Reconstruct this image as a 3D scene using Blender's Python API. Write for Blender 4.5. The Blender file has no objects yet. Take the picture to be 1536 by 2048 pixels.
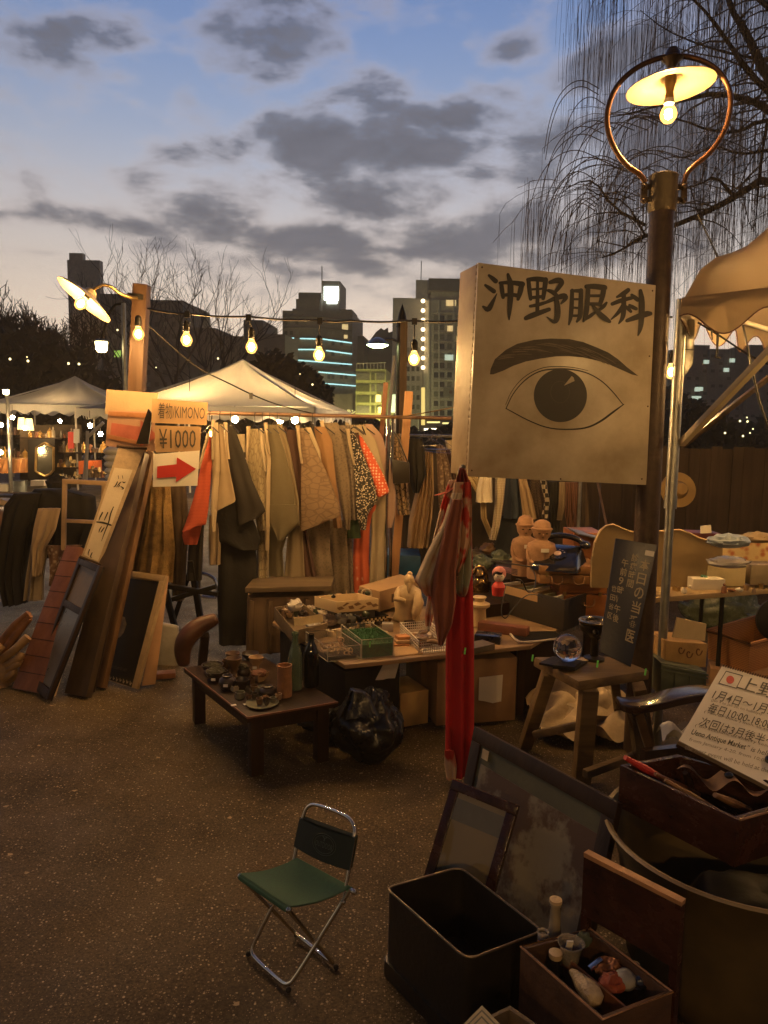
import bpy, bmesh, math, random
from mathutils import Vector, Matrix, noise
from mathutils.geometry import tessellate_polygon
random.seed(7)
C = bpy.context.scene.collection
SC = bpy.context.scene
V = Vector
PI = math.pi
# ------------------------------------------------------------------ camera
CAM_H = 1.6
PITCH, ROLL = 6.4, 0.016
cd = bpy.data.cameras.new('camera'); cam = bpy.data.objects.new('camera', cd); C.objects.link(cam)
cd.sensor_fit = 'VERTICAL'; cd.sensor_height = 36; cd.lens = 26.0; cd.clip_start = .02; cd.clip_end = 3000
RM = Matrix.Rotation(math.radians(90 - PITCH), 3, 'X') @ Matrix.Rotation(ROLL, 3, 'Z')
cam.matrix_world = Matrix.Translation((0, 0, CAM_H)) @ RM.to_4x4()
SC.camera = cam
FPX = 26 / 36 * 2048
def ray(px, py): return (RM @ V(((px - 768) / FPX, -(py - 1024) / FPX, -1))).normalized()
def P(px, py, Y):
    d = ray(px, py); return V((0, 0, CAM_H)) + d * (Y / d.y)
def G(px, py, z=0.0):
    d = ray(px, py); return V((0, 0, CAM_H)) + d * ((z - CAM_H) / d.z)
def onplane(px, py, p0, n):
    d = ray(px, py); o = V((0, 0, CAM_H)); return o + d * ((p0 - o).dot(n) / d.dot(n))
# ------------------------------------------------------------------ render settings
SC.render.engine = 'CYCLES'
SC.view_settings.view_transform = 'Standard'; SC.view_settings.look = 'None'
SC.view_settings.exposure = 0.15; SC.view_settings.gamma = 1; SC.view_settings.use_curve_mapping = False
SC.cycles.use_denoising = True
SC.cycles.max_bounces = 8; SC.cycles.diffuse_bounces = 3; SC.cycles.glossy_bounces = 3
SC.cycles.transmission_bounces = 6; SC.cycles.transparent_max_bounces = 12
SC.cycles.caustics_reflective = False; SC.cycles.caustics_refractive = False
SC.cycles.sample_clamp_indirect = 3.0
try: SC.cycles.use_light_tree = True
except Exception: pass
# ------------------------------------------------------------------ world: dusk sky with clouds
world = bpy.data.worlds.new('World'); SC.world = world; world.use_nodes = True
nt = world.node_tree; nt.nodes.clear()
def nd(t, **k):
    n = nt.nodes.new(t)
    for a, b in k.items(): setattr(n, a, b)
    return n
def link(a, b): nt.links.new(a, b)
def mth(op, a, b=None, c=None, clamp=False):
    n = nd('ShaderNodeMath', operation=op); n.use_clamp = clamp
    for i, x in enumerate((a, b, c)):
        if x is None: continue
        if isinstance(x, (int, float)): n.inputs[i].default_value = x
        else: link(x, n.inputs[i])
    return n.outputs[0]
tc = nd('ShaderNodeTexCoord'); sep = nd('ShaderNodeSeparateXYZ'); link(tc.outputs['Generated'], sep.inputs[0])
az = mth('ARCTAN2', sep.outputs[0], sep.outputs[1]); el = mth('ARCSINE', sep.outputs[2])
ramp = nd('ShaderNodeValToRGB'); r = ramp.color_ramp; r.interpolation = 'B_SPLINE'
stops = [(0.0, (1.0, .74, .50)), (.07, (.98, .76, .57)), (.15, (.72, .63, .56)), (.25, (.28, .37, .54)),
         (.37, (.115, .21, .47)), (.52, (.06, .12, .30)), (.7, (.03, .06, .16)), (1.0, (.014, .03, .09))]
while len(r.elements) < len(stops): r.elements.new(.5)
for e, (p, c) in zip(r.elements, stops): e.position = p; e.color = (*c, 1)
link(mth('DIVIDE', el, PI / 2 * .9), ramp.inputs[0])
# horizon glow fades away from the sunset side
back = mth('MULTIPLY_ADD', sep.outputs[1], .46, .54, True)
back = mth('POWER', back, 1.7)
base = nd('ShaderNodeMix', data_type='RGBA', blend_type='MULTIPLY'); base.inputs[0].default_value = 1
link(ramp.outputs[0], base.inputs[6]); link(back, base.inputs[7])
# cloud banks (az, el from the place's sky), broken up by noise
mp = nd('ShaderNodeMapping'); mp.inputs['Scale'].default_value = (1.0, 1.0, 2.3); link(tc.outputs['Generated'], mp.inputs[0])
n1 = nd('ShaderNodeTexNoise'); n1.inputs['Scale'].default_value = 6.0; n1.inputs['Detail'].default_value = 9; n1.inputs['Roughness'].default_value = .58
n1.inputs['Distortion'].default_value = .25
link(mp.outputs[0], n1.inputs[0])
n2 = nd('ShaderNodeTexNoise'); n2.inputs['Scale'].default_value = 15; n2.inputs['Detail'].default_value = 6; link(mp.outputs[0], n2.inputs[0])
blobs = [(820, 400, 330, 200, .78), (420, 430, 200, 80, .7), (1150, 330, 260, 200, .7), (640, 290, 90, 60, 1.25), (900, 240, 150, 60, 1.2), (800, 400, 190, 70, 1.15), (560, 470, 170, 50, 1.0), (330, 360, 110, 30, .8), (1080, 300, 150, 90, 1.1), (760, 530, 200, 40, .95), (960, 530, 160, 40, 1.0), (1060, 420, 120, 60, 1.05), (450, 390, 90, 50, .9), (870, 300, 190, 95, 1.2), (650, 330, 110, 85, .95), (1000, 470, 330, 95, 1.15), (430, 430, 150, 90, 1.05), (200, 445, 190, 26, .95),
         (760, 190, 100, 55, 1.05), (500, 80, 160, 80, .85), (120, 80, 170, 85, .8), (370, 190, 45, 40, .6), (1040, 95, 120, 45, .85), (680, 480, 220, 55, 1.05),
         (1300, 380, 330, 170, 1.0), (1250, 130, 180, 120, .85), (390, 315, 90, 40, .8), (900, 560, 220, 35, .75), (0, 430, 60, 22, .7), (110, 508, 60, 9, .7), (500, 490, 90, 30, .8), (1480, 60, 160, 140, .8)]
field = None
for (bx, by, rx, ry, w) in blobs:
    d = ray(bx, by); a0 = math.atan2(d.x, d.y); e0 = math.asin(d.z)
    u = mth('MULTIPLY', mth('SUBTRACT', az, a0), FPX * .92 / rx); v = mth('MULTIPLY', mth('SUBTRACT', el, e0), FPX * 1.08 / ry)
    q = mth('ADD', mth('MULTIPLY', u, u), mth('MULTIPLY', v, v))
    g = mth('MULTIPLY', mth('DIVIDE', 1.0, mth('MULTIPLY_ADD', q, 1.0, 1.0)), w)
    field = g if field is None else mth('MAXIMUM', field, g)
dens = mth('ADD', field, mth('MULTIPLY', mth('SUBTRACT', n1.outputs[0], .5), 2.5))
dens = mth('ADD', dens, mth('MULTIPLY', mth('SUBTRACT', n2.outputs[0], .5), 1.3))
mr = nd('ShaderNodeMapRange', interpolation_type='SMOOTHSTEP'); mr.inputs[1].default_value = .2; mr.inputs[2].default_value = 1.15
link(dens, mr.inputs[0])
fade = nd('ShaderNodeMapRange'); fade.inputs[1].default_value = .04; fade.inputs[2].default_value = .2; link(el, fade.inputs[0])
fac = mth('MULTIPLY', mr.outputs[0], mth('MULTIPLY', fade.outputs[0], .93))
cr = nd('ShaderNodeValToRGB'); cr.color_ramp.elements[0].position = .1; cr.color_ramp.elements[0].color = (.52, .43, .40, 1)
cr.color_ramp.elements[1].position = .8; cr.color_ramp.elements[1].color = (.105, .105, .13, 1); link(mr.outputs[0], cr.inputs[0])
cb = nd('ShaderNodeMix', data_type='RGBA', blend_type='MULTIPLY'); cb.inputs[0].default_value = 1
link(cr.outputs[0], cb.inputs[6]); link(mth('MULTIPLY_ADD', n2.outputs[0], .9, .6), cb.inputs[7])
mix = nd('ShaderNodeMix', data_type='RGBA'); link(fac, mix.inputs[0]); link(base.outputs[2], mix.inputs[6]); link(cb.outputs[2], mix.inputs[7])
bg = nd('ShaderNodeBackground'); link(mix.outputs[2], bg.inputs[0]); bg.inputs[1].default_value = 1.22
sky = nd('ShaderNodeTexSky', sky_type='NISHITA'); sky.sun_disc = False; sky.sun_elevation = math.radians(-2); sky.sun_rotation = 0.0
bg2 = nd('ShaderNodeBackground'); link(sky.outputs[0], bg2.inputs[0]); bg2.inputs[1].default_value = .05
add = nd('ShaderNodeAddShader'); link(bg.outputs[0], add.inputs[0]); link(bg2.outputs[0], add.inputs[1])
wo = nd('ShaderNodeOutputWorld'); link(add.outputs[0], wo.inputs[0])
# ------------------------------------------------------------------ materials
MC = {}
def srgb(*c):
    return tuple(((x / 255) / 12.92 if x / 255 <= .04045 else ((x / 255 + .055) / 1.055) ** 2.4) for x in c)
def _start(name):
    m = bpy.data.materials.new(name); m.use_nodes = True; t = m.node_tree
    return m, t, t.nodes['Principled BSDF']
def M(name, col=(.5, .5, .5), rough=.6, metal=0., var=.3, sc=9., bump=.15, kind='noise', col2=None, stretch=(1, 1, 1), spec=.5, emit=0, coat=0., bs=None, det=5, rot=(0, 0, 0)):
    """procedural surface: a base colour broken up by noise, stripes, dots, checks or blotches, with matching fine relief"""
    if name in MC: return MC[name]
    m, t, b = _start(name); N = t.nodes; L = t.links
    c2 = col2 or tuple(min(1, x * (1 - var)) for x in col)
    co = N.new('ShaderNodeTexCoord'); mpn = N.new('ShaderNodeMapping'); mpn.inputs['Scale'].default_value = stretch; mpn.inputs['Rotation'].default_value = rot
    L.new(co.outputs['Object'], mpn.inputs[0])
    nz = N.new('ShaderNodeTexNoise'); nz.inputs['Scale'].default_value = sc; nz.inputs['Detail'].default_value = det; nz.inputs['Roughness'].default_value = .62
    L.new(mpn.outputs[0], nz.inputs[0])
    f = nz.outputs[0]
    rp = N.new('ShaderNodeValToRGB')
    if kind == 'noise': rp.color_ramp.elements[0].position = .32; rp.color_ramp.elements[1].position = .68
    elif kind == 'stripe':
        w = N.new('ShaderNodeTexWave'); w.inputs['Scale'].default_value = sc; w.inputs['Distortion'].default_value = 1.2; w.inputs['Detail'].default_value = 1
        w.bands_direction = 'X'; L.new(mpn.outputs[0], w.inputs[0]); f = w.outputs[1]
        rp.color_ramp.elements[0].position = .35; rp.color_ramp.elements[1].position = .6
    elif kind == 'stripez':
        w = N.new('ShaderNodeTexWave'); w.inputs['Scale'].default_value = sc; w.inputs['Distortion'].default_value = 1.5; w.bands_direction = 'Z'
        L.new(mpn.outputs[0], w.inputs[0]); f = w.outputs[1]; rp.color_ramp.elements[0].position = .3; rp.color_ramp.elements[1].position = .65
    elif kind == 'dots':
        w = N.new('ShaderNodeTexVoronoi'); w.inputs['Scale'].default_value = sc; w.inputs['Randomness'].default_value = .25; L.new(mpn.outputs[0], w.inputs[0]); f = w.outputs['Distance']
        rp.color_ramp.elements[0].position = .28; rp.color_ramp.elements[1].position = .36
    elif kind == 'spot':
        w = N.new('ShaderNodeTexVoronoi'); w.inputs['Scale'].default_value = sc; L.new(mpn.outputs[0], w.inputs[0]); f = w.outputs['Distance']
        rp.color_ramp.elements[0].position = .2; rp.color_ramp.elements[1].position = .5
    elif kind == 'cell':
        w = N.new('ShaderNodeTexVoronoi'); w.feature = 'DISTANCE_TO_EDGE'; w.inputs['Scale'].default_value = sc; L.new(mpn.outputs[0], w.inputs[0]); f = w.outputs['Distance']
        rp.color_ramp.elements[0].position = .03; rp.color_ramp.elements[1].position = .12
    elif kind == 'check':
        w = N.new('ShaderNodeTexChecker'); w.inputs['Scale'].default_value = sc; L.new(mpn.outputs[0], w.inputs[0]); f = w.outputs['Fac']
    elif kind == 'blotch':
        rp.color_ramp.elements[0].position = .47; rp.color_ramp.elements[1].position = .53
    rp.color_ramp.elements[0].color = (*c2, 1); rp.color_ramp.elements[1].color = (*col, 1)
    L.new(f, rp.inputs[0])
    # large soft wear on top of every pattern
    n3 = N.new('ShaderNodeTexNoise'); n3.inputs['Scale'].default_value = 2.6; n3.inputs['Detail'].default_value = 4; L.new(co.outputs['Object'], n3.inputs[0])
    mxx = N.new('ShaderNodeMix'); mxx.data_type = 'RGBA'; mxx.blend_type = 'MULTIPLY'; mxx.inputs[0].default_value = 1
    mm = N.new('ShaderNodeMapRange'); mm.inputs[1].default_value = .3; mm.inputs[2].default_value = .7; mm.inputs[3].default_value = .8; mm.inputs[4].default_value = 1.08
    L.new(n3.outputs[0], mm.inputs[0]); L.new(rp.outputs[0], mxx.inputs[6]); L.new(mm.outputs[0], mxx.inputs[7])
    L.new(mxx.outputs[2], b.inputs['Base Color'])
    rr = N.new('ShaderNodeMapRange'); rr.inputs[3].default_value = max(0.03, rough - .1); rr.inputs[4].default_value = min(1, rough + .12); L.new(nz.outputs[0], rr.inputs[0]); L.new(rr.outputs[0], b.inputs['Roughness'])
    b.inputs['Metallic'].default_value = metal; b.inputs['Specular IOR Level'].default_value = spec
    if coat: b.inputs['Coat Weight'].default_value = coat; b.inputs['Coat Roughness'].default_value = .1
    if bump:
        nb = N.new('ShaderNodeTexNoise'); nb.inputs['Scale'].default_value = bs or sc * 5; nb.inputs['Detail'].default_value = 6; L.new(mpn.outputs[0], nb.inputs[0])
        bp = N.new('ShaderNodeBump'); bp.inputs['Strength'].default_value = bump; bp.inputs['Distance'].default_value = .01
        L.new(nb.outputs[0], bp.inputs['Height']); L.new(bp.outputs[0], b.inputs['Normal'])
    if emit: L.new(mxx.outputs[2], b.inputs['Emission Color']); b.inputs['Emission Strength'].default_value = emit
    MC[name] = m; return m
def WOOD(name, col, col2=None, rough=.5, axis=2, sc=14, spec=.4, coat=0):
    st = [1, 1, 1]; st[axis] = .07
    return M(name, col, rough, col2=col2 or tuple(x * .5 for x in col), sc=sc, stretch=tuple(st), bump=.3, bs=sc * 3, spec=spec, coat=coat)
def EM(name, col, s):
    if name in MC: return MC[name]
    m, t, b = _start(name); b.inputs['Base Color'].default_value = (*col, 1); b.inputs['Emission Color'].default_value = (*col, 1); b.inputs['Emission Strength'].default_value = s
    MC[name] = m; return m
def FABRIC(name, col, trans=.45, var=.2):
    if name in MC: return MC[name]
    m, t, b = _start(name); N = t.nodes; L = t.links
    co = N.new('ShaderNodeTexCoord'); nz = N.new('ShaderNodeTexNoise'); nz.inputs['Scale'].default_value = 2.5; nz.inputs['Detail'].default_value = 6; L.new(co.outputs['Object'], nz.inputs[0])
    rp = N.new('ShaderNodeValToRGB'); rp.color_ramp.elements[0].position = .3; rp.color_ramp.elements[1].position = .7
    rp.color_ramp.elements[0].color = (*[x * (1 - var) for x in col], 1); rp.color_ramp.elements[1].color = (*col, 1); L.new(nz.outputs[0], rp.inputs[0])
    L.new(rp.outputs[0], b.inputs['Base Color']); b.inputs['Roughness'].default_value = .55
    tr = N.new('ShaderNodeBsdfTranslucent'); L.new(rp.outputs[0], tr.inputs[0])
    bp = N.new('ShaderNodeBump'); bp.inputs['Strength'].default_value = .5; bp.inputs['Distance'].default_value = .02; L.new(nz.outputs[0], bp.inputs['Height'])
    L.new(bp.outputs[0], b.inputs['Normal'])
    mx = N.new('ShaderNodeMixShader'); mx.inputs[0].default_value = trans; L.new(b.outputs[0], mx.inputs[1]); L.new(tr.outputs[0], mx.inputs[2])
    L.new(mx.outputs[0], t.nodes['Material Output'].inputs[0]); MC[name] = m; return m
def THIN(name, col=(.9, .95, .92), alpha=.8, rough=.05):
    """thin clear sheet: mostly see-through, with real reflections"""
    if name in MC: return MC[name]
    m, t, b = _start(name); N = t.nodes; L = t.links
    tr = N.new('ShaderNodeBsdfTransparent'); tr.inputs[0].default_value = (*col, 1); gl = N.new('ShaderNodeBsdfGlossy'); gl.inputs['Roughness'].default_value = rough
    df = N.new('ShaderNodeBsdfDiffuse'); df.inputs[0].default_value = (*col, 1)
    fr = N.new('ShaderNodeFresnel'); fr.inputs[0].default_value = 1.5
    a = N.new('ShaderNodeMixShader'); a.inputs[0].default_value = 1 - alpha; L.new(tr.outputs[0], a.inputs[1]); L.new(df.outputs[0], a.inputs[2])
    mx = N.new('ShaderNodeMixShader'); L.new(fr.outputs[0], mx.inputs[0]); L.new(a.outputs[0], mx.inputs[1]); L.new(gl.outputs[0], mx.inputs[2])
    L.new(mx.outputs[0], t.nodes['Material Output'].inputs[0]); MC[name] = m; return m
def GLASS(name, col=(1, 1, 1), rough=0.0):
    if name in MC: return MC[name]
    m, t, b = _start(name); b.inputs['Base Color'].default_value = (*col, 1); b.inputs['Roughness'].default_value = rough; b.inputs['Transmission Weight'].default_value = 1; b.inputs['IOR'].default_value = 1.5
    MC[name] = m; return m
# ------------------------------------------------------------------ mesh helpers
class MB:
    def __init__(s): s.v = []; s.f = []
    def add(s, vs, fs):
        o = len(s.v); s.v += [V(x) for x in vs]; s.f += [tuple(i + o for i in q) for q in fs]; return s
    def box(s, c, size, R=None):
        c = V(c); R = R or Matrix.Identity(3); x, y, z = [k / 2 for k in size]
        return s.add([c + R @ V((a * x, b * y, d * z)) for a in (-1, 1) for b in (-1, 1) for d in (-1, 1)],
                     [(0, 1, 3, 2), (4, 6, 7, 5), (0, 4, 5, 1), (2, 3, 7, 6), (0, 2, 6, 4), (1, 5, 7, 3)])
    def bar(s, a, b, w, d, up=V((0, 0, 1))):
        a = V(a); b = V(b); z = (b - a).normalized(); x = up.cross(z)
        if x.length < 1e-3: x = V((1, 0, 0))
        x.normalize(); y = z.cross(x); vs = []
        for p in (a, b):
            for i, j in ((-1, -1), (1, -1), (1, 1), (-1, 1)): vs.append(p + x * i * w / 2 + y * j * d / 2)
        return s.add(vs, [(3, 2, 1, 0), (4, 5, 6, 7), (0, 1, 5, 4), (1, 2, 6, 5), (2, 3, 7, 6), (3, 0, 4, 7)])
    def slab(s, q, t, off=0):
        """box whose front face is the quad q (TL,TR,BR,BL seen from the front), extruded back by t"""
        q = [V(x) for x in q]; n = (q[3] - q[0]).cross(q[1] - q[0]).normalized()
        fr = [p + n * off for p in q]; bk = [p - n * t for p in fr]
        return s.add(fr + bk, [(3, 2, 1, 0), (4, 5, 6, 7), (0, 1, 5, 4), (1, 2, 6, 5), (2, 3, 7, 6), (3, 0, 4, 7)])
    def prism(s, pts, h):
        n = len(pts); a = [V(p) for p in pts]; hv = h if isinstance(h, Vector) else V((0, 0, h)); b = [p + hv for p in a]
        return s.add(a + b, [tuple(range(n))[::-1], tuple(range(n, 2 * n))] + [(i, (i + 1) % n, n + (i + 1) % n, n + i) for i in range(n)])
    def tube(s, pts, r, seg=8, closed=False, cap=True):
        pts = [V(p) for p in pts]; n = len(pts)
        if n < 2: return s
        rs = r if isinstance(r, (list, tuple)) else [r] * n
        prev = None; o = len(s.v)
        for i, p in enumerate(pts):
            if closed: t = pts[(i + 1) % n] - pts[i - 1]
            else: t = pts[min(i + 1, n - 1)] - pts[max(i - 1, 0)]
            if t.length < 1e-9: t = V((0, 0, 1))
            t.normalize()
            if prev is None:
                x = t.cross(V((0, 0, 1)));
                if x.length < .05: x = t.cross(V((0, 1, 0)))
            else: x = prev - t * prev.dot(t)
            x.normalize(); prev = x; y = t.cross(x)
            for k in range(seg):
                a = 2 * PI * k / seg; s.v.append(p + (x * math.cos(a) + y * math.sin(a)) * rs[i])
        m = n if closed else n - 1
        for i in range(m):
            for k in range(seg):
                a = o + i * seg + k; b = o + i * seg + (k + 1) % seg; j = (i + 1) % n
                s.f.append((a, b, o + j * seg + (k + 1) % seg, o + j * seg + k))
        if cap and not closed and seg > 2:
            s.f.append(tuple(o + k for k in range(seg))[::-1]); s.f.append(tuple(o + (n - 1) * seg + k for k in range(seg)))
        return s
    def lathe(s, prof, c=(0, 0, 0), seg=24, R=None, wob=0., sx=1, sy=1):
        c = V(c); R = R or Matrix.Identity(3); o = len(s.v); n = len(prof)
        for (r, z) in prof:
            for k in range(seg):
                a = 2 * PI * k / seg; w = 1 + wob * math.sin(3 * a + z * 40)
                s.v.append(c + R @ V((r * w * math.cos(a) * sx, r * w * math.sin(a) * sy, z)))
        for i in range(n - 1):
            for k in range(seg):
                a = o + i * seg + k; b = o + i * seg + (k + 1) % seg; s.f.append((a, b, b + seg, a + seg))
        if math.dist(prof[0], prof[-1]) < .02 and min(prof[0][0], prof[-1][0]) > .005:
            for k in range(seg): s.f.append((o + (n - 1) * seg + k, o + (n - 1) * seg + (k + 1) % seg, o + (k + 1) % seg, o + k))
            return s
        if prof[0][0] > 1e-4: s.f.append(tuple(o + k for k in range(seg))[::-1])
        if prof[-1][0] > 1e-4: s.f.append(tuple(o + (n - 1) * seg + k for k in range(seg)))
        return s
    def ball(s, c, r, seg=16, ring=10, sc=(1, 1, 1), R=None):
        c = V(c); R = R or Matrix.Identity(3); o = len(s.v)
        for i in range(ring + 1):
            t = PI * i / ring
            for k in range(seg):
                a = 2 * PI * k / seg; s.v.append(c + R @ V((r * sc[0] * math.sin(t) * math.cos(a), r * sc[1] * math.sin(t) * math.sin(a), -r * sc[2] * math.cos(t))))
        for i in range(ring):
            for k in range(seg):
                a = o + i * seg + k; b = o + i * seg + (k + 1) % seg; s.f.append((a, b, b + seg, a + seg))
        return s
    def grid(s, fn, nu, nv, two=0.):
        o = len(s.v)
        for j in range(nv + 1):
            for i in range(nu + 1): s.v.append(V(fn(i / nu, j / nv)))
        for j in range(nv):
            for i in range(nu):
                a = o + j * (nu + 1) + i; s.f.append((a, a + 1, a + nu + 2, a + nu + 1))
        return s
    def cloth(s, rows, t=.05, pl=4, amp=.012, nseg=30, nrow=18, seed=0, lump=.008):
        """hanging cloth: a closed flat sleeve through (left,right) point pairs from top to bottom, with pleats"""
        rows = [(V(a), V(b)) for a, b in rows]; o = len(s.v); rnd = random.Random(seed); ph = rnd.random() * 6; ph2 = rnd.random() * 6
        for j in range(nrow + 1):
            q = j / nrow * (len(rows) - 1); i = min(int(q), len(rows) - 2); f = q - i
            Lp = rows[i][0].lerp(rows[i + 1][0], f); Rp = rows[i][1].lerp(rows[i + 1][1], f)
            mid = (Lp + Rp) / 2; h = (Rp - Lp) / 2; pr = h.cross(V((0, 0, 1))); pr = pr.normalized() if pr.length > 1e-6 else V((0, -1, 0))
            gv = .25 + .75 * j / nrow
            for k in range(nseg):
                a = 2 * PI * k / nseg; sx = math.cos(a); 
                dsp = amp * gv * (math.sin(pl * PI * sx + ph + .5 * j / nrow) + .5 * math.sin(pl * 1.7 * PI * sx + ph2 - j / nrow))
                p = mid + h * sx + pr * (math.sin(a) * t / 2 * (.35 + .65 * gv) + dsp)
                if lump: p += pr * lump * noise.noise(p * 7 + V((seed, 0, 0))) + V((0, 0, lump * .7 * noise.noise(p * 5 + V((0, seed, 3)))))
                s.v.append(p)
        for j in range(nrow):
            for k in range(nseg):
                a = o + j * nseg + k; b = o + j * nseg + (k + 1) % nseg; s.f.append((a, b, b + nseg, a + nseg))
        s.f.append(tuple(o + k for k in range(nseg))[::-1]); s.f.append(tuple(o + nrow * nseg + k for k in range(nseg)))
        return s
    def jitter(s, amt, sc=8, seed=0):
        s.v = [p + V((noise.noise(p * sc + V((seed, 0, 0))), noise.noise(p * sc + V((0, seed + 9, 0))), noise.noise(p * sc + V((0, 0, seed + 5))))) * amt for p in s.v]; return s
    def mesh(s, name, off=V((0, 0, 0)), bevel=0, smooth=35):
        me = bpy.data.meshes.new(name); me.from_pydata([p - off for p in s.v], [], s.f)
        bm = bmesh.new(); bm.from_mesh(me)
        bmesh.ops.recalc_face_normals(bm, faces=bm.faces)
        if bevel: bmesh.ops.bevel(bm, geom=[e for e in bm.edges if len(e.link_faces) == 2 and e.calc_face_angle(0) > .6], offset=bevel, segments=2, affect='EDGES', profile=.6)
        bm.to_mesh(me); bm.free(); me.update()
        if smooth: me.shade_smooth(); me.set_sharp_from_angle(angle=math.radians(smooth))
        return me
OFF = {}
def tagp(o, label=None, cat=None, group=None, kind=None):
    if label: o['label'] = label
    if cat: o['category'] = cat
    if group: o['group'] = group
    if kind: o['kind'] = kind
    return o
def root(name, label, cat, loc=(0, 0, 0), group=None, kind=None):
    o = bpy.data.objects.new(name, None); o.empty_display_size = .05; C.objects.link(o); o.location = loc; OFF[o.name] = V(loc); return tagp(o, label, cat, group, kind)
def part(name, mb, m, par, bevel=0, smooth=35, label=None, kind=None):
    off = OFF[par.name]; me = mb if isinstance(mb, bpy.types.Mesh) else mb.mesh(name, off, bevel, smooth)
    o = bpy.data.objects.new(name, me); C.objects.link(o); o.parent = par; OFF[o.name] = off
    if not me.materials: me.materials.append(m)
    if label: o['label'] = label
    if kind: o['kind'] = kind
    return o
def thing(name, label, cat, mb, m, group=None, bevel=0, smooth=35, kind=None):
    xs = [p.x for p in mb.v]; ys = [p.y for p in mb.v]; zs = [p.z for p in mb.v]
    off = V(((min(xs) + max(xs)) / 2, (min(ys) + max(ys)) / 2, min(zs)))
    o = bpy.data.objects.new(name, mb.mesh(name, off, bevel, smooth)); C.objects.link(o); o.location = off; OFF[o.name] = off; o.data.materials.append(m)
    return tagp(o, label, cat, group, kind)
def struct(name, mb, m, smooth=35, kind='structure'):
    return thing(name, None, None, mb, m, kind=kind, smooth=smooth)
def copy_thing(o, loc, label, rz=0, scale=None):
    def cp(a, par=None):
        c = a.copy(); C.objects.link(c)
        if par: c.parent = par
        for ch in [x for x in a.children]: cp(ch, c)
        return c
    r = cp(o); r.location = loc; r.rotation_euler.z = rz; r['label'] = label
    if scale: r.scale = (scale,) * 3
    return r
def bil(q, u, v): return q[0] * (1 - u) * (1 - v) + q[1] * u * (1 - v) + q[2] * u * v + q[3] * (1 - u) * v
def planar(q, k=2):
    """move corner k along its sight line so that the four corners share one plane"""
    o = [q[i] for i in range(4) if i != k]; n = (o[1] - o[0]).cross(o[2] - o[0]).normalized(); e = V((0, 0, CAM_H)); d = (q[k] - e).normalized()
    q[k] = e + d * ((o[0] - e).dot(n) / d.dot(n)); return q
def qn(q): return (q[3] - q[0]).cross(q[1] - q[0]).normalized()
def sub(q, u0, v0, u1, v1): return [bil(q, u0, v0), bil(q, u1, v0), bil(q, u1, v1), bil(q, u0, v1)]
def chaikin(p, n=2):
    for _ in range(n):
        o = [p[0]]
        for a, b in zip(p, p[1:]): o += [a.lerp(b, .25), a.lerp(b, .75)]
        p = o + [p[-1]]
    return p
def stroke(mb, pts, fn):
    """brush stroke through (x, y, width) points; fn maps a drawn point to the surface"""
    P3 = chaikin([V(p) for p in pts], 2); Lf = []; Rt = []
    for i, p in enumerate(P3):
        t = P3[min(i + 1, len(P3) - 1)] - P3[max(i - 1, 0)]; t = V((t.x, t.y)).normalized() if V((t.x, t.y)).length > 1e-6 else V((1, 0)); n = V((-t.y, t.x)); w = p.z / 2
        Lf.append((p.x + n.x * w, p.y + n.y * w)); Rt.append((p.x - n.x * w, p.y - n.y * w))
    def capp(p, d, w, s0):
        ang = math.atan2(d.y, d.x); return [(p.x + math.cos(ang + a) * w / 2, p.y + math.sin(ang + a) * w / 2) for a in s0]
    d0 = P3[0] - P3[1]; d1 = P3[-1] - P3[-2]
    c0 = capp(P3[0], d0, P3[0].z, (-1.0, -.5, 0, .5, 1.0)); c1 = capp(P3[-1], d1, P3[-1].z, (-1.0, -.5, 0, .5, 1.0))
    n = len(Lf); vs = [fn(*p) for p in Lf] + [fn(*p) for p in Rt]; mb.add(vs, [(i, i + 1, n + i + 1, n + i) for i in range(n - 1)])
    mb.add([fn(*p) for p in c0] + [fn(*Rt[0]), fn(*Lf[0])], [tuple(range(7))]); mb.add([fn(*p) for p in c1] + [fn(*Lf[-1]), fn(*Rt[-1])], [tuple(range(7))])
def poly(mb, pts, fn):
    vs = [fn(*p) for p in pts]; tr = tessellate_polygon([[V((p[0], p[1], 0)) for p in pts]]); mb.add(vs, [tuple(t) for t in tr])
def text_on(q, s, u0, v0, h, asp, m, par, name='lettering', off=.002, bold=0., wmax=None, shear=0.):
    """lettering s laid on quad q; (u0,v0) top left in quad units, h letter height in quad v, asp = quad width/height"""
    cu = bpy.data.curves.new(name, 'FONT'); cu.body = s; cu.offset = bold; cu.resolution_u = 2; cu.shear = shear
    ob = bpy.data.objects.new('tmp', cu); C.objects.link(ob); bpy.context.view_layer.update()
    me = bpy.data.meshes.new_from_object(ob.evaluated_get(bpy.context.evaluated_depsgraph_get())); bpy.data.objects.remove(ob)
    if not me.vertices: return None
    x1 = max(v.co.x for v in me.vertices); y0 = min(v.co.y for v in me.vertices); y1 = max(v.co.y for v in me.vertices); x0 = min(v.co.x for v in me.vertices)
    k = h / (y1 - y0); kx = k / asp
    if wmax and (x1 - x0) * kx > wmax: kx = wmax / (x1 - x0)
    n = qn(q) * off; vs = [bil(q, u0 + (v.co.x - x0) * kx, v0 + (y1 - v.co.y) * k) + n for v in me.vertices]
    mb = MB(); mb.add(vs, [tuple(p.vertices) for p in me.polygons]); bpy.data.meshes.remove(me)
    return part(name, mb, m, par, smooth=0)
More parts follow.
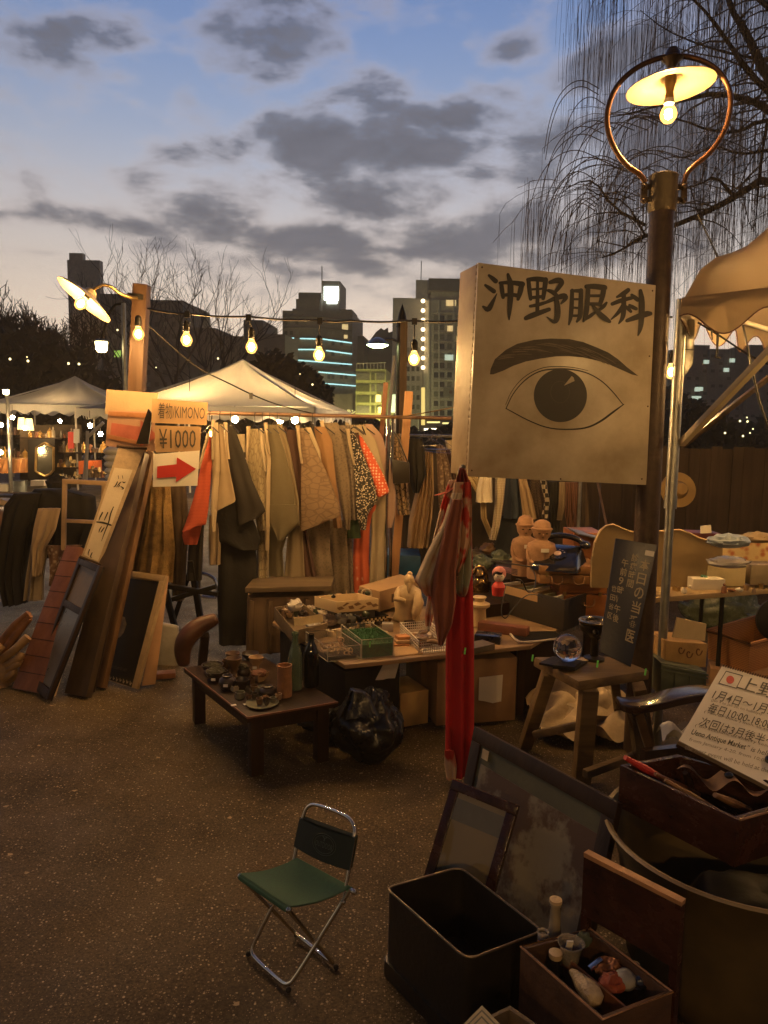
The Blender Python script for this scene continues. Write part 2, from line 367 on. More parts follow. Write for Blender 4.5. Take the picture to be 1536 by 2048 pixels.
# ------------------------------------------------------------------ common materials
m_black = M('black paint', (.014, .012, .01), .5, var=.4, spec=.2)
m_dark = M('dark stained wood', (.035, .018, .01), .45, var=.5, stretch=(1, 1, .1), sc=14, spec=.22)
m_darkred = WOOD('dark red lacquered wood', (.06, .02, .012), (.02, .008, .006), rough=.25, axis=1)
m_wood = WOOD('plain wood', (.33, .18, .08), (.17, .085, .035))
m_woodx = WOOD('plain wood lengthwise', (.33, .2, .1), (.17, .09, .045), axis=0)
m_old = WOOD('old weathered wood', (.16, .11, .06), (.07, .05, .03), axis=0, rough=.7)
m_oldz = WOOD('old weathered upright wood', (.16, .1, .055), (.07, .045, .028), axis=2, rough=.65)
m_redwood = WOOD('reddish board wood', (.22, .085, .035), (.14, .05, .02))
m_card = M('corrugated cardboard', (.38, .24, .12), .85, var=.15, sc=5, bump=.1)
m_cardd = M('darker cardboard', (.3, .17, .08), .85, var=.2, sc=5, bump=.1)
m_white = M('off white paper', (.72, .66, .56), .8, var=.08, sc=4, bump=.08)
m_whitep = M('white painted steel', (.7, .66, .56), .4, var=.1)
m_chrome = M('chromed tube', (.75, .72, .68), .12, 1.0, var=.1, bump=.02)
m_steel = M('galvanised steel', (.4, .4, .37), .35, .9, var=.3, sc=14, bump=.05)
m_polem = M('rusty brown enamelled iron', (.075, .045, .028), .42, .3, var=.5, sc=16, bump=.25, bs=60)
m_ink = M('black brush ink', (.022, .018, .014), .55, var=.3, sc=20, bump=0)
m_ink2 = M('thin felt pen ink', (.05, .04, .03), .6, var=.2, bump=0)
m_red = M('red poster paint', (.5, .03, .02), .6, var=.15, bump=.03)
m_cord = M('black rubber cord', (.02, .018, .016), .5, bump=0)
m_brass = M('old brass', (.5, .34, .14), .35, .9, var=.4, bump=.1)
WARM = (1.0, .60, .23)
m_bulb = EM('glowing warm filament', WARM, 3300)
m_bulb_big = EM('glowing large warm filament', WARM, 5200)
def bulb_shell():
    m, t, b = _start('amber lit bulb glass'); N = t.nodes; L = t.links; tr = N.new('ShaderNodeBsdfTransparent'); tr.inputs[0].default_value = (1, .93, .8, 1); e = N.new('ShaderNodeEmission'); e.inputs[0].default_value = (1, .5, .1, 1); e.inputs[1].default_value = 5
    x = N.new('ShaderNodeMixShader'); x.inputs[0].default_value = .4; L.new(tr.outputs[0], x.inputs[1]); L.new(e.outputs[0], x.inputs[2]); L.new(x.outputs[0], t.nodes['Material Output'].inputs[0]); return m
m_shell = bulb_shell()
m_bulb_far = EM('glowing far bulb', (1.0, .62, .27), 420)
# ------------------------------------------------------------------ ground
def ground_mat():
    m, t, b = _start('tarmac with pale chippings'); N = t.nodes; L = t.links
    co = N.new('ShaderNodeTexCoord')
    def noise_(s, d=5): n = N.new('ShaderNodeTexNoise'); n.inputs['Scale'].default_value = s; n.inputs['Detail'].default_value = d; n.inputs['Roughness'].default_value = .65; L.new(co.outputs['Object'], n.inputs[0]); return n.outputs[0]
    def mp_(x, a, b_, c, d): n = N.new('ShaderNodeMapRange'); n.inputs[1].default_value = a; n.inputs[2].default_value = b_; n.inputs[3].default_value = c; n.inputs[4].default_value = d; L.new(x, n.inputs[0]); return n.outputs[0]
    def mt(op, a, b_): n = N.new('ShaderNodeMath'); n.operation = op; L.new(a, n.inputs[0]); (L.new(b_, n.inputs[1]) if not isinstance(b_, float) else setattr(n.inputs[1], 'default_value', b_)); return n.outputs[0]
    big = N.new('ShaderNodeValToRGB'); L.new(noise_(1.7), big.inputs[0]); e = big.color_ramp.elements; e[0].position = .3; e[0].color = (.042, .030, .017, 1); e[1].position = .72; e[1].color = (.098, .069, .037, 1)
    fine = mp_(noise_(120, 3), .3, .7, .45, 1.55)
    mx = N.new('ShaderNodeMix'); mx.data_type = 'RGBA'; mx.blend_type = 'MULTIPLY'; mx.inputs[0].default_value = 1; L.new(big.outputs[0], mx.inputs[6]); L.new(fine, mx.inputs[7])
    cur = mx.outputs[2]; hs = []
    for s, th, soft, colr in ((80, .30, .05, (.40, .31, .2)), (170, .36, .06, (.26, .19, .12)), (38, .17, .03, (.36, .28, .19))):
        v = N.new('ShaderNodeTexVoronoi'); v.inputs['Scale'].default_value = s; L.new(co.outputs['Object'], v.inputs[0])
        near = mp_(v.outputs['Distance'], th - soft, th, 1, 0)
        sr = N.new('ShaderNodeSeparateColor'); L.new(v.outputs['Color'], sr.inputs[0])
        pick = mp_(sr.outputs[0], .72 if s != 34 else .86, .74 if s != 34 else .88, 0, 1)
        f = mt('MULTIPLY', near, pick); hs.append(f); f = mt('MULTIPLY', f, mp_(sr.outputs[1], 0, 1, .3, 1))
        q = N.new('ShaderNodeMix'); q.data_type = 'RGBA'; L.new(f, q.inputs[0]); L.new(cur, q.inputs[6]); q.inputs[7].default_value = (*colr, 1); cur = q.outputs[2]
    L.new(cur, b.inputs['Base Color']); L.new(mp_(noise_(3), .3, .7, .42, .75), b.inputs['Roughness']); b.inputs['Specular IOR Level'].default_value = .12
    hh = mt('ADD', mt('ADD', mt('MULTIPLY', hs[0], .6), mt('MULTIPLY', hs[2], .9)), noise_(160, 4))
    bp = N.new('ShaderNodeBump'); bp.inputs['Strength'].default_value = .55; bp.inputs['Distance'].default_value = .004; L.new(hh, bp.inputs['Height']); L.new(bp.outputs[0], b.inputs['Normal'])
    return m
gm = MB().grid(lambda u, v: V(((u - .5) * 60, -12 + v * 60, .022 * noise.noise(V(((u - .5) * 24, v * 24, 0))) - .012)), 150, 150)
struct('ground', gm, ground_mat())
m_soil = M('dark park soil', (.03, .025, .018), .95, var=.4, sc=.4, spec=.05)
mb = MB(); mb.grid(lambda u, v: V(((u - .5) * 2400, -60 + v * 1600, -.12)), 8, 8); struct('terrain', mb, m_soil)
# fallen scraps on the tarmac
m_leaf = M('dry leaf scrap', (.35, .25, .14), .8, bump=.1)
sc_ = MB(); rr = random.Random(3)
for i in range(70):
    x = rr.uniform(-2.2, .5); y = rr.uniform(1.6, 6); s = rr.uniform(.004, .011); a = rr.random() * 6
    sc_.add([V((x + s * math.cos(a + k * 1.25) * (1 + .5 * (k % 2)), y + s * math.sin(a + k * 1.25), .011 + .003 * (k % 2))) for k in range(5)], [(0, 1, 2, 3, 4)])
thing('leaf_litter', 'tiny dry leaf scraps strewn over the dark tarmac', 'leaf litter', sc_, m_leaf, kind='stuff')
# ------------------------------------------------------------------ far city
def quad_px(x0, y0, x1, y1, Y): return [P(x0, y0, Y), P(x1, y0, Y), P(x1, y1, Y), P(x0, y1, Y)]
def fbox(mb, x0, x1, ytop, Y, dep, ybot=862, skew=0.):
    """upright block from its outline at distance Y"""
    a = P(x0, ytop, Y); b = P(x1, ytop, Y); z = (a.z + b.z) / 2; zb = -1.
    mb.prism([V((a.x, Y, zb)), V((b.x, Y + skew, zb)), V((b.x + dep * .1, Y + dep + skew, zb)), V((a.x + dep * .1, Y + dep, zb))], z - zb)
    return a.x, b.x, z
m_b1 = M('grey concrete facade', (.62, .54, .43), .8, sc=.4, var=.2)
m_b2 = M('dark brown tiled facade', (.27, .22, .17), .7, sc=.5, var=.25)
m_b3 = M('pale concrete tower facade', (.72, .66, .56), .8, sc=.3, var=.2)
m_b4 = M('yellowish lit office facade', (.6, .58, .22), .7, sc=.5, var=.15)
m_b5 = M('dark roof block facade', (.15, .13, .105), .8, sc=.5)
m_win = M('dark window glass', (.03, .032, .035), .15, sc=1, bump=0)
m_winl = M('pale blinded window', (.3, .27, .2), .4, sc=1, bump=0)
e_win = EM('lit window', (1., .72, .32), .75); e_winw = EM('lit cool white window', (.8, .95, .75), .6); e_cy = EM('cyan light strip', (.5, .95, .95), 1.4)
e_sign = EM('backlit white roof sign', (.85, 1., .95), 6); e_yel = EM('lit yellow sign lettering', (1., .85, .3), 1.6); e_green = EM('lit green sign', (.45, .75, .12), .7)
_wm = {}
def window(par, x, z, w, h, Y, m, mu, name='window'):
    k = (round(w, 1), round(h, 1), m.name)
    if k not in _wm:
        q = MB(); q.box((0, -.12, 0), (w, .12, h)); q.box((0, -.2, 0), (.12, .06, h)); _wm[k] = q.mesh(name, smooth=0); _wm[k].materials.append(m)
    o = bpy.data.objects.new(name, _wm[k]); C.objects.link(o); o.parent = par; o.location = (x - OFF[par.name].x, Y - OFF[par.name].y, z - OFF[par.name].z); OFF[o.name] = OFF[par.name]; return o
def building(label, blocks, m, Y, wins=(), cat='building', group='city buildings beyond the market'):
    x = P((blocks[0][0] + blocks[0][1]) / 2, 850, Y).x
    r_ = root('city_building', label, cat, (x, Y, 0), group)
    mb = MB()
    for (x0, x1, yt, dy, dep) in blocks: fbox(mb, x0, x1, yt, Y + dy, dep)
    part('wall', mb, m, r_, smooth=0)
    return r_
RW = random.Random(5)
def wingrid(b, Y, xs, ys, wpx, hpx, pick):
    for y in ys:
        for x in xs:
            p = P(x, y, Y - .02); k = Y / FPX; window(b, p.x, p.z, wpx * k, hpx * k, Y, pick(), None)
# left slab tower behind the lamp
b = building('tall windowless concrete tower at far left behind the lamp', [(134, 199, 520, 0, 1.2), (138, 165, 506, -.2, 1.0)], m_b1, 130)
b2_ = building('long mid height block running right from the tall tower', [(200, 282, 588, 0, 4), (283, 365, 600, 2, 14)], m_b5, 128)
wingrid(b2_, 128, range(212, 360, 17), range(625, 830, 24), 8, 9, lambda: RW.choice([m_win, m_win, m_win, m_winl]))
b3_ = building('low dark roofline of houses left of the hotel', [(365, 430, 655, 0, 10), (430, 487, 672, 1, 10), (487, 526, 640, 2, 10), (526, 570, 668, 0, 10)], m_b5, 124)
wingrid(b3_, 124, range(378, 560, 22), range(700, 830, 26), 7, 9, lambda: RW.choice([m_win, m_win, m_winl]))
# hotel with cyan strips
Yh = 150; kh = Yh / FPX
hb = building('dark hotel with cyan light strips and a glowing roof sign', [(565, 705, 622, 0, 16), (597, 643, 585, 1, 9), (592, 640, 598, .5, 8), (643, 680, 562, 2, 8), (585, 704, 618, 3, 8), (630, 714, 742, -2.5, 6)], m_b2, Yh)
wingrid(hb, Yh, (572, 583, 594, 658, 666, 683, 692), range(645, 742, 21), 6, 8, lambda: RW.choice([m_winl, m_win, m_winl]))
wingrid(hb, Yh - 2.5, (658, 666, 683, 692, 703), range(754, 822, 21), 6, 8, lambda: RW.choice([m_winl, m_win, m_winl]))
for (x0, x1, y, yy, dy) in ((566, 588, 679, 676, 0), (600, 641, 677, 678, 0), (645, 704, 678, 686, 0), (590, 640, 699, 699, 0), (652, 704, 701, 708, 0), (566, 586, 722, 720, 0), (590, 704, 720, 729, 0), (566, 576, 743, 743, 0), (637, 714, 744, 751, -2.7), (637, 714, 766, 772, -2.7)):
    q = MB(); q.bar(P(x0, y, Yh - .3 + dy), P(x1, yy, Yh - .3 + dy), .22, .2); part('light_strip', q, e_cy, hb, smooth=0)
q = MB(); q.slab(quad_px(684, 648, 696, 660, Yh - .15), .1); q.slab(quad_px(688, 669, 695, 677, Yh - .15), .1); part('window', q, e_win, hb, smooth=0)
q = MB(); q.slab(quad_px(648, 573, 677, 600, Yh + 1.7), .3); q.slab(quad_px(654, 601, 674, 607, Yh + 1.7), .3); part('roof_sign', q, e_sign, hb, smooth=0)
q = MB(); q.tube([P(644, 562, Yh + 3), P(644, 532, Yh + 3)], .1, 5); part('antenna', q, m_black, hb)
# lit lettering at the foot of the hotel
qs = [P(600, 792, Yh - 6), P(642, 794, Yh - 6), P(642, 815, Yh - 6), P(600, 813, Yh - 6)]
sgn = root('shop_sign', 'yellow lit lettering on the dark street block below the hotel', 'sign', P(630, 830, Yh - 6))
part('back_board', MB().slab(quad_px(596, 788, 722, 832, Yh - 5.8), .2), m_b2, sgn, smooth=0)
text_on(qs, '円居家', 0, 0, .95, 2, e_yel, sgn, bold=.03, off=.05)
text_on([P(626, 816, Yh - 6), P(718, 820, Yh - 6), P(718, 828, Yh - 6), P(626, 825, Yh - 6)], 'カラオケ レストラン', 0, 0, 1, 11, e_yel, sgn, bold=.03, off=.05, wmax=1)
for i, y in enumerate(range(634, 828, 21)):
    q = MB(); q.bar(P(565, y - 1, Yh - .15), P(643, y, Yh - .15), .3, .22); q.bar(P(643, y, Yh - .15), P(705, y + 7, Yh - .15), .3, .22); part('floor_ledge', q, m_b5, hb, smooth=0)
# block right of hotel, curved roof block, yellow office
building('plain dark block just right of the hotel', [(702, 728, 672, 0, 9)], m_b5, 158)
rb = root('city_building', 'dark building with a curved sloping roof behind the green lamp', 'building', P(760, 860, 165), 'city buildings beyond the market')
prof = [(728, 700), (740, 680), (752, 664), (762, 656), (768, 660), (776, 655), (777, 665), (787, 662), (790, 850), (728, 850)]
a = [P(x, y, 165) for x, y in prof]; part('wall', MB().prism(a, V((0, 14, 0))), m_b5, rb, smooth=0)
ob_ = building('yellow lit office block with bands of dark windows', [(712, 772, 738, 0, 10), (764, 788, 760, 3, 8)], m_b4, 140)
for y in (753, 776, 798, 819):
    for x, w in ((726, 26), (746, 7), (761, 16)):
        p = P(x, y, 140); window(ob_, p.x, p.z, w * 140 / FPX, 14 * 140 / FPX, 140, m_winl if RW.random() < .5 else M('olive blind window', (.16, .16, .06), .4, sc=1, bump=0), None)
q = MB(); 
for x in range(713, 772, 7): q.tube([P(x, 738, 139.9), P(x, 727, 139.9)], .07, 4)
q.tube([P(712, 727, 139.9), P(772, 725, 139.9)], .08, 4); part('railing', q, m_b1, ob_)
for (x, y, w, h) in ((757, 797, 10, 14), (760, 820, 8, 12), (786, 800, 12, 22), (786, 818, 12, 14)):
    p = P(x, y, 139.6); window(ob_, p.x, p.z, w * 140 / FPX, h * 140 / FPX, 139.6, e_winw if x > 780 else e_yel, None)
for (x, lab) in ((722, 'flood lamp on the ground left in front of the yellow office block'), (770, 'flood lamp on the ground right in front of the yellow office block')):
    thing('flood_lamp', lab, 'lamp', MB().ball(P(x, 868, 133), .3, 10, 8), EM('yellow flood lamp', (1, .9, .35), 900), 'flood lamps by the office block')
# tower right
Yt = 155
tw = building('pale stepped tower with a column of round lights', [(786, 848, 596, 0, 18), (832, 857, 560, 1, 8), (857, 931, 566, 2, 14), (862, 940, 582, -1.5, 12), (850, 940, 600, -2, 6)], m_b3, Yt)
q = MB(); q.box((P(895, 575, Yt + 1).x, Yt + 3, P(895, 575, Yt).z), (8.2, 12, 2.4)); part('roof_band', q, m_b2, tw, smooth=0)
for i, y in enumerate(range(602, 740, 19)):
    q = MB().ball(P(846, y, Yt - 2.6), .42, 8, 6); part('round_light', q, EM('round tower light', (1, .75, .4), 5), tw)
wingrid(tw, Yt - 2, (897, 907), (606,), 9, 11, lambda: e_win); wingrid(tw, Yt - 2, (918, 928), (606,), 8, 11, lambda: m_winl)
for y in range(636, 830, 19):
    wingrid(tw, Yt - 2, (872, 884, 899, 918, 930), (y,), 9, 10, lambda: RW.choice([m_win, m_win, m_winl, m_win, m_winl]))
wingrid(tw, Yt, (796, 806, 816, 826, 836), range(700, 830, 19), 6, 9, lambda: RW.choice([m_win, m_winl, m_win]))
for (x, y) in ((900, 657), (920, 658), (918, 678), (920, 716), (918, 735)):
    p = P(x, y, Yt - 2.3); window(tw, p.x, p.z, 1.1, 1.1, Yt - 2.3, e_win, None)
p = P(898, 715, Yt - 2.4); window(tw, p.x, p.z, 1.7, 1.1, Yt - 2.4, e_winw, None)
p = P(901, 784, Yt - 2.6)
q = MB(); q.box(p, (2.9, .2, 1.8)); part('banner', q, m_winl, tw, smooth=0); q = MB(); q.ball(p + V((0, -.2, 0)), .35, 10, 6, (1, .3, 1)); part('banner_mark', q, m_redwood, tw)
q = MB(); q.tube([P(842, 560, Yt + 3), P(843, 522, Yt + 3)], .09, 5); part('antenna', q, m_black, tw)
for i, y in enumerate(range(626, 832, 19)):
    q = MB(); q.bar(P(866, y, Yt - 2.2), P(940, y, Yt - 2.2), .35, .3); part('floor_ledge', q, m_b1, tw, smooth=0)
for x in (858, 878, 908, 924): part('pier', MB().bar(P(x, 600, Yt - 2.15), P(x, 838, Yt - 2.15), .5, .3), m_b3, tw, smooth=0)
# lit arcade at street level
ar = root('shop_arcade', 'row of bright shop lights at street level right of centre', 'shop', P(880, 862, 118))
part('wall', MB().slab(quad_px(838, 832, 935, 882, 118), 3), m_b5, ar, smooth=0)
for (x0, x1, y, h, mm_) in ((848, 912, 857, 4, EM('bright shop light', (1, .9, .6), 5)), (850, 905, 863, 3, e_yel), (854, 880, 843, 3, e_yel), (885, 900, 845, 3, e_yel), (850, 885, 870, 5, e_yel), (894, 903, 873, 6, e_winw)):
    part('light_strip', MB().slab(quad_px(x0, y, x1, y + h, 117.9), .1), mm_, ar, smooth=0)
q = MB().slab(quad_px(843, 775, 850, 850, 117), .6); thing('lit_sign', 'tall narrow yellow lit upright sign beside the tower foot', 'sign', q, EM('pale yellow upright sign', (1, .72, .2), 1.1), smooth=0)
q = MB().slab(quad_px(228, 701, 245, 714, 100), .3); thing('street_sign', 'small green lit plate among the dark trees at left', 'sign', q, e_green, smooth=0)
# apartments right, seen through the tent
Ya = 120
ap = building('long apartment block with scattered lit windows behind the right tent', [(1340, 1385, 700, 0, 12), (1385, 1420, 690, 1, 12), (1420, 1470, 698, 0, 12), (1470, 1500, 694, 1, 12), (1500, 1560, 690, 0, 12), (1560, 1700, 704, 0, 12)], m_b2, Ya)
for y in range(712, 860, 15):
    for x in range(1345, 1640, 16):
        if RW.random() < .6:
            p = P(x, y, Ya - .2); window(ap, p.x, p.z, .55, .45, Ya - .2, RW.choice([m_winl, m_win, m_win, m_win]), None)
for (x, y) in ((1464, 721), (1452, 740), (1412, 724), (1395, 778), (1340, 779), (1388, 796), (1396, 796), (1340, 797), (1388, 812), (1394, 779), (1400, 778)):
    p = P(x, y, Ya - .5); window(ap, p.x, p.z, .85, .6, Ya - .5, e_winw, None)
# ------------------------------------------------------------------ bare trees
m_bark = M('dark winter bark', (.045, .034, .026), .9, sc=20, var=.4)
m_bark2 = M('dark thicket twigs', (.03, .024, .018), .9, sc=20, var=.4)
def branch(mb, p, d, L, r, depth, rnd, spread=.5, grav=0., minr=.004, seg=4, up=.12):
    n = 4; pts = [p]; q = p; dd = d.copy()
    for i in range(n):
        dd = (dd + V((rnd.gauss(0, .13), rnd.gauss(0, .13), rnd.gauss(0, .1) + up - grav))).normalized(); q = q + dd * L / n; pts.append(q)
    mb.tube(pts, [max(minr, r * (1 - .45 * i / n)) for i in range(n + 1)], seg if r > .03 else 3, cap=False)
    if depth <= 0: return
    for k in range(rnd.choice((2, 3, 3))):
        i = rnd.randint(2, n); a = rnd.random() * 2 * PI; pr = dd.cross(V((math.cos(a), math.sin(a), .3))).normalized()
        nd_ = (dd + pr * rnd.uniform(spread * .6, spread * 1.6)).normalized(); branch(mb, pts[i], nd_, L * rnd.uniform(.6, .85), r * .55, depth - 1, rnd, spread, grav, minr, seg, up)
def bare_tree(label, base, h, seed, depth=5, spread=.55, mat=m_bark, r=.16, minr=.02, group='bare trees in front of the city', nl=4):
    rnd = random.Random(seed); t = root('bare_tree', label, 'tree', base, group)
    tb = MB(); top = base + V((rnd.uniform(-.3, .3), 0, h * .35)); tb.tube([base, base.lerp(top, .5) + V((.05, 0, 0)), top], [r, r * .8, r * .65], 8); part('trunk', tb, mat, t)
    cb_ = MB()
    for k in range(nl):
        a = k * 2 * PI / nl + rnd.random(); branch(cb_, base.lerp(top, rnd.uniform(.6, 1)), V((math.cos(a) * .55, math.sin(a) * .55, 1)).normalized(), h * .27, r * .5, depth, rnd, spread, minr=minr)
    part('crown', cb_, mat, t)
def gb(px, Y): p = P(px, 860, Y); return V((p.x, Y, -.1))
bare_tree('bare cherry tree with thin upright twigs right of the tall tower', gb(262, 40), 11.5, 11, r=.16, depth=4, minr=.008, nl=4)
bare_tree('bare tree with long forked twigs above the white tent ridge', gb(345, 42), 13, 23, r=.17, depth=4, minr=.008, nl=4)
bare_tree('spreading bare tree reaching toward the dark hotel', gb(455, 44), 11.5, 35, r=.17, depth=4, minr=.008, nl=4)
bare_tree('small bare tree between the wooden post and tent peak', gb(410, 46), 9.5, 41, r=.14, depth=4, minr=.008, nl=4)
for i, (px, Y, h, lab) in enumerate(((8, 38, 7.6, 'dense dark bare tree at the far left edge'), (62, 41, 7.9, 'dense dark bare tree left of the tall tower'), (112, 44, 7.4, 'dense dark tree touching the tower edge'), (-50, 40, 7.6, 'dark tree cut by the left picture edge'))):
    bare_tree(lab, gb(px, Y), h, 60 + i, 6, .7, m_bark2, .2, .018, 'dense dark trees at left', 6)
# dark thicket behind the stalls: leafy masses
m_hedge = M('dark evergreen leaves', (.028, .032, .014), .85, sc=3, var=.5)
def thicket(label, x0, x1, Y, hfun, n, seed, s=.3, mat=m_hedge):
    rnd = random.Random(seed); mb = MB()
    for i in range(n):
        u = rnd.random(); x = P(x0 + (x1 - x0) * u, 860, Y).x; h = hfun(u) * (1 + .16 * noise.noise(V((x * .5, seed, 0))) + .1 * noise.noise(V((x * 1.7, seed, 4))))
        z = h * rnd.random() ** .6; p = V((x, Y + rnd.uniform(-1.5, 1.5), z + rnd.gauss(0, .12))); a = rnd.random() * 6; b = rnd.uniform(-1, 1); ss = s * rnd.uniform(.5, 1.4)
        e1 = V((math.cos(a), math.sin(a), b)) * ss; e2 = V((-math.sin(a) * .6, .3, 1)).normalized() * ss * .7
        mb.add([p - e1, p + e2, p + e1, p - e2], [(0, 1, 2, 3)])
    return thing('thicket', label, 'bushes', mb, mat, smooth=0, kind='stuff')
thicket('dark evergreen mass behind the left tents', -60, 660, 34, lambda u: 4.3 + 1.2 * math.sin(u * 9) - 1.2 * u, 26000, 1, .2)
thicket('dark bushes behind the plank fence at right', 1270, 1640, 30, lambda u: 1.9 + .6 * math.sin(u * 7), 6000, 2, .18)
thicket('dark low bushes beyond the kimono rack', 640, 960, 40, lambda u: 1.7 + .4 * math.sin(u * 8), 6000, 3, .2)
thicket('tall dark trees beyond the fence under the right tent', 1320, 1640, 48, lambda u: 3.3 + 1.2 * math.sin(u * 5 + 2), 9000, 4, .25)
# far pin lights in the trees
pins = [(20, 718), (54, 714), (56, 722), (137, 727), (158, 728), (235, 660), (312, 735), (436, 717), (1450, 866), (1500, 866), (1480, 842), (1494, 835), (1495, 843), (1506, 858), (1486, 872), (625, 769), (600, 748)]
pl = root('park_lights', 'scattered tiny path lights glinting through the dark trees', 'lights', (0, 60, 0))
for (x, y) in pins:
    Yp = 31; part('lamp_glass', MB().ball(P(x, y, Yp if x < 1000 else 28), .028 + .012 * ((x * 7) % 3), 8, 6), EM('distant path light', (1, .85, .42), 2.2), pl)
# ------------------------------------------------------------------ street lamps in the middle distance
def lantern(label, px, py, Y, size, pole_x=None):
    r_ = root('street_lantern', label, 'street lamp', V((P(px, py, Y).x, Y, 0)), 'street lanterns over the market')
    p = P(px, py, Y); part('lamp_glass', MB().lathe([(size * .35, -size * .5), (size * .5, -size * .3), (size * .56, size * .4)], p, 12), EM('lantern glass', (1, .78, .35), 22), r_)
    part('cap', MB().lathe([(size * .75, 0), (size * .3, size * .25), (.001, size * .3)], p + V((0, 0, size * .45)), 12), m_black, r_)
    x = P(pole_x or px, py, Y).x
    part('pole', MB().tube([V((x, Y + .05, 0)), V((x, Y + .05, p.z + (.8 if pole_x else -size * .4)))], .045, 8), m_steel, r_)
    if pole_x: part('arm', MB().tube(chaikin([V((x, Y + .05, p.z + .8)), V(((x + p.x) / 2, Y, p.z + .75)), p + V((0, 0, size * .65))]), .025, 6), m_black, r_)
lantern('square glowing lantern on a curved arm left of the wooden post', 203, 693, 14, .2, 247)
lantern('small round glowing lantern at the left picture edge', 12, 784, 17, .12)
lantern('small lantern just below the left edge lantern', 18, 806, 22, .1)
# greenish lamp on dark pointed post
gl_ = root('street_lamp', 'dark pointed post carrying a greenish glowing shade on its left', 'street lamp', V((P(804, 860, 11).x, 11, 0)))
a = P(804, 655, 11); b0 = V((P(800, 860, 11).x, 11, 0)); part('pole', MB().tube([b0, a], .075, 12), m_polem, gl_)
part('finial', MB().lathe([(.085, 0), (.05, .2), (.001, .34)], a, 8), m_black, gl_)
s_ = P(755, 690, 11); part('arm', MB().tube(chaikin([P(797, 684, 11), P(780, 676, 11), s_ + V((.02, 0, .05))]), .02, 6), m_steel, gl_)
part('lamp_shade', MB().lathe([(.17, 0), (.13, .06), (.03, .11), (.001, .115)], s_, 20), m_steel, gl_)
part('lamp_glass', MB().lathe([(.001, -.045), (.09, -.035), (.155, -.005), (.16, .01)], s_, 20), EM('greenish lamp glass', (.8, 1, .45), 22), gl_)
q = MB().tube([P(776, 735, 9), P(768, 850, 9)], .012, 6); thing('white_pole', 'thin pale pole standing behind the kimono rack end', 'pole', MB().tube([P(789, 712, 9), P(776, 850, 9), V((P(768, 860, 9).x, 9, 0))], .02, 8), m_whitep)
# ------------------------------------------------------------------ willow over the pole
m_willow = M('thin willow twigs', (.11, .09, .075), .85, sc=20, var=.3)
wl = root('willow_tree', 'bare weeping willow with fine hanging twigs behind the big lamp', 'tree', V((5.6, 8.3, 0)))
LIMBS = [[(1640, 260, .11), (1536, 160, .085), (1490, 60, .06), (1462, 20, .045), (1450, -40, .03)],
         [(1640, 420, .1), (1536, 350, .065), (1470, 395, .055), (1380, 440, .045), (1290, 470, .035), (1235, 505, .02), (1205, 515, .012)],
         [(1640, 300, .1), (1536, 218, .06), (1500, 200, .05), (1430, 185, .04), (1370, 200, .03), (1320, 210, .02), (1270, 225, .015), (1215, 235, .008)],
         [(1560, 200, .07), (1500, 150, .045), (1440, 60, .03), (1400, 10, .022), (1350, -30, .015)],
         [(1600, 240, .06), (1520, 240, .035), (1480, 265, .025), (1420, 262, .02), (1360, 238, .014), (1300, 232, .008)],
         [(1290, 450, .03), (1225, 415, .022), (1190, 360, .016), (1150, 365, .009), (1105, 400, .005)],
         [(1290, 470, .02), (1250, 400, .012), (1205, 395, .01), (1165, 370, .007), (1120, 395, .004)],
         [(1470, 395, .03), (1430, 350, .02), (1400, 370, .014), (1350, 378, .008)],
         [(1536, 120, .03), (1470, 110, .02), (1400, 90, .014), (1330, 60, .01), (1280, 20, .006)],
         [(1536, 300, .03), (1480, 310, .02), (1430, 290, .014), (1370, 320, .008), (1310, 300, .005)],
         [(1560, 30, .05), (1480, -30, .03), (1400, -60, .03), (1300, -60, .02), (1200, -80, .012)],
         [(1640, 180, .05), (1540, 215, .03), (1520, 330, .02), (1510, 470, .008)],
         [(1380, 372, .012), (1400, 440, .01), (1430, 500, .008), (1452, 540, .005)]]
wt = MB(); nodes_ = []; rw = random.Random(17)
wt.tube([V((5.6, 8.3, 0)), V((5.5, 8.25, 1.6)), V((5.2, 8.2, 3.1)), P(1640, 300, 8.2)], [.26, .22, .19, .14], 10)
for li, Lm in enumerate(LIMBS):
    Yl = 8.2 - .25 * (li % 4); pts = [P(x, y, Yl + .15 * math.sin(i * 1.7 + li)) for i, (x, y, r) in enumerate(Lm)]; rs = [r * .62 for _, _, r in Lm]
    P2 = chaikin(pts, 1); R2 = [rs[min(len(rs) - 1, int(i / (len(P2) - 1) * (len(rs) - 1) + .5))] for i in range(len(P2))]
    wt.tube(P2, R2, 6)
    for i in range(len(P2) - 1):
        for k in range(9): nodes_.append((P2[i].lerp(P2[i + 1], rw.random()), R2[i]))
part('trunk', wt, m_bark, wl)
tw_ = MB(); tips = []
for i in range(360):
    p, r = rw.choice(nodes_); a = rw.random() * 2 * PI; L = rw.uniform(.35, 1.1)
    d = V((math.cos(a) - .25, math.sin(a) * .7, rw.uniform(-.1, .8))).normalized(); pts = [p]; q = p; dd = d
    for k in range(6): dd = (dd + V((rw.gauss(0, .22), rw.gauss(0, .22), -.17 + rw.gauss(0, .15)))).normalized(); q = q + dd * L / 6; pts.append(q)
    tw_.tube(pts, [max(.0022, min(.011, r * .4) * (1 - k / 8)) for k in range(7)], 3, cap=False)
    tips += [pts[j] for j in (2, 4, 6)]
part('branch', tw_, m_willow, wl)
st = MB()
def strand(p, L, seed):
    pts = [p]; q = p; dx = rw.gauss(0, .035); dy = rw.gauss(0, .03); n = 7
    for k in range(n):
        q = q + V((dx * (1 - k / n) + rw.gauss(0, .035) + .004 * k, dy * (1 - k / n) + rw.gauss(0, .03), -1)) * L / n; pts.append(q)
    st.tube(pts, [.0019 * (1 - .5 * k / n) for k in range(n + 1)], 3, cap=False)
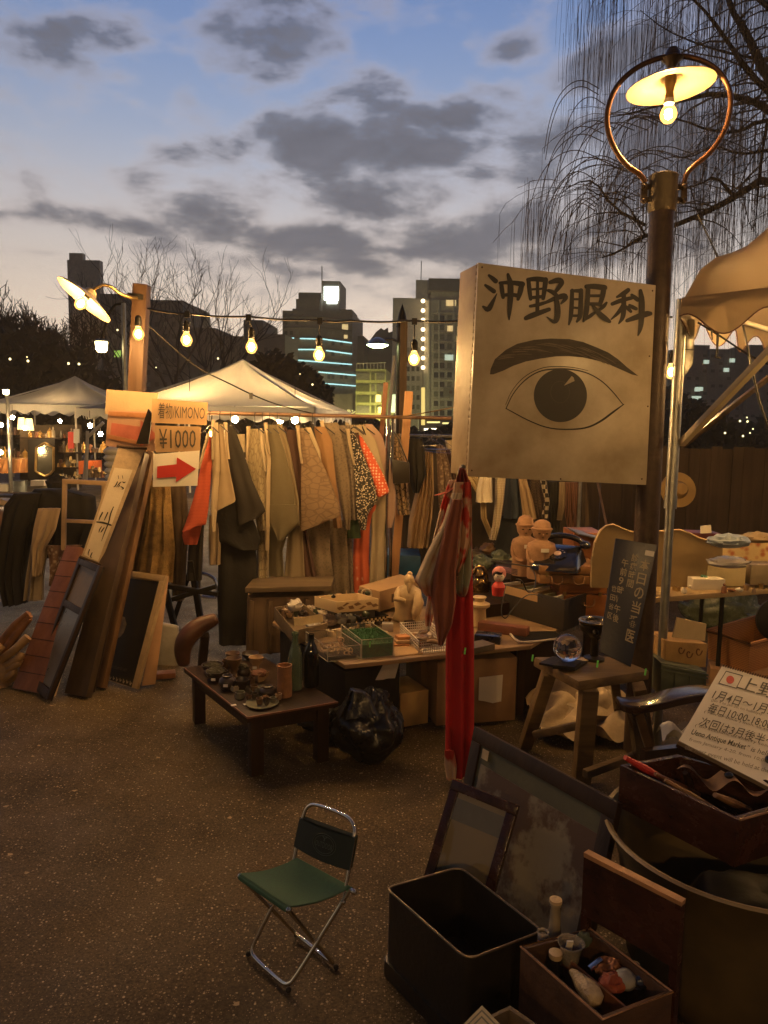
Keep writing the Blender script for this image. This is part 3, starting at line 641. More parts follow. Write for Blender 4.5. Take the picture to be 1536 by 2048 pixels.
for i in range(900):
    t_ = rw.choice(tips); strand(t_, rw.uniform(.3, 1.6) * (1.1 if t_.z > 3.6 else .6), i)
# curtain of long twigs coming down from boughs above the picture, thick at the left fringe of the crown
for i in range(700):
    u = rw.random() ** .75; px = 1130 + 430 * u + rw.gauss(0, 6); Y = 7.4 + rw.uniform(-.6, 1.1); top = P(px, rw.uniform(-260, 120), Y); L = rw.uniform(.6, 2.3) * (.8 if px < 1180 else 1)
    strand(top, L, i)
for i in range(450):
    px = rw.uniform(1045, 1540); Y = 7.6 + rw.uniform(-.7, 1.0); f = abs(px - 1250) / 300; strand(P(px + rw.gauss(0, 8), rw.uniform(330, 480) - (40 if px > 1200 else 0), Y), rw.uniform(.35, 1.2), i)
# thin curved carriers that the curtain hangs from
for i in range(46):
    x0 = rw.uniform(1180, 1420); y0 = rw.uniform(170, 430); Y = 7.9 + rw.uniform(-.4, .6); w = rw.uniform(70, 190)
    pts = [P(x0, y0, Y), P(x0 - w * .35, y0 - 22, Y), P(x0 - w * .7, y0 + 5, Y), P(x0 - w * .9, y0 + 60, Y), P(x0 - w, y0 + 130, Y)]; pts = chaikin(pts, 2); st.tube(pts, [.0055 * (1 - .6 * k / len(pts)) + .001 for k in range(len(pts))], 3, cap=False)
part('hanging_twigs', st, m_willow, wl, kind='stuff')
# ------------------------------------------------------------------ white market tents
m_tent = FABRIC('cream tent cloth', (.68, .66, .56), .5, .12)
m_tentv = FABRIC('grey white tent skirt', (.6, .6, .56), .3, .12)
def hip_tent(label, cx, cy, w, zt, ze, rz=0., walls=(), group='white market tents'):
    r_ = root('market_tent', label, 'tent', (cx, cy, 0), group); R = Matrix.Rotation(rz, 3, 'Z'); o = V((cx, cy, 0))
    cor = [o + R @ V((a * w / 2, b * w / 2, ze)) for a, b in ((-1, -1), (1, -1), (1, 1), (-1, 1))]; pk = o + V((0, 0, zt))
    for i in range(4):
        a, b = cor[i], cor[(i + 1) % 4]
        def f(u, v, a=a, b=b):
            p = a.lerp(b, u).lerp(pk, v); s = math.sin(PI * v) * (.1 + .06 * abs(math.sin(u * PI * 3))); return p - V((0, 0, s))
        part('roof_panel', MB().grid(f, 18, 12), m_tent, r_, smooth=60)
        def g(u, v, a=a, b=b):
            p = a.lerp(b, u); n = (b - a).cross(V((0, 0, 1))).normalized(); return p + n * (.02 + .015 * math.sin(u * 40) * v) - V((0, 0, .02 + v * (.2 + .05 * math.cos(u * 2 * PI * 7))))
        part('valance', MB().grid(g, 84, 3), m_tentv, r_, smooth=60)
        part('pole', MB().tube([V((a.x, a.y, 0)), a], .025, 8), m_whitep, r_)
        part('ridge_pole', MB().tube([a - V((0, 0, .05)), pk - V((0, 0, .08))], .02, 6), m_whitep, r_)
    return r_
pa = P(150, 752, 20.5); pbk = P(495, 718, 15.6)
hip_tent('smaller white pyramid tent at the far left', pa.x, 20.5, 3.4, pa.z, 2.1, .1)
hip_tent('large white pyramid tent with a tall peak behind the kimonos', pbk.x - .1, 15.6, 3.9, pbk.z, 1.98, -.12)
hip_tent('low white tent roof between the two pyramid tents', P(258, 830, 19).x, 19.4, 2.4, 2.45, 2.0, .2)
# ------------------------------------------------------------------ lamps
def bulb(name, label, c, r=.032, m=m_bulb, cord=None, group='bulbs of the light string', par=None, up=V((0, 0, 1)), name2='glass'):
    t = par or root(name, label, 'light bulb', c, group)
    R = V((0, 0, 1)).rotation_difference(up).to_matrix()
    part('bulb_glass', MB().lathe([(.001, -r * 1.15), (r * .6, -r * .95), (r, -r * .2), (r * .95, r * .3), (r * .5, r * 1.1), (r * .42, r * 1.5)], c, 16, R), m_shell, t); part('filament', MB().ball(c, r * .5, 10, 8, (1, 1, 1.3), R), m, t)
    part('socket', MB().lathe([(r * .5, r * 1.35), (r * .62, r * 1.6), (r * .6, r * 2.9), (r * .3, r * 3.3)], c, 12, R), m_black, t)
    if cord is not None: part('cord', MB().tube([c + R @ V((0, 0, r * 3.2)), cord], .004, 6), m_cord, t)
    return t
YS = 4.3
# left wooden post with a gooseneck lamp
pt = P(284, 569, 4.9); pm = P(269, 880, 4.95); pb = pt + (pm - pt) * (pt.z / (pt.z - pm.z))
wp = root('lamp_post', 'square brown wooden post carrying the tilted gooseneck lamp', 'post', pb)
part('post', MB().bar(pb, pt, .092, .092, V((0, 1, 0))), WOOD('reddish post wood', (.08, .042, .02), (.04, .02, .01)), wp, bevel=.004)
part('tape', MB().bar(P(276, 590, 4.9) + V((0, -.002, 0)), P(275, 600, 4.9) + V((0, -.002, 0)), .1, .1, V((0, 1, 0))), m_black, wp)
gn = root('gooseneck_lamp', 'flat round enamel lamp tilted on a curved neck at left', 'lamp', P(168, 600, 4.6))
c0 = P(169, 599, 4.6); ax = V((-.56, -.30, -.77)).normalized(); Rg = V((0, 0, -1)).rotation_difference(ax).to_matrix()
part('neck', MB().tube(chaikin([P(275, 596, 4.86), P(262, 595, 4.8), P(240, 588, 4.75), P(222, 572, 4.7), P(203, 569, 4.65), P(190, 577, 4.6), c0 - ax * .06], 3), .011, 10), m_brass, gn)
m_enam = M('aged yellow enamel', (.36, .29, .18), .35, var=.06, bump=.02)
part('lamp_shade', MB().lathe([(.03, .075), (.045, .045), (.10, .028), (.185, .002), (.187, -.006), (.182, -.004), (.1, .02), (.04, .038), (.001, .04)], c0, 40, Rg), m_enam, gn)
bulb(None, None, c0 + ax * .035, .034, m_bulb_big, par=gn, up=-ax)
# cable with bulbs
ends = [(296, 617), (375, 627), (497, 633), (640, 640), (700, 641), (828, 641), (935, 640), (1100, 634), (1345, 634)]
cab = [P(296, 617, 4.86)]
for a, b in zip(ends, ends[1:]):
    for k in range(8):
        f = k / 8; cab.append(P(a[0] + (b[0] - a[0]) * f, a[1] + (b[1] - a[1]) * f + 3 * math.sin(PI * f), YS))
cab.append(P(*ends[-1], YS)); thing('light_cable', 'dark cable strung from the wooden post across to the big sign', 'cable', MB().tube(cab, .006, 6), m_cord)
strn = [(277, 668, 278, 640, 'bulb hanging on the face of the left wooden post'), (373, 680, 375, 627, 'first hanging bulb right of the wooden post'), (503, 694, 497, 633, 'hanging bulb just above the white tent peak'), (638, 710, 640, 640, 'hanging bulb in front of the dark hotel'), (828, 718, 829, 641, 'hanging bulb nearest the left edge of the eye sign')]
for (x, y, cx, cy, lab) in strn:
    Yb = YS if x > 300 else 4.52
    bulb('hanging_bulb', lab, P(x, y, Yb), .033, m_bulb, P(cx, cy, Yb))
    if x > 300: thing('cable_clip', 'black clip on the cable over the ' + lab.replace('hanging ', ''), 'clip', MB().box(P(cx, cy + 2, YS - .012), (.03, .02, .035)), m_cord, 'clips on the light cable')
bulb('hanging_bulb', 'bright bulb half hidden behind the sign pole at right', P(1343, 744, 4.15), .034, m_bulb, P(1343, 700, 4.15))
bulb('hanging_bulb', 'low bulb glowing beside the red sleeve and price card', P(423, 868, 5.05), .024, m_bulb, P(424, 830, 5.05))
bulb('hanging_bulb', 'bulb hung up under the right tent roof', V((2.75, 3.9, 2.15)), .036, m_bulb_big, V((2.75, 3.9, 2.45)))
bulb('hanging_bulb', 'bulb hung at the front edge of the right tent', V((2.15, 2.3, 2.1)), .034, m_bulb, V((2.15, 2.3, 2.4)))
for i, (x, y) in enumerate(((-1.6, -3.3), (1.4, -3.6))): bulb('hanging_bulb', ('string bulb behind the photographer on the left', 'string bulb behind the photographer on the right')[i], V((x, y, 2.7)), .06, m_bulb_big, V((x, y, 3.1)))
thing('light_cable', 'cable of the light string behind the photographer', 'cable', MB().tube([V((-4, -3.2, 3.12)), V((-1.6, -3.3, 3.1)), V((1.4, -3.6, 3.1)), V((4, -3.6, 3.15))], .006, 6), m_cord)
lc = [P(298, 652, 4.9), P(340, 690, 4.95), P(395, 737, 5.0), P(455, 765, 5.0), P(500, 788, 5.05), P(560, 812, 5.1), P(640, 830, 5.2)]
thing('slack_cord', 'slack cord drooping from the post down to the kimono rail', 'cord', MB().tube(chaikin(lc, 2), .005, 6), m_cord)
thing('cord_tag', 'small dark plug on the slack cord before the tent roof', 'plug', MB().box(P(502, 792, 5.04), (.02, .02, .04)), m_cord)
bp_ = [P(760, 838, 5.2), P(810, 832, 5.2), P(860, 824, 5.1), P(920, 812, 4.9)]
thing('wire', 'thin wire running from the rack end to the eye sign', 'wire', MB().tube(chaikin(bp_, 1), .004, 5), m_brass)
# ------------------------------------------------------------------ big lamp on its pole
YP = 3.68
ptop = P(1327, 352, YP); plow = P(1291, 1100, YP - .05); pbase = ptop + (plow - ptop) * (ptop.z / (ptop.z - plow.z))
pdir = (ptop - pbase).normalized(); Rp = V((0, 0, 1)).rotation_difference(pdir).to_matrix()
lp = root('lamp_pole', 'tall brown iron pole topped by an oval ring lamp', 'street lamp', pbase)
H_ = (ptop - pbase).length
part('pole', MB().lathe([(.062, 0), (.06, .3), (.0585, 1.5), (.058, H_ - .16)], pbase, 28, Rp), m_polem, lp)
part('collar', MB().lathe([(.060, H_ - .17), (.067, H_ - .155), (.068, H_ - .008), (.07, H_ - .004), (.068, H_), (.055, H_ - .006), (.001, H_ - .01)], pbase, 28, Rp), M('collar iron', (.13, .10, .065), .4, .5, sc=12), lp)
ring = [(1290, 366), (1284, 352), (1270, 342), (1253, 331), (1228, 298), (1213, 255), (1215, 213), (1233, 170), (1270, 136), (1310, 118), (1344, 111), (1384, 114), (1421, 128), (1446, 151), (1462, 185), (1460, 227), (1449, 264), (1421, 306), (1387, 332), (1372, 348), (1368, 366)]
part('ring', MB().tube(chaikin([P(x, y, YP) for x, y in ring], 2), .0125, 12), M('brown ring iron', (.13, .06, .03), .35, .6, sc=18), lp)
for s, x in ((-1, 1287), (1, 1367)):
    a = P(x, 372, YP); b = P(x, 404, YP); q = MB(); q.bar(a + V((0, 0, .012)), b, .02, .03); q.bar(P(x, 374, YP), P(x - s * 16, 374, YP), .018, .024); q.bar(P(x, 400, YP), P(x - s * 16, 400, YP), .018, .024)
    q.ball(P(x, 373, YP - .02), .013, 8, 6); q.ball(P(x, 402, YP - .02), .013, 8, 6); part('bracket', q, m_polem, lp, bevel=.002)
tp = P(1345, 112, YP); part('finial', MB().lathe([(.001, .045), (.022, .035), (.034, .012), (.04, -.004), (.052, -.012), (.03, -.03), (.018, -.055), (.02, -.07)], tp, 20), m_polem, lp)
sc0 = P(1341, 172, YP); Rs = Matrix.Rotation(-.09, 3, 'Y')
part('lamp_shade', MB().lathe([(.022, .075), (.05, .05), (.075, .03), (.14, .022), (.197, .0), (.20, -.005), (.195, -.006), (.14, .014), (.08, .02), (.05, .034), (.02, .05), (.001, .05)], sc0, 48, Rs), m_enam, lp)
bb = P(1337, 228, YP)
part('socket', MB().lathe([(.017, .055), (.02, .06), (.02, .085), (.016, .095), (.021, .12), (.026, .16), (.02, .19)], bb, 16), m_brass, lp)
part('socket_ring', MB().lathe([(.022, .045), (.023, .065), (.018, .07)], bb, 16), M('white porcelain', (.75, .7, .6), .3, var=.05, bump=0), lp)
part('bulb_glass', MB().lathe([(.001, -.042), (.022, -.037), (.036, -.018), (.039, .0), (.034, .018), (.022, .036), (.016, .052)], bb, 20), m_shell, lp); part('filament', MB().ball(bb, .018, 10, 8, (1, 1, 1.3)), m_bulb, lp)
# ------------------------------------------------------------------ the eye clinic sign
dL, dR = 3.33, 3.58
SQ = [P(957, 525, dL), P(1312, 570, dR), P(1293, 970, dR), P(935, 953, dL)]
planar(SQ)
n_s = ((SQ[3] - SQ[0]).cross(SQ[1] - SQ[0])).normalized()
def sgn_mat():
    m = M('sun yellowed sign paint', (.62, .54, .40), .33, var=.3, sc=3.2, bump=.06, spec=.5, col2=(.38, .30, .19), bs=30); return m
es = root('eye_sign', 'big square cream sign with brush lettering and a painted eye', 'sign', SQ[3])
part('face_panel', MB().slab(SQ, .018), sgn_mat(), es, bevel=.003)
body = [bil(SQ, u, v) - n_s * .0185 for u, v in ((0.001, .002), (.955, .002), (.955, .998), (.001, .998))]
part('box_body', MB().slab(body, .2), M('worn sign side', (.36, .27, .15), .5, var=.4, sc=7, col2=(.22, .14, .07)), es, bevel=.004)
q = MB(); rs_ = random.Random(4)
for i in range(30): q.bar(body[0].lerp(body[3], i / 30) - n_s * .0, body[0].lerp(body[3], i / 30 + .02) - n_s * .0 + V((-.002, 0, 0)), .004, .004)
part('edge_chips', q, M('chipped paint', (.3, .2, .1), .7), es)
def onS(x, y, off=.0012): p = onplane(900 + x / 3.572, 500 + y / 3.572, SQ[0], n_s); return p + n_s * off
CH = {
 'painted_character': [
  [(278, 182, 16), (300, 200, 26), (325, 222, 30)], [(252, 252, 16), (280, 272, 26), (312, 295, 28)], [(236, 405, 14), (272, 432, 36), (300, 380, 26), (334, 312, 5)],
  [(365, 240, 24), (370, 285, 28), (378, 338, 22)], [(355, 236, 18), (440, 232, 26), (515, 245, 34)], [(512, 245, 30), (500, 300, 34), (484, 352, 20)], [(372, 325, 20), (430, 318, 22), (490, 328, 26)], [(412, 176, 18), (432, 240, 36), (430, 340, 36), (422, 440, 26), (420, 498, 8)]],
 'painted_character.a': [
  [(560, 215, 24), (566, 280, 28), (575, 350, 22)], [(556, 212, 22), (620, 206, 32), (680, 215, 30)], [(682, 212, 30), (676, 270, 30), (664, 345, 24)], [(568, 283, 14), (670, 276, 14)], [(575, 342, 20), (665, 332, 20)], [(624, 214, 16), (624, 330, 22), (622, 440, 24)], [(572, 402, 18), (630, 392, 24), (692, 372, 18)], [(540, 488, 26), (580, 470, 34), (640, 448, 30), (705, 425, 24)],
  [(712, 232, 22), (770, 214, 36), (800, 228, 34), (775, 270, 26), (745, 305, 20)], [(700, 290, 20), (730, 300, 28), (758, 325, 24)], [(690, 372, 20), (750, 345, 28), (815, 325, 36), (826, 345, 30), (790, 385, 10)], [(755, 345, 26), (768, 420, 34), (764, 490, 34), (742, 520, 26), (690, 480, 6)]],
 'painted_character.b': [
  [(872, 290, 24), (868, 400, 28), (862, 480, 26), (848, 532, 12)], [(866, 292, 18), (932, 292, 26)], [(935, 290, 28), (932, 400, 30), (928, 480, 30), (905, 512, 14)], [(876, 352, 14), (925, 352, 14)], [(876, 412, 14), (925, 416, 14)], [(870, 470, 16), (925, 470, 16)],
  [(972, 262, 26), (1030, 260, 34), (1102, 270, 34)], [(1098, 268, 30), (1088, 330, 32), (1068, 392, 24)], [(985, 328, 18), (1075, 328, 18)], [(985, 385, 20), (1066, 388, 22)], [(985, 264, 26), (978, 380, 30), (968, 470, 30), (950, 510, 14)], [(962, 500, 12), (1000, 470, 26), (1046, 438, 10)], [(1012, 392, 16), (1060, 455, 32), (1100, 488, 36), (1136, 512, 20)], [(1114, 378, 14), (1095, 402, 26), (1058, 435, 14)]],
 'painted_character.c': [
  [(1272, 286, 26), (1240, 312, 32), (1192, 336, 14)], [(1158, 386, 22), (1220, 360, 28), (1298, 342, 22)], [(1240, 310, 26), (1240, 400, 32), (1236, 480, 30), (1205, 525, 10)], [(1232, 402, 26), (1200, 450, 24), (1150, 496, 8)], [(1248, 400, 16), (1270, 418, 26), (1290, 440, 18)],
  [(1296, 322, 18), (1315, 338, 28), (1338, 356, 26)], [(1280, 396, 18), (1300, 408, 26), (1326, 420, 22)], [(1262, 505, 22), (1330, 480, 34), (1400, 456, 38), (1428, 455, 26)], [(1358, 292, 22), (1368, 360, 38), (1366, 470, 36), (1358, 560, 30), (1340, 612, 8)]]}
for nm, sts in CH.items():
    q = MB()
    for i, s in enumerate(sts): stroke(q, [(a_, b_, w_ * 1.2) for a_, b_, w_ in s], lambda x, y, i=i: onS(x, y, .0012 + .0003 * i))
    part('painted_character', q, m_ink, es, smooth=0)
q = MB(); brow = [(285, 888), (290, 850), (320, 780), (400, 712), (480, 670), (600, 642), (720, 632), (850, 636), (950, 657), (1050, 697), (1130, 732), (1200, 780), (1270, 842), (1345, 900), (1300, 890), (1210, 850), (1130, 815), (1050, 790), (950, 768), (850, 758), (760, 760), (650, 775), (540, 797), (450, 828), (380, 862), (310, 888)]
poly(q, brow, lambda x, y: onS(x, y, .001)); part('painted_brow', q, M('brow paint', (.07, .055, .04), .6, sc=40, var=.5, col2=(.03, .022, .016), stretch=(.3, .3, 3)), es, smooth=0)
q = MB()
for i in range(46):
    f = rs_.random() * .85; x = 310 + f * 900; yt = 690 + ((f - .45) ** 2) * 500; w = 60 * (1 - abs(f - .5) * .9); y0 = yt + rs_.uniform(-.6, .6) * w
    stroke(q, [(x, y0, 2), (x + 50, y0 - 14 + 40 * f, 5), (x + 110, y0 - 18 + 90 * f, 2)], lambda a, b, i=i: onS(a, b, .0014 + .00004 * i))
part('brow_hairs', q, M('brow hair strokes', (.17, .135, .095), .6, bump=0), es, smooth=0)
q = MB(); ir = []
for k in range(64):
    a = 2 * PI * k / 64; x = 788 + 190 * math.cos(a); y = 1040 + 190 * math.sin(a); ir.append((x, max(y, 856)))
q.add([onS(x, y, .001) for x, y in ir], [tuple(range(64))]); part('painted_iris', q, m_ink, es, smooth=0)
q = MB(); stroke(q, [(785 + 68 * math.cos(a / 20 * 2 * PI), 1015 + 78 * math.sin(a / 20 * 2 * PI), 3) for a in range(21)], lambda x, y: onS(x, y, .0016)); part('iris_ring', q, M('dim ring paint', (.06, .05, .035), .5, bump=0), es, smooth=0); q = MB(); poly(q, [(812, 970), (868, 900), (882, 912), (889, 936)], lambda x, y: onS(x, y, .0018))
part('iris_highlight', q, M('highlight paint', (.4, .33, .22), .5, bump=0), es, smooth=0)
q = MB()
stroke(q, [(400, 1130, 6), (450, 1020, 6), (540, 920, 8), (640, 862, 9), (740, 850, 12), (860, 850, 12), (980, 876, 8), (1080, 932, 8), (1160, 1010, 8), (1235, 1105, 6)], lambda x, y: onS(x, y, .0021))
stroke(q, [(398, 1132, 6), (450, 1160, 7), (560, 1220, 8), (700, 1275, 9), (850, 1284, 10), (980, 1272, 12), (1080, 1222, 15), (1160, 1160, 15), (1240, 1102, 6)], lambda x, y: onS(x, y, .0024))
stroke(q, [(395, 1108, 3), (440, 1000, 4), (530, 900, 5), (640, 845, 6), (730, 830, 6), (870, 836, 6), (985, 862, 3)], lambda x, y: onS(x, y, .0021)); part('painted_lids', q, m_ink, es, smooth=0)
q = MB()
for (u, v) in ((.02, .02), (.98, .03), (.97, .97), (.02, .97), (.98, .35), (.985, .6), (.5, .99)): q.ball(bil(SQ, u, v) + n_s * .001, .004, 8, 6)
part('nail', q, M('rusty nail heads', (.12, .06, .03), .6), es)
# ------------------------------------------------------------------ right tent
C0 = P(1366, 604, 3.7); e1 = V((.70, -.71, 0)); e2 = V((.71, .70, 0)); Lt = 2.5; zE = C0.z
pk = C0 + (e1 + e2) * Lt / 2 + V((0, 0, 1.15)); cr4 = [C0, C0 + e1 * Lt, C0 + (e1 + e2) * Lt, C0 + e2 * Lt]
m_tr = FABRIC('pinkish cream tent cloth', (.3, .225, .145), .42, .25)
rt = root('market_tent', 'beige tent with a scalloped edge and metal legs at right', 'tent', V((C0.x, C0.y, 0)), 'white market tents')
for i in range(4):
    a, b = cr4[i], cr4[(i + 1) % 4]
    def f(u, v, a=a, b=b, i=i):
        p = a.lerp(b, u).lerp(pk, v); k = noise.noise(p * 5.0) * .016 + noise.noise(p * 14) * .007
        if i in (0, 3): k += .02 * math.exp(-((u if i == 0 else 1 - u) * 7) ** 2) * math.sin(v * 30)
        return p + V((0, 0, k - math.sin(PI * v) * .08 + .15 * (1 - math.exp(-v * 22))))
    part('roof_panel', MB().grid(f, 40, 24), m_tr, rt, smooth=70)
    def g(u, v, a=a, b=b):
        n = (b - a).cross(V((0, 0, 1))).normalized(); ph = u * Lt / .36 * 2 * PI
        dep = .135 + .052 * math.cos(ph + 2.6); return a.lerp(b, u) + n * (.012 + .018 * math.sin(u * 30 + 1) * v) - V((0, 0, -.02 + v * dep))
    part('valance', MB().grid(g, 120, 6), m_tr, rt, smooth=70)
    def g2(u, a=a, b=b): return g(u, 1, a, b)
    part('valance_piping', MB().tube([g2(k / 120) for k in range(121)], .0035, 5), M('brown piping', (.12, .05, .03), .7), rt)
    part('eave_rail', MB().tube([a + (pk - a) * .02 - V((0, 0, .04)), b + (pk - b) * .02 - V((0, 0, .04))], .014, 8), m_whitep, rt)
la = P(1362, 640, 3.78); lb = P(1331, 1180, 3.7); lz = la + (lb - la) * (la.z / (la.z - lb.z))
lm_ = la.lerp(lz, .42)
part('leg', MB().tube([la + V((0, 0, .1)), lm_], .028, 14), m_steel, rt); part('leg_lower', MB().tube([lm_ + V((0, 0, .02)), lz], .022, 14), m_steel, rt)
part('leg_sleeve', MB().tube([la.lerp(lz, .405), la.lerp(lz, .435)], .031, 14), m_steel, rt); 
q = MB(); q.bar(P(1378, 640, 3.78), P(1376, 700, 3.78), .05, .04); q.prism([P(1366, 700, 3.76), P(1388, 700, 3.76), P(1386, 728, 3.76), P(1370, 752, 3.76)], V((0, .03, 0))); part('leg_bracket', q, m_steel, rt, bevel=.003)
q = MB().bar(P(1362, 888, 3.74), P(1600, 640, 3.1), .036, .03); part('brace', q, M('cream painted brace', (.62, .52, .34), .4, var=.15), rt, bevel=.003)
q = MB().bar(P(1364, 892, 3.79), P(1620, 690, 3.9), .03, .024); part('brace', q, m_polem, rt, bevel=.003)
q = MB(); q.tube([P(1396, 645, 3.76), P(1440, 672, 3.7), P(1500, 712, 3.6), P(1560, 740, 3.5)], .005, 6); q.tube([P(1486, 650, 3.6), P(1500, 720, 3.6), P(1518, 800, 3.58), P(1545, 880, 3.55)], .005, 6); q.tube([P(1436, 662, 3.66), P(1434, 705, 3.66), P(1431, 713, 3.66), P(1440, 716, 3.66)], .006, 6); q.tube([P(1420, 640, 3.7), P(1425, 680, 3.7)], .004, 5)
part('tie_cord', q, m_cord, rt)
q = MB(); q.tube([P(1448, 545, 3.66), P(1420, 480, 3.8), P(1395, 430, 3.9)], .004, 5); thing('guy_line', 'thin guy line running up from the right tent roof', 'rope', q, m_cord)
# ------------------------------------------------------------------ plank fence behind the stalls
fz = P(1400, 895, 8.2).z
fc = root('plank_fence', 'dark brown fence of upright planks behind the right stall', 'fence', V((P(1340, 900, 8.2).x, 8.2, 0)))
mf = [WOOD('fence wood %d' % i, (.10 + .006 * i, .065 + .004 * i, .038 + .003 * i), (.065, .042, .025), rough=.7) for i in range(3)]
x = P(1085, 900, 8.2).x; rf = random.Random(9)
while x < 5.6:
    w = .12; hh = fz + rf.uniform(-.015, .015); part('plank', MB().box((x, 8.2 + rf.uniform(-.01, .01), hh / 2), (w - .004, .02, hh)), rf.choice(mf), fc, smooth=0); x += w
part('rail', MB().box(((P(1085, 900, 8.2).x + 5.6) / 2, 8.25, fz - .2), (5.6 - P(1085, 900, 8.2).x, .05, .08)), mf[0], fc)
thing('leaning_pole', 'pale bamboo pole leaning on the dark fence', 'pole', MB().tube([P(1190, 940, 7.6), P(1215, 1060, 7.2)], .012, 8), m_wood)
# straw hat
hp = P(1356, 980, 6.6); Rh = Matrix.Rotation(math.radians(78), 3, 'X')
thing('straw_hat', 'round straw hat hung on the plank fence by the tent leg', 'hat', MB().lathe([(.16, .0), (.155, .012), (.08, .02), (.07, .05), (.05, .09), (.001, .1)], hp, 32, Rh), M('plaited straw', (.42, .27, .1), .8, kind='stripe', sc=30, col2=(.28, .17, .06)))
thing('fence_post', 'weathered upright post between the garments and the fence', 'post', MB().bar(P(1168, 1075, 7.0) * 1, P(1160, 940, 7.0), .1, .06, V((0, 1, 0))), m_oldz)
# ------------------------------------------------------------------ kimono rack
zr = (P(400, 826, 4.9).z + P(890, 836, 5.5).z) / 2
ra = P(330, 824, 4.82); rbb = P(902, 836, 5.55); ra.z = rbb.z = zr
rk = root('clothes_rack', 'long steel clothes rail hung with kimonos in a row', 'clothes rack', V((P(776, 840, 5.38).x, 5.38, 0)))
part('rail', MB().tube([ra, rbb], .014, 10), M('brownish rail pipe', (.28, .17, .11), .35, .5), rk)
x7 = P(776, 850, 5.38); part('upright', MB().tube([V((x7.x, 5.38, 0)), V((x7.x, 5.38, zr))], .012, 10), m_chrome, rk); part('upright', MB().tube([V((x7.x + .035, 5.45, .2)), V((x7.x + .035, 5.45, zr))], .012, 10), m_chrome, rk)
part('foot', MB().tube([V((x7.x - .3, 5.38, .04)), V((x7.x + .3, 5.38, .04))], .012, 8), m_chrome, rk)
q = MB().bar(V((P(800, 850, 5.5).x - .05, 5.62, 0)), P(818, 783, 5.62), .062, .04, V((0, 1, 0))); thing('upright_timber', 'light orange timber upright at the end of the kimono rack', 'post', q, M('light timber', (.5, .27, .12), .6, col2=(.36, .18, .08), stretch=(1, 1, .1), sc=14), bevel=.003)
thing('upright_timber', 'thin dark reddish timber leaning by the rack end', 'post', MB().bar(P(762, 880, 5.5), P(772, 765, 5.5), .035, .03, V((0, 1, 0))), m_redwood)
thing('leaning_pole', 'dark square timber beside the greenish lamp post', 'post', MB().bar(V((P(806, 860, 7.5).x, 7.5, 0)), P(808, 640, 7.5), .07, .06, V((0, 1, 0))), m_oldz)
def hanger(par, x, y, Y, w=.19, tilt=0.):
    p = P(x, y, Y); top = V((p.x, p.y, zr)); a = V((math.cos(tilt), math.sin(tilt), 0)); q = MB()
    q.tube(chaikin([top + V((0, .016, 0)), top + V((0, 0, .016)), top + V((0, -.016, .0)), top + V((0, -.004, -.03)), top - V((0, 0, .075))], 1), .0025, 5)
    q.tube([top - V((0, 0, .075)) - a * w + V((0, 0, -.05)), top - V((0, 0, .075)), top - V((0, 0, .075)) + a * w + V((0, 0, -.05))], .004, 5)
    part('hanger', q, m_cord, par)
def rows(pr, Y, dy=0.): return [(P(a, y, Y + dy * i), P(b, y2 if len(rest) else y, Y + dy * i)) for i, (y, a, b, *rest) in enumerate(pr) for y2 in [rest[0] if rest else y]]
def garment(label, Y, mats, pieces, cat='kimono', name='kimono', hx=None, group='kimonos on the long rail', hy=835, t=.05, pl=3, amp=.014):
    """pieces: (part name, material, rows [(y, left, right, optional y of the right side)], depth offset)"""
    p0 = pieces[0][2]; r_ = root(name, label, cat, V((P((p0[0][1] + p0[0][2]) / 2, p0[0][0], Y).x, Y, .3)), group)
    for k, (nm, m, rw_, dY, *opt) in enumerate(pieces):
        part(nm, MB().cloth(rows(rw_, Y + dY), opt[0] if opt else t, pl, amp, seed=hash_(label) + k, nrow=22) if False else MB().cloth(rows(rw_, Y + dY), opt[0] if opt else t, *((pl, amp) if name != 'kimono' else (1.7, .011) if nm in ('body', 'skirt', 'front') else (1.3, .007)), seed=hash_(label) + k, nrow=22, lump=.011), m, r_, smooth=80)
    if name == 'kimono':
        cw = pieces[0][2]; y0, l0, r0 = cw[0][:3]; y1 = y0 + (cw[-1][0] - y0) * .34; f1_ = .34 * (len(cw) - 1); i1 = int(f1_); l1 = cw[i1][1] + (cw[min(i1 + 1, len(cw) - 1)][1] - cw[i1][1]) * (f1_ - i1)
        part('collar', MB().cloth(rows([(y0 - 5, l0 - 1, l0 + 7), (y0 + (y1 - y0) * .5, (l0 + l1) / 2 - 2, (l0 + l1) / 2 + 4), (y1, l1 - 2, l1 + 3)], Y + pieces[0][3] - .035), .02, 1, .004, seed=3, nrow=10, nseg=12), (k_cr2, k_mar, k_pale, k_blk2)[hash_(label) % 4], r_, smooth=80)
    if hx: hanger(r_, hx, hy, Y, .12, -.9)
    return r_
def hash_(s): return sum(ord(c) * (i % 7 + 1) for i, c in enumerate(s)) % 97
CL = lambda n, c, **k: M(n, c, k.pop('rough', .85), bump=k.pop('bump', .2), **k)
k_red = CL('vermilion ribbed silk', (.52, .09, .035), kind='stripez', sc=34, col2=(.40, .065, .03)); k_cream = CL('sand coloured plain silk', (0.279, 0.205, 0.124), var=.12, sc=4); k_blk = CL('black wool cloth', (0.0124, 0.0105, 0.00806), var=.3); k_blk2 = CL('brown black crepe', (0.0198, 0.0149, 0.0105), var=.3)
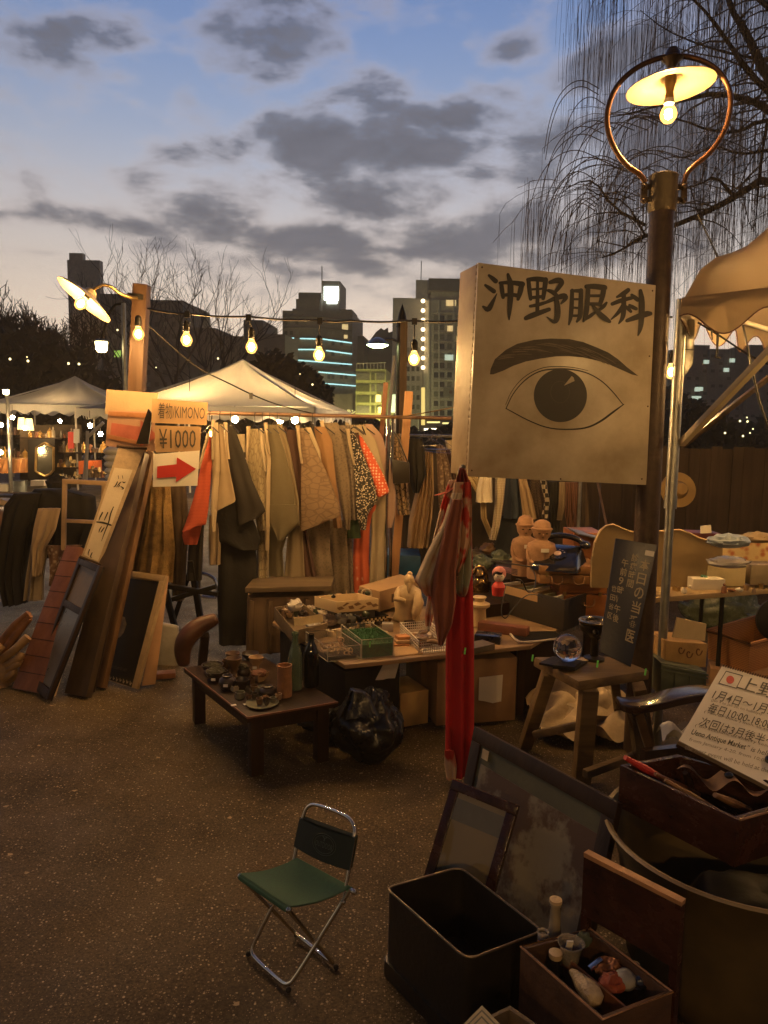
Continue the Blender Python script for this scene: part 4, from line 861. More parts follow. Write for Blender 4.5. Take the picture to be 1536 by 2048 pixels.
k_leaf = CL('cream leaf figured silk', (0.285, 0.229, 0.136), kind='cell', sc=30, col2=(0.186, 0.143, 0.0868), stretch=(2, 2, .6)); k_cr2 = CL('pale cream lining silk', (0.372, 0.291, 0.186), var=.1); k_olive = CL('olive striped tsumugi', (0.124, 0.102, 0.0558), kind='stripez', sc=55, col2=(0.093, 0.0744, 0.0434)); k_tan = CL('tan fine striped silk', (0.223, 0.174, 0.105), kind='stripe', sc=48, col2=(0.192, 0.149, 0.0899))
k_mar = CL('dark maroon crepe', (0.0744, 0.0341, 0.0217), var=.25); k_cloud = CL('brown cloud patterned silk', (0.186, 0.124, 0.0744), kind='cell', sc=17, col2=(0.14, 0.0899, 0.0527), stretch=(1, 1, 1.6)); k_or = CL('orange brown silk', (0.26, 0.143, 0.062), var=.15); k_taupe = CL('taupe fine figured silk', (0.167, 0.124, 0.0806), kind='spot', sc=60, col2=(0.124, 0.093, 0.0589)); k_grey = CL('grey figured silk', (0.161, 0.124, 0.093), kind='spot', sc=45, col2=(0.0992, 0.0775, 0.0589))
k_bw = CL('black cloth with pale speckles', (.02, .018, .016), kind='spot', sc=75, col2=(.6, .52, .4)); k_ord = CL('orange silk with pale dots', (.6, .1, .04), kind='dots', sc=45, col2=(.75, .5, .36)); k_orp = CL('orange silk with large pale flowers', (.55, .11, .045), kind='dots', sc=11, col2=(.65, .42, .26)); k_pale = CL('pale cream under robe', (0.384, 0.31, 0.205), var=.12); k_pink = CL('pale pink silk', (0.409, 0.273, 0.211), var=.14, sc=6); k_grn = CL('dark green lining', (0.0279, 0.0558, 0.0186), var=.2)
K = garment
K('red ribbed kimono sleeve at the left end of the rail', 4.85, 0, [('sleeve', k_red, [(872, 414, 424), (930, 403, 424), (1000, 385, 418), (1050, 370, 412), (1066, 363, 404, 1050)], 0), ('under_sleeve', k_red, [(1045, 372, 405), (1070, 364, 400), (1088, 368, 395)], .06), ('body', k_blk2, [(900, 410, 420), (1050, 378, 408), (1160, 372, 404)], .12)], hx=420)
K('sand coloured kimono with its lining showing beside the red one', 4.88, 0, [('lining', k_cr2, [(845, 424, 436), (930, 424, 440), (1020, 421, 434), (1062, 426, 430)], -.02), ('sleeve', k_cream, [(850, 434, 446), (920, 434, 456), (1000, 431, 472), (1024, 429, 470, 1004)], 0), ('body', k_cream, [(1030, 418, 440), (1090, 417, 442), (1128, 418, 441)], .1)], hx=440)
K('long black kimono reaching nearly to the ground', 4.95, 0, [('sleeve', k_blk2, [(850, 448, 468), (900, 452, 486), (960, 466, 505), (1022, 474, 532), (1052, 476, 520, 1034)], -.02), ('lower_sleeve', k_blk, [(930, 434, 480), (1020, 430, 500), (1080, 430, 522), (1100, 470, 515)], .02), ('body', k_blk, [(860, 447, 475), (1000, 434, 500), (1120, 436, 514), (1200, 434, 515), (1288, 438, 496)], .08, .1)], hx=462)
K('cream leaf patterned kimono next to the black one', 5.0, 0, [('sleeve', k_leaf, [(858, 494, 516), (900, 492, 530), (980, 502, 536), (1060, 514, 540)], 0), ('collar', k_pale, [(868, 474, 490), (905, 484, 492)], -.02), ('body', k_leaf, [(1000, 512, 538), (1100, 513, 538), (1176, 514, 537)], .06)], hx=510, pl=4)
K('kimono showing a narrow pale cream front strip', 5.02, 0, [('front', k_cr2, [(862, 518, 530), (920, 530, 542), (1010, 528, 540), (1100, 530, 538)], -.02)], hx=525)
K('olive striped kimono with a folded sleeve', 5.05, 0, [('sleeve', k_olive, [(850, 528, 552), (900, 538, 570), (980, 537, 588), (1022, 535, 590)], -.03), ('sleeve_hem', k_olive, [(1010, 535, 592), (1045, 538, 598), (1082, 556, 566)], -.05), ('body', k_olive, [(1020, 540, 590), (1100, 538, 566), (1176, 538, 570)], .06)], hx=540)
K('tan fine striped kimono with long straight skirts', 5.08, 0, [('shoulder', k_tan, [(848, 545, 565), (900, 562, 580), (1000, 582, 598), (1050, 592, 600)], 0), ('skirt', k_tan, [(1040, 578, 604), (1110, 572, 608), (1180, 566, 612)], .04)], hx=555, pl=5, amp=.02)
K('dark maroon kimono behind the cloud patterned one', 5.14, 0, [('body', k_mar, [(860, 566, 606), (920, 582, 610), (1020, 590, 606), (1100, 600, 622), (1185, 608, 640)], .0)], hx=580)
K('brown cloud patterned kimono with a large square sleeve', 5.1, 0, [('sleeve', k_cloud, [(856, 592, 612), (900, 604, 632), (960, 602, 660), (1012, 601, 680), (1064, 600, 682, 1030)], -.04), ('body', k_taupe, [(1030, 604, 660), (1100, 612, 660), (1190, 625, 672)], .08), ('collar', k_pale, [(855, 612, 622), (900, 632, 640), (925, 638, 643)], -.02)], hx=600)
K('orange brown kimono behind the cloud patterned sleeve', 5.16, 0, [('sleeve', k_or, [(853, 620, 650), (880, 632, 664), (960, 650, 672), (1025, 662, 682), (1056, 668, 684)], -.02), ('body', k_or, [(1040, 636, 660), (1110, 632, 652), (1190, 634, 655)], .1)], hx=625)
K('taupe kimono with fine figures and gathered sleeve', 5.22, 0, [('sleeve', k_taupe, [(846, 640, 676), (880, 652, 686), (960, 672, 700), (1030, 684, 702), (1060, 690, 700)], 0), ('body', k_taupe, [(1040, 650, 692), (1120, 656, 696), (1190, 655, 700)], .1)], hx=650, pl=5)
K('grey figured kimono left of the speckled one', 5.26, 0, [('sleeve', k_grey, [(850, 668, 700), (900, 688, 708), (980, 696, 712), (1040, 700, 716)], 0), ('body', k_grey, [(1040, 676, 704), (1120, 680, 706), (1195, 680, 708)], .1)], hx=672, pl=4)
K('black kimono with dense pale speckles', 5.28, 0, [('sleeve', k_bw, [(862, 692, 708), (910, 704, 728), (960, 710, 746), (1000, 712, 756), (1028, 712, 736), (1060, 722, 732)], -.04), ('lining', k_grn, [(868, 704, 712), (1000, 695, 716), (1075, 695, 722)], .02)], hx=690)
K('orange kimono with small pale dots on the sleeve', 5.32, 0, [('sleeve', k_ord, [(870, 710, 722), (910, 720, 746), (950, 732, 768), (984, 744, 780), (992, 752, 766)], -.02), ('body', k_orp, [(1010, 728, 756), (1050, 708, 740), (1120, 706, 738), (1190, 708, 742)], .06)], hx=708, pl=4, amp=.02)
K('pale cream under robe behind the orange kimono', 5.36, 0, [('shoulder', k_pale, [(850, 690, 728), (880, 716, 752), (940, 740, 768), (1000, 748, 776)], .02), ('body', k_pale, [(990, 742, 776), (1080, 742, 770), (1164, 738, 768)], .02)], hx=712, pl=5, amp=.018)
K('pale pink kimono at the right end of the row', 5.4, 0, [('shoulder', k_pink, [(848, 718, 744), (870, 736, 764), (930, 760, 782), (990, 768, 792), (1030, 770, 790), (1054, 774, 784)], .02), ('body', k_pink, [(1010, 752, 778), (1100, 750, 770), (1162, 748, 766)], .1)], hx=730, pl=4)
# brown fur and hide coats by the signs
CO = lambda *a, **k: garment(*a, cat='coat', name='coat', group='old coats under the arrow sign', **k)
CO('golden brown fur coat hanging under the arrow sign', 5.0, 0, [('front', CL('golden fur', (.36, .22, .07), var=.45, sc=26, bump=.8), [(960, 300, 340), (1040, 292, 345), (1100, 280, 350), (1165, 272, 346)], 0)], t=.12, pl=3, amp=.02)
CO('dull brown fur coat left of the golden one', 5.05, 0, [('front', CL('dull brown fur', (.2, .12, .05), var=.45, sc=24, bump=.8), [(890, 282, 308), (980, 262, 302), (1080, 250, 300), (1150, 245, 292)], 0)], t=.1)
CO('dark suede coat right of the golden fur', 5.08, 0, [('front', CL('dark suede', (.09, .055, .03), var=.4), [(970, 332, 372), (1050, 336, 378), (1130, 340, 372), (1200, 345, 368)], 0)], t=.1)
# black bag, clothes on the second rail
GR = 'clothes on the rear rail'
z2 = P(850, 872, 5.75).z
r2 = root('clothes_rack', 'rear clothes rail behind the eye sign with skirts and shirts', 'clothes rack', V((P(1160, 900, 5.9).x, 5.9, 0)))
part('rail', MB().tube([V((P(800, 870, 5.9).x, 5.9, z2)), V((P(1175, 870, 5.9).x, 5.9, z2))], .012, 8), m_steel, r2); part('upright', MB().tube([V((P(1165, 870, 5.9).x, 5.9, 0)), V((P(1165, 870, 5.9).x, 5.9, z2))], .014, 8), m_steel, r2)
bg_ = root('handbag', 'flat black handbag hung by its strap at the rack end', 'bag', P(803, 968, 5.35))
part('bag_body', MB().slab([P(783, 918, 5.32), P(819, 925, 5.32), P(820, 966, 5.32), P(786, 968, 5.32)], .05), M('black bag leather', (.018, .015, .012), .35, var=.2), bg_, bevel=.01)
part('strap', MB().tube(chaikin([P(785, 920, 5.32), P(782, 868, 5.34), P(790, 862, 5.34), P(816, 926, 5.32)], 1), .005, 6), m_cord, bg_)
D = lambda label, Y, m, rw_, name='garment', cat='clothes', t=.06, **k: thing(name, label, cat, MB().cloth(rows(rw_, Y), t, k.get('pl', 3), k.get('amp', .015), seed=hash_(label), nrow=18), m, GR, smooth=80)
D('carved print shawl hung behind the black handbag', 5.5, CL('brown printed wool', (.3, .2, .11), kind='cell', sc=26, col2=(.06, .04, .025)), [(868, 778, 800), (930, 782, 812), (1030, 796, 822)])
D('black jacket on the rear rail next to the handbag', 5.7, k_blk, [(878, 816, 846), (905, 814, 850), (950, 816, 852), (985, 826, 838)], t=.1)
D('long tan skirt hanging from the rear rail', 5.8, CL('tan skirt cotton', (.38, .25, .13), var=.2), [(903, 844, 866), (980, 832, 868), (1040, 818, 864), (1095, 814, 856)], pl=5, amp=.03)
D('dark patterned blouse on the rear rail', 5.85, CL('dark patterned rayon', (.16, .1, .065), kind='spot', sc=40, col2=(.34, .25, .17)), [(890, 872, 888), (930, 874, 900), (990, 876, 908), (1040, 880, 905)])
D('brown dress between the blouse and the sign', 5.9, k_mar, [(900, 890, 900), (960, 896, 914), (1060, 900, 925)])
D('cream blouse at the left edge of the sign', 5.95, k_pale, [(880, 890, 916), (930, 900, 935), (990, 908, 940)], t=.08)
D('white cotton shirt tail below the sign', 5.75, CL('white cotton', (.66, .58, .45), var=.1), [(952, 960, 984), (980, 953, 985), (1004, 952, 986)], t=.08)
D('cream cardigan with a long sleeve below the sign', 5.8, CL('cream knit', (.5, .42, .3), kind='stripez', sc=24, col2=(.42, .34, .23)), [(952, 990, 1012), (1000, 990, 1008), (1050, 985, 1000), (1078, 978, 992)], t=.09)
D('yellowish sleeve hanging beside the white shirt', 5.85, CL('yellow cream cotton', (.48, .36, .18), var=.15), [(952, 932, 955), (1000, 960, 972), (1036, 962, 974), (1075, 978, 990)], t=.05)
D('navy blue skirt hanging below the sign', 5.9, CL('navy wool', (.035, .05, .075), var=.2), [(952, 1010, 1040), (1000, 1008, 1044), (1036, 1006, 1045)], t=.08)
D('long dark skirt below the navy one', 5.95, CL('blue black wool', (.014, .018, .026), var=.2), [(1030, 1000, 1044), (1080, 990, 1046), (1112, 984, 1046)], t=.12, pl=5)
D('plain tan coat hanging below the sign', 5.85, CL('tan coat wool', (.4, .28, .16), var=.12), [(955, 1036, 1052), (1000, 1042, 1066), (1038, 1046, 1074)], t=.07)
D('dark brown dress beside the tan coat', 5.9, CL('dark brown weave', (.09, .06, .04), kind='check', sc=90, col2=(.05, .035, .025)), [(958, 1056, 1082), (1020, 1062, 1090), (1060, 1066, 1096)], t=.07)
D('black and white checked scarf hanging on the rear rail', 5.82, CL('checked cloth', (.5, .42, .3), kind='check', sc=30, col2=(.03, .025, .02)), [(960, 1080, 1092), (1000, 1090, 1100), (1036, 1082, 1096)], t=.04)
D('black trousers hanging right of the checked scarf', 5.95, k_blk, [(962, 1095, 1120), (1040, 1098, 1120), (1075, 1096, 1118)], t=.08)
D('brown and red striped shirt at the right of the rear rail', 6.0, CL('reddish striped shirt', (.22, .1, .06), kind='stripe', sc=20, col2=(.1, .05, .03)), [(965, 1130, 1160), (1020, 1128, 1156), (1060, 1136, 1160)], t=.07)
D('thin pale blouse between dark trousers and striped shirt', 5.9, k_cream, [(965, 1118, 1130), (1010, 1116, 1130), (1040, 1114, 1122)], t=.04)
for i, (x, y, w) in enumerate(((846, 884, .13), (862, 890, .13), (880, 888, .12), (872, 893, .13))):
    q = MB(); p = P(x, y, 5.7); q.tube(chaikin([p + V((0, 0, .1)), p + V((.015, 0, .085)), p + V((0, 0, .05))], 1), .002, 5); q.tube([p + V((0, 0, .05)), p + V((-w, .05 * i, -.04)), p + V((w, -.05, -.01 * i - .02)), p + V((0, 0, .05))], .003, 5)
    thing('wire_hanger', ('leftmost empty wire hanger on the rear rail above the black jacket', 'empty wire hanger hooked second along the rear rail', 'shiny empty wire hanger crossing the others toward the right', 'lowest of the crossing empty wire hangers on the rear rail')[i], 'hanger', q, m_chrome, 'wire coat hangers on the rear rail')
thing('backcloth', 'dark brown tarpaulin added behind the rear rail clothes to darken the gap', 'backcloth', MB().cloth(rows([(905, 806, 1172), (980, 806, 1170), (1060, 806, 1168), (1150, 806, 1166)], 6.7), .02, 9, .03, nseg=90, nrow=16), CL('dark brown tarpaulin', (.06, .042, .028), var=.3), smooth=70)  # made-up dark sheet, added to cover the bluish skylit ground behind the clothes
thing('blue_crate', 'blue plastic crate on the ground behind the rack end', 'crate', MB().slab([P(768, 1110, 6.2), P(842, 1112, 6.2), P(840, 1150, 6.2), P(770, 1152, 6.2)], .4), M('blue plastic', (.02, .09, .2), .4), bevel=.01)
# ------------------------------------------------------------------ tied cloths hanging from the sign corner
Yc = 3.2
hc = root('tied_cloths', 'bundle of red and pale old cloths knotted to the sign corner', 'cloths', P(920, 1560, Yc))
c_red = CL('red and white tie dyed silk', (.36, .02, .012), kind='blotch', sc=7, col2=(.5, .33, .22), det=1); c_dk = CL('dark red silk', (.2, .018, .01), var=.3); c_rp = CL('crimson silk', (.42, .006, .008), var=.18, sc=3); c_gr = CL('greenish grey printed silk', (.2, .2, .13), kind='blotch', sc=5, col2=(.2, .06, .04), det=2); c_be = CL('beige old silk', (.46, .36, .24), kind='blotch', sc=3, col2=(.38, .16, .09), det=3); c_br = CL('faded brick silk', (.25, .075, .04), var=.25)
part('knot', MB().cloth(rows([(936, 919, 929), (952, 913, 936), (970, 910, 941), (992, 905, 943)], 3.17), .06, 3.5, .02, seed=31), c_dk, hc, smooth=80)
part('loop', MB().tube([P(922, 960, 3.24), P(921, 940, 3.27), P(926, 934, 3.34)], .012, 8), m_cord, hc)
part('sash', MB().cloth(rows([(960, 912, 940), (1010, 906, 944), (1080, 906, 944), (1190, 893, 946), (1320, 891, 948), (1450, 891, 948), (1520, 890, 947), (1552, 893, 944)], 3.26), .05, 2.4, .014, seed=4, nrow=40, nseg=44), c_rp, hc, smooth=80)
part('sash_edge', MB().cloth(rows([(1500, 889, 908), (1530, 889, 914), (1556, 893, 912)], 3.215), .02, 2, .006, seed=6), c_red, hc, smooth=80)
part('front_cloth', MB().cloth(rows([(965, 908, 942), (1020, 900, 944), (1080, 895, 942), (1120, 900, 930), (1150, 905, 915)], 3.14), .05, 3.2, .016, seed=9, nrow=26, nseg=40), CL('crimson silk with pale flowers', (.34, .02, .012), kind='blotch', sc=9, col2=(.42, .25, .15), det=2), hc, smooth=80)
part('grey_green_cloth', MB().cloth(rows([(1030, 926, 944), (1090, 912, 945), (1150, 908, 944), (1185, 912, 936), (1192, 918, 930)], 3.17), .04, 2.5, .014, seed=12, nrow=26), c_gr, hc, smooth=80)
part('beige_cloth', MB().cloth(rows([(985, 905, 925), (1050, 884, 912), (1110, 852, 892), (1160, 829, 880), (1190, 848, 870)], 3.12), .045, 2.6, .014, seed=15, nrow=26, nseg=40), c_be, hc, smooth=80)
part('brick_cloth', MB().cloth(rows([(1000, 904, 926), (1070, 886, 918), (1140, 868, 912), (1200, 862, 912), (1250, 870, 904), (1288, 876, 884)], 3.09), .045, 2.4, .012, seed=18, nrow=28, nseg=40), c_br, hc, smooth=80)
part('bright_edge', MB().cloth(rows([(960, 898, 912), (1010, 882, 896), (1060, 870, 884), (1100, 860, 872)], 3.2), .03, 2, .01, seed=21), CL('red and cream tie dyed edge', (.6, .03, .015), kind='blotch', sc=9, col2=(.7, .5, .34), det=1), hc, smooth=80)
part('frayed_end', MB().cloth(rows([(975, 905, 922), (985, 888, 908, 980), (992, 868, 884, 990)], 3.16), .02, 3, .01, seed=22), CL('frayed red cotton', (.5, .07, .03)), hc, smooth=80)
part('tail_end', MB().cloth(rows([(1190, 856, 872), (1225, 850, 868), (1252, 851, 862)], 3.2), .03, 2, .01, seed=23), c_red, hc, smooth=80)
# ------------------------------------------------------------------ price signs by the left post
def card(name, label, q, m, cat='sign', group=None, t=.006):
    r_ = root(name, label, cat, q[3], group); part('board', MB().slab(q, t).jitter(.004, 4), m, r_); return r_
qk = [P(304, 797, 4.62), P(416, 805, 4.62), P(413, 850, 4.62), P(303, 846, 4.62)]
k1 = card('price_card', 'cardboard sign lettered kimono in felt pen', qk, m_card)
text_on(qk, '着物/KIMONO', .12, .14, .66, 2.4, m_ink2, k1, bold=0, wmax=.84, off=.006)
qy = [P(309, 851, 4.61), P(402, 853, 4.61), P(400, 902, 4.61), P(311, 905, 4.61)]
k2 = card('price_card', 'cardboard price card reading 1000 yen', qy, m_card)
text_on(qy, '¥1000', .1, .12, .74, 1.85, m_ink2, k2, wmax=.8, off=.006)
qa = [P(307, 908, 4.60), P(399, 901, 4.60), P(394, 971, 4.60), P(306, 974, 4.60)]
k3 = card('arrow_sign', 'white paper sign with one bold red arrow pointing right', qa, m_white)
q = MB(); poly(q, [(.09, .38), (.52, .35), (.52, .15), (.96, .52), (.52, .88), (.52, .72), (.09, .74)], lambda u, v: bil(qa, u, v) + qn(qa) * .005); part('arrow', q, m_red, k3, smooth=0)
qb = [P(216, 820, 4.75), P(310, 824, 4.75), P(310, 902, 4.75), P(211, 892, 4.75)]
k4 = card('arrow_sign', 'pinkish faded arrow board crossed by the wooden post', qb, M('faded pink paper', (.4, .23, .15), .8, var=.12))
q = MB(); poly(q, [(.1, .35), (.7, .4), (.7, .22), (1.08, .62), (.7, .92), (.7, .78), (.08, .78)], lambda u, v: bil(qb, u, v) + qn(qb) * .005); part('arrow', q, M('faded red print', (.45, .12, .08), .7), k4, smooth=0)
q = MB(); q.slab([bil(qb, .02, .04), bil(qb, .98, .04), bil(qb, .98, .16), bil(qb, .02, .16)], .002, .006); q.slab([bil(qb, .02, .66), bil(qb, .7, .78), bil(qb, .7, .88), bil(qb, .02, .78)], .002, .007); part('tape', q, M('brown packing tape', (.36, .16, .07), .3), k4, smooth=0)
card('cardboard_sheet', 'blank cream cardboard sheet behind the wooden post', [P(214, 779, 4.86), P(316, 786, 4.86), P(312, 824, 4.86), P(210, 828, 4.86)], M('cream card', (.36, .26, .15), .8, var=.1), 'cardboard')
q = MB().slab([P(296, 818, 4.66), P(304, 830, 4.66), P(296, 888, 4.66), P(272, 888, 4.66)], .02); thing('clamp_strap', 'black strap bound round the foot of the wooden post', 'strap', q, m_black)
# ================================================================== stall goods
ZT = .42
def T(px, py, z=ZT): return G(px, py, z)
def openbox(mb, rim, z0, th=.012, bottom=True, taper=1.0):
    """open-topped box from its four rim points (in order round the rim), standing down to z0"""
    c = sum(rim, V((0, 0, 0))) / len(rim); n = len(rim)
    bot = [V((c.x + (p.x - c.x) * taper, c.y + (p.y - c.y) * taper, z0)) for p in rim]
    ins = [p + (c - p).normalized() * th * 1.4 for p in rim]; ins = [V((p.x, p.y, rim[0].z)) for p in ins]; inb = [V((c.x + (p.x - c.x) * taper, c.y + (p.y - c.y) * taper, z0 + th)) for p in ins]
    vs = bot + rim + ins + inb; f = []
    for i in range(n):
        j = (i + 1) % n; f += [(i, j, n + j, n + i), (n + i, n + j, 2 * n + j, 2 * n + i), (2 * n + i, 2 * n + j, 3 * n + j, 3 * n + i)]
    f += [tuple(range(n))[::-1], tuple(range(3 * n, 4 * n))]
    return mb.add(vs, f)
def solid(mb, top, z0):
    n = len(top); b = [V((p.x, p.y, z0)) for p in top]; return mb.add(b + top, [tuple(range(n))[::-1], tuple(range(n, 2 * n))] + [(i, (i + 1) % n, n + (i + 1) % n, n + i) for i in range(n)])
def par4(a, b, d): return [a, b, b + (d - a), d]
# ---- low dark table with pots
ZL = .30
A = G(495, 1434, ZL); B = G(676, 1403, ZL); D = G(368, 1335, ZL); Cc = B + D - A
lt = root('low_table', 'low dark lacquered table covered with small pots', 'table', V(((A.x + Cc.x) / 2, (A.y + Cc.y) / 2, 0)))
part('tabletop', solid(MB(), [A, B, Cc, D], ZL - .028), m_dark, lt, bevel=.003)
q = MB(); q.bar(A - V((0, 0, .004)), B - V((0, 0, .004)), .006, .008); q.bar(A - V((0, 0, .004)), D - V((0, 0, .004)), .006, .008); part('edge_trim', q, M('worn reddish table edge', (.22, .09, .05), .4, sc=30, var=.5), lt)
u1 = (B - A).normalized(); u2 = (D - A).normalized()
for p in (A + u1 * .06 + u2 * .05, B - u1 * .06 + u2 * .05, Cc - u1 * .06 - u2 * .05, D + u1 * .06 - u2 * .05):
    part('leg', MB().bar(V((p.x, p.y, 0)), V((p.x, p.y, ZL - .028)), .06, .06, u1), m_dark, lt, bevel=.004)
part('apron', MB().bar(A + u1 * .09 + u2 * .05 - V((0, 0, .06)), B - u1 * .09 + u2 * .05 - V((0, 0, .06)), .02, .06), m_dark, lt); part('apron', MB().bar(A + u2 * .09 + u1 * .05 - V((0, 0, .06)), D - u2 * .09 + u1 * .05 - V((0, 0, .06)), .02, .06), m_dark, lt)
m_pd = M('dark glazed stoneware', (.055, .038, .026), .3, sc=20, var=.4, bump=.05); m_pb = M('brown glazed stoneware', (.16, .09, .045), .35, sc=18, var=.4, bump=.05); m_ps = M('sandy unglazed clay', (.4, .25, .13), .7, sc=14, var=.25); m_pg = M('grey green celadon', (.2, .19, .13), .3, sc=14, var=.3, bump=.04)
m_moss = M('dry moss and soil', (.06, .055, .03), .95, sc=60, var=.6, bump=1)
tagm = M('small white price sticker', (.75, .7, .62), .6, var=.05, bump=0)
PG = 'pots on the low dark table'
def pot(label, px, py, kind, r, h, m, z=ZL, name='pot', cat='pot', fill=None, tag=False, grp=PG, seg=28):
    p = G(px, py, z) + V((0, 0, .001)); t = root(name, label, cat, p, grp); w = .004
    prof = {'bowl': [(r * .5, 0), (r * .52, h * .1), (r * .85, h * .5), (r, h), (r * .95, h), (r * .78, h * .5), (r * .4, h * .18), (.001, h * .15)],
            'cup': [(r * .8, 0), (r * .95, h * .3), (r, h), (r - w, h), (r * .85, h * .3), (.001, h * .15)],
            'goblet': [(r * .8, 0), (r * .75, h * .05), (r * .4, h * .2), (r * .42, h * .45), (r * .85, h * .75), (r, h), (r * .93, h), (r * .7, h * .75), (.001, h * .55)],
            'vase': [(r * .6, 0), (r * .95, h * .25), (r, h * .5), (r * .6, h * .8), (r * .65, h), (r * .55, h), (r * .5, h * .8), (.001, h * .7)],
            'tall': [(r, 0), (r * 1.02, h * .3), (r * .97, h * .7), (r * 1.02, h), (r * .85, h), (r * .83, h * .6), (.001, h * .5)],
            'plate': [(r * .6, 0), (r * .95, h * .6), (r, h), (r * .97, h), (r * .9, h * .6), (r * .6, h * .25), (.001, h * .2)],
            'urn': [(r * .6, 0), (r, h * .4), (r * .9, h * .75), (r * .55, h * .9), (r * .6, h), (r * .5, h), (r * .45, h * .88), (.001, h * .8)]}[kind]
    part('clay_body', MB().lathe(prof, p, seg, wob=.025), m, t, smooth=60)
    if fill: part('filling', MB().ball(p + V((0, 0, h * .82)), r * .86, 14, 8, (1, 1, .35)).jitter(.012, 40), fill, t, smooth=0)
    if tag: part('price_sticker', MB().box(p + V((0, -r * 1.0, h * .45)), (.022, .002, .013), Matrix.Rotation(-.1, 3, 'X')), tagm, t, smooth=0)
    return t
pot('wide round pot of dry moss at the back left corner of the low table', 425, 1345, 'bowl', .058, .045, m_pd, fill=m_moss)
pot('six sided dark planter of moss in front of the back left pot', 432, 1360, 'bowl', .062, .05, m_pd, fill=m_moss, tag=True, seg=6)
pot('tall footed cup with a sandy rim, third from the back', 468, 1355, 'goblet', .042, .105, m_pb)
pot('footed cup half hidden behind the sandy rimmed one', 466, 1340, 'goblet', .04, .095, m_pb)
pot('small rounded brown cup just left of the footed cups', 452, 1338, 'cup', .022, .05, m_pb)
pot('dark dish on the far edge of the low table', 500, 1318, 'bowl', .05, .035, m_pd)
pot('sandy flared cup with a paper tag in the middle back row', 512, 1345, 'goblet', .04, .085, m_ps, tag=True)
pot('dark lidded jar holding small pebbles in the middle row', 488, 1352, 'vase', .034, .06, m_pd, fill=m_moss)
pot('four cornered sandy pot with reddish soil', 519, 1362, 'bowl', .05, .05, m_ps, fill=M('red soil', (.16, .06, .03), .9), seg=4)
pot('round dark belly pot with a white sticker at the left', 455, 1378, 'urn', .045, .07, m_pd, tag=True)
pot('black bowl in the centre of the pots', 483, 1378, 'bowl', .04, .05, m_pd)
pot('small square planter in the centre behind the plate', 502, 1370, 'cup', .022, .035, m_pb, seg=4)
pot('wide grey lidded dish beside the clay cylinder', 522, 1385, 'plate', .056, .02, m_pg)
pot('dark squat jar under the wide grey dish', 535, 1392, 'urn', .045, .05, m_pd, tag=False)
pot('tiny white square dish near the table front edge', 469, 1382, 'cup', .023, .028, M('white glazed rim', (.55, .46, .33), .3), seg=4)
pot('small pale green tea cup left of the plate', 480, 1397, 'cup', .024, .032, m_pg)
pot('short dark cup behind the plate of miniature pots', 508, 1383, 'cup', .02, .03, m_pb)
pot('round grey plate at the front of the low table', 524, 1410, 'plate', .078, .012, m_pg, name='plate', cat='plate', tag=False)
rp = random.Random(2)
for i, (x, y, k, lab) in enumerate(((497, 1400, 4, 'miniature four cornered pot at the left of the plate'), (510, 1398, 12, 'miniature round pot at the back left of the plate'), (516, 1392, 4, 'tallest miniature pot standing at the back of the plate'), (531, 1401, 4, 'miniature square pot in the middle of the plate'), (519, 1408, 12, 'miniature pale pot at the front of the plate'), (533, 1411, 4, 'miniature black square pot at the front of the plate'), (546, 1404, 12, 'miniature brown pot right on the plate'), (557, 1399, 12, 'miniature reddish pot at the right rim of the plate'))):
    pot(lab, x, y, 'cup' if k == 12 else 'bowl', .017, .022 + .006 * (i % 3), (m_pb, m_pd, m_pg, m_ps)[i % 4], z=ZL + .006, grp='miniature pots on the plate', seg=k)
pot('tall sandy brown clay cylinder with a torn rim', 569, 1392, 'tall', .036, .155, M('orange brown rough clay', (.33, .15, .06), .8, sc=30, var=.35, bump=.4), name='vase', cat='vase')
q = MB(); p = G(590, 1378, ZL) + V((0, 0, .001)); bt = root('glass_bottle', 'old clear green glass bottle behind the clay cylinder', 'bottle', p)
part('glass_body', MB().lathe([(.033, 0), (.037, .01), (.036, .15), (.03, .19), (.016, .235), (.014, .27), (.018, .275), (.018, .29), (.012, .29), (.011, .27), (.013, .235), (.026, .19), (.032, .15), (.032, .014), (.001, .01)], p, 24), THIN('pale green bottle glass', (.55, .7, .5), .82), bt, smooth=60)
p = G(622, 1372, ZL) + V((0, 0, .001)); thing('bottle', 'black glass bottle right of the green one', 'bottle', MB().lathe([(.036, 0), (.04, .01), (.04, .17), (.03, .2), (.015, .23), (.015, .27), (.001, .27)], p, 24), M('black bottle glass', (.012, .012, .01), .12, bump=0), smooth=60)
for i, (x, y, lab) in enumerate(((467, 1411, 'tiny white price slip on the front left table edge'), (492, 1409, 'tiny white price slip on the rim of the plate'))):
    p = G(x, y, ZL + .002); thing('price_slip', lab, 'label', MB().box(p + V((0, 0, .002)), (.024, .016, .002), Matrix.Rotation(.6, 3, 'Z')), tagm)
# ---- main table
tb = [T(690, 1330), T(1062, 1291), T(1215, 1200), T(560, 1222), T(545, 1245)]
mt = root('display_table', 'low plank table crowded with boxes, figures and trays', 'table', V((.2, 4.1, 0)))
part('tabletop', solid(MB(), tb, ZT - .022), M('worn table board', (.3, .19, .1), .5, sc=10, var=.4, stretch=(.2, 1, 1)), mt, bevel=.003)
for (x, y) in ((700, 1322), (1045, 1287), (1180, 1215), (570, 1240)):
    p = T(x, y); part('leg', MB().bar(V((p.x, p.y + .03, 0)), V((p.x, p.y + .03, ZT - .022)), .045, .045), m_dark, mt)
part('drape', MB().cloth([(T(715, 1329, .39), T(800, 1320, .39)), (T(716, 1365, .3), T(790, 1356, .3))], .006, 2, .004, seed=2), THIN('frosted plastic sheet', (.5, .45, .42), .35, .4), mt)
cbx = root('cabinet', 'black cabinet with a glass front under the table left side', 'cabinet', T(600, 1330, 0))
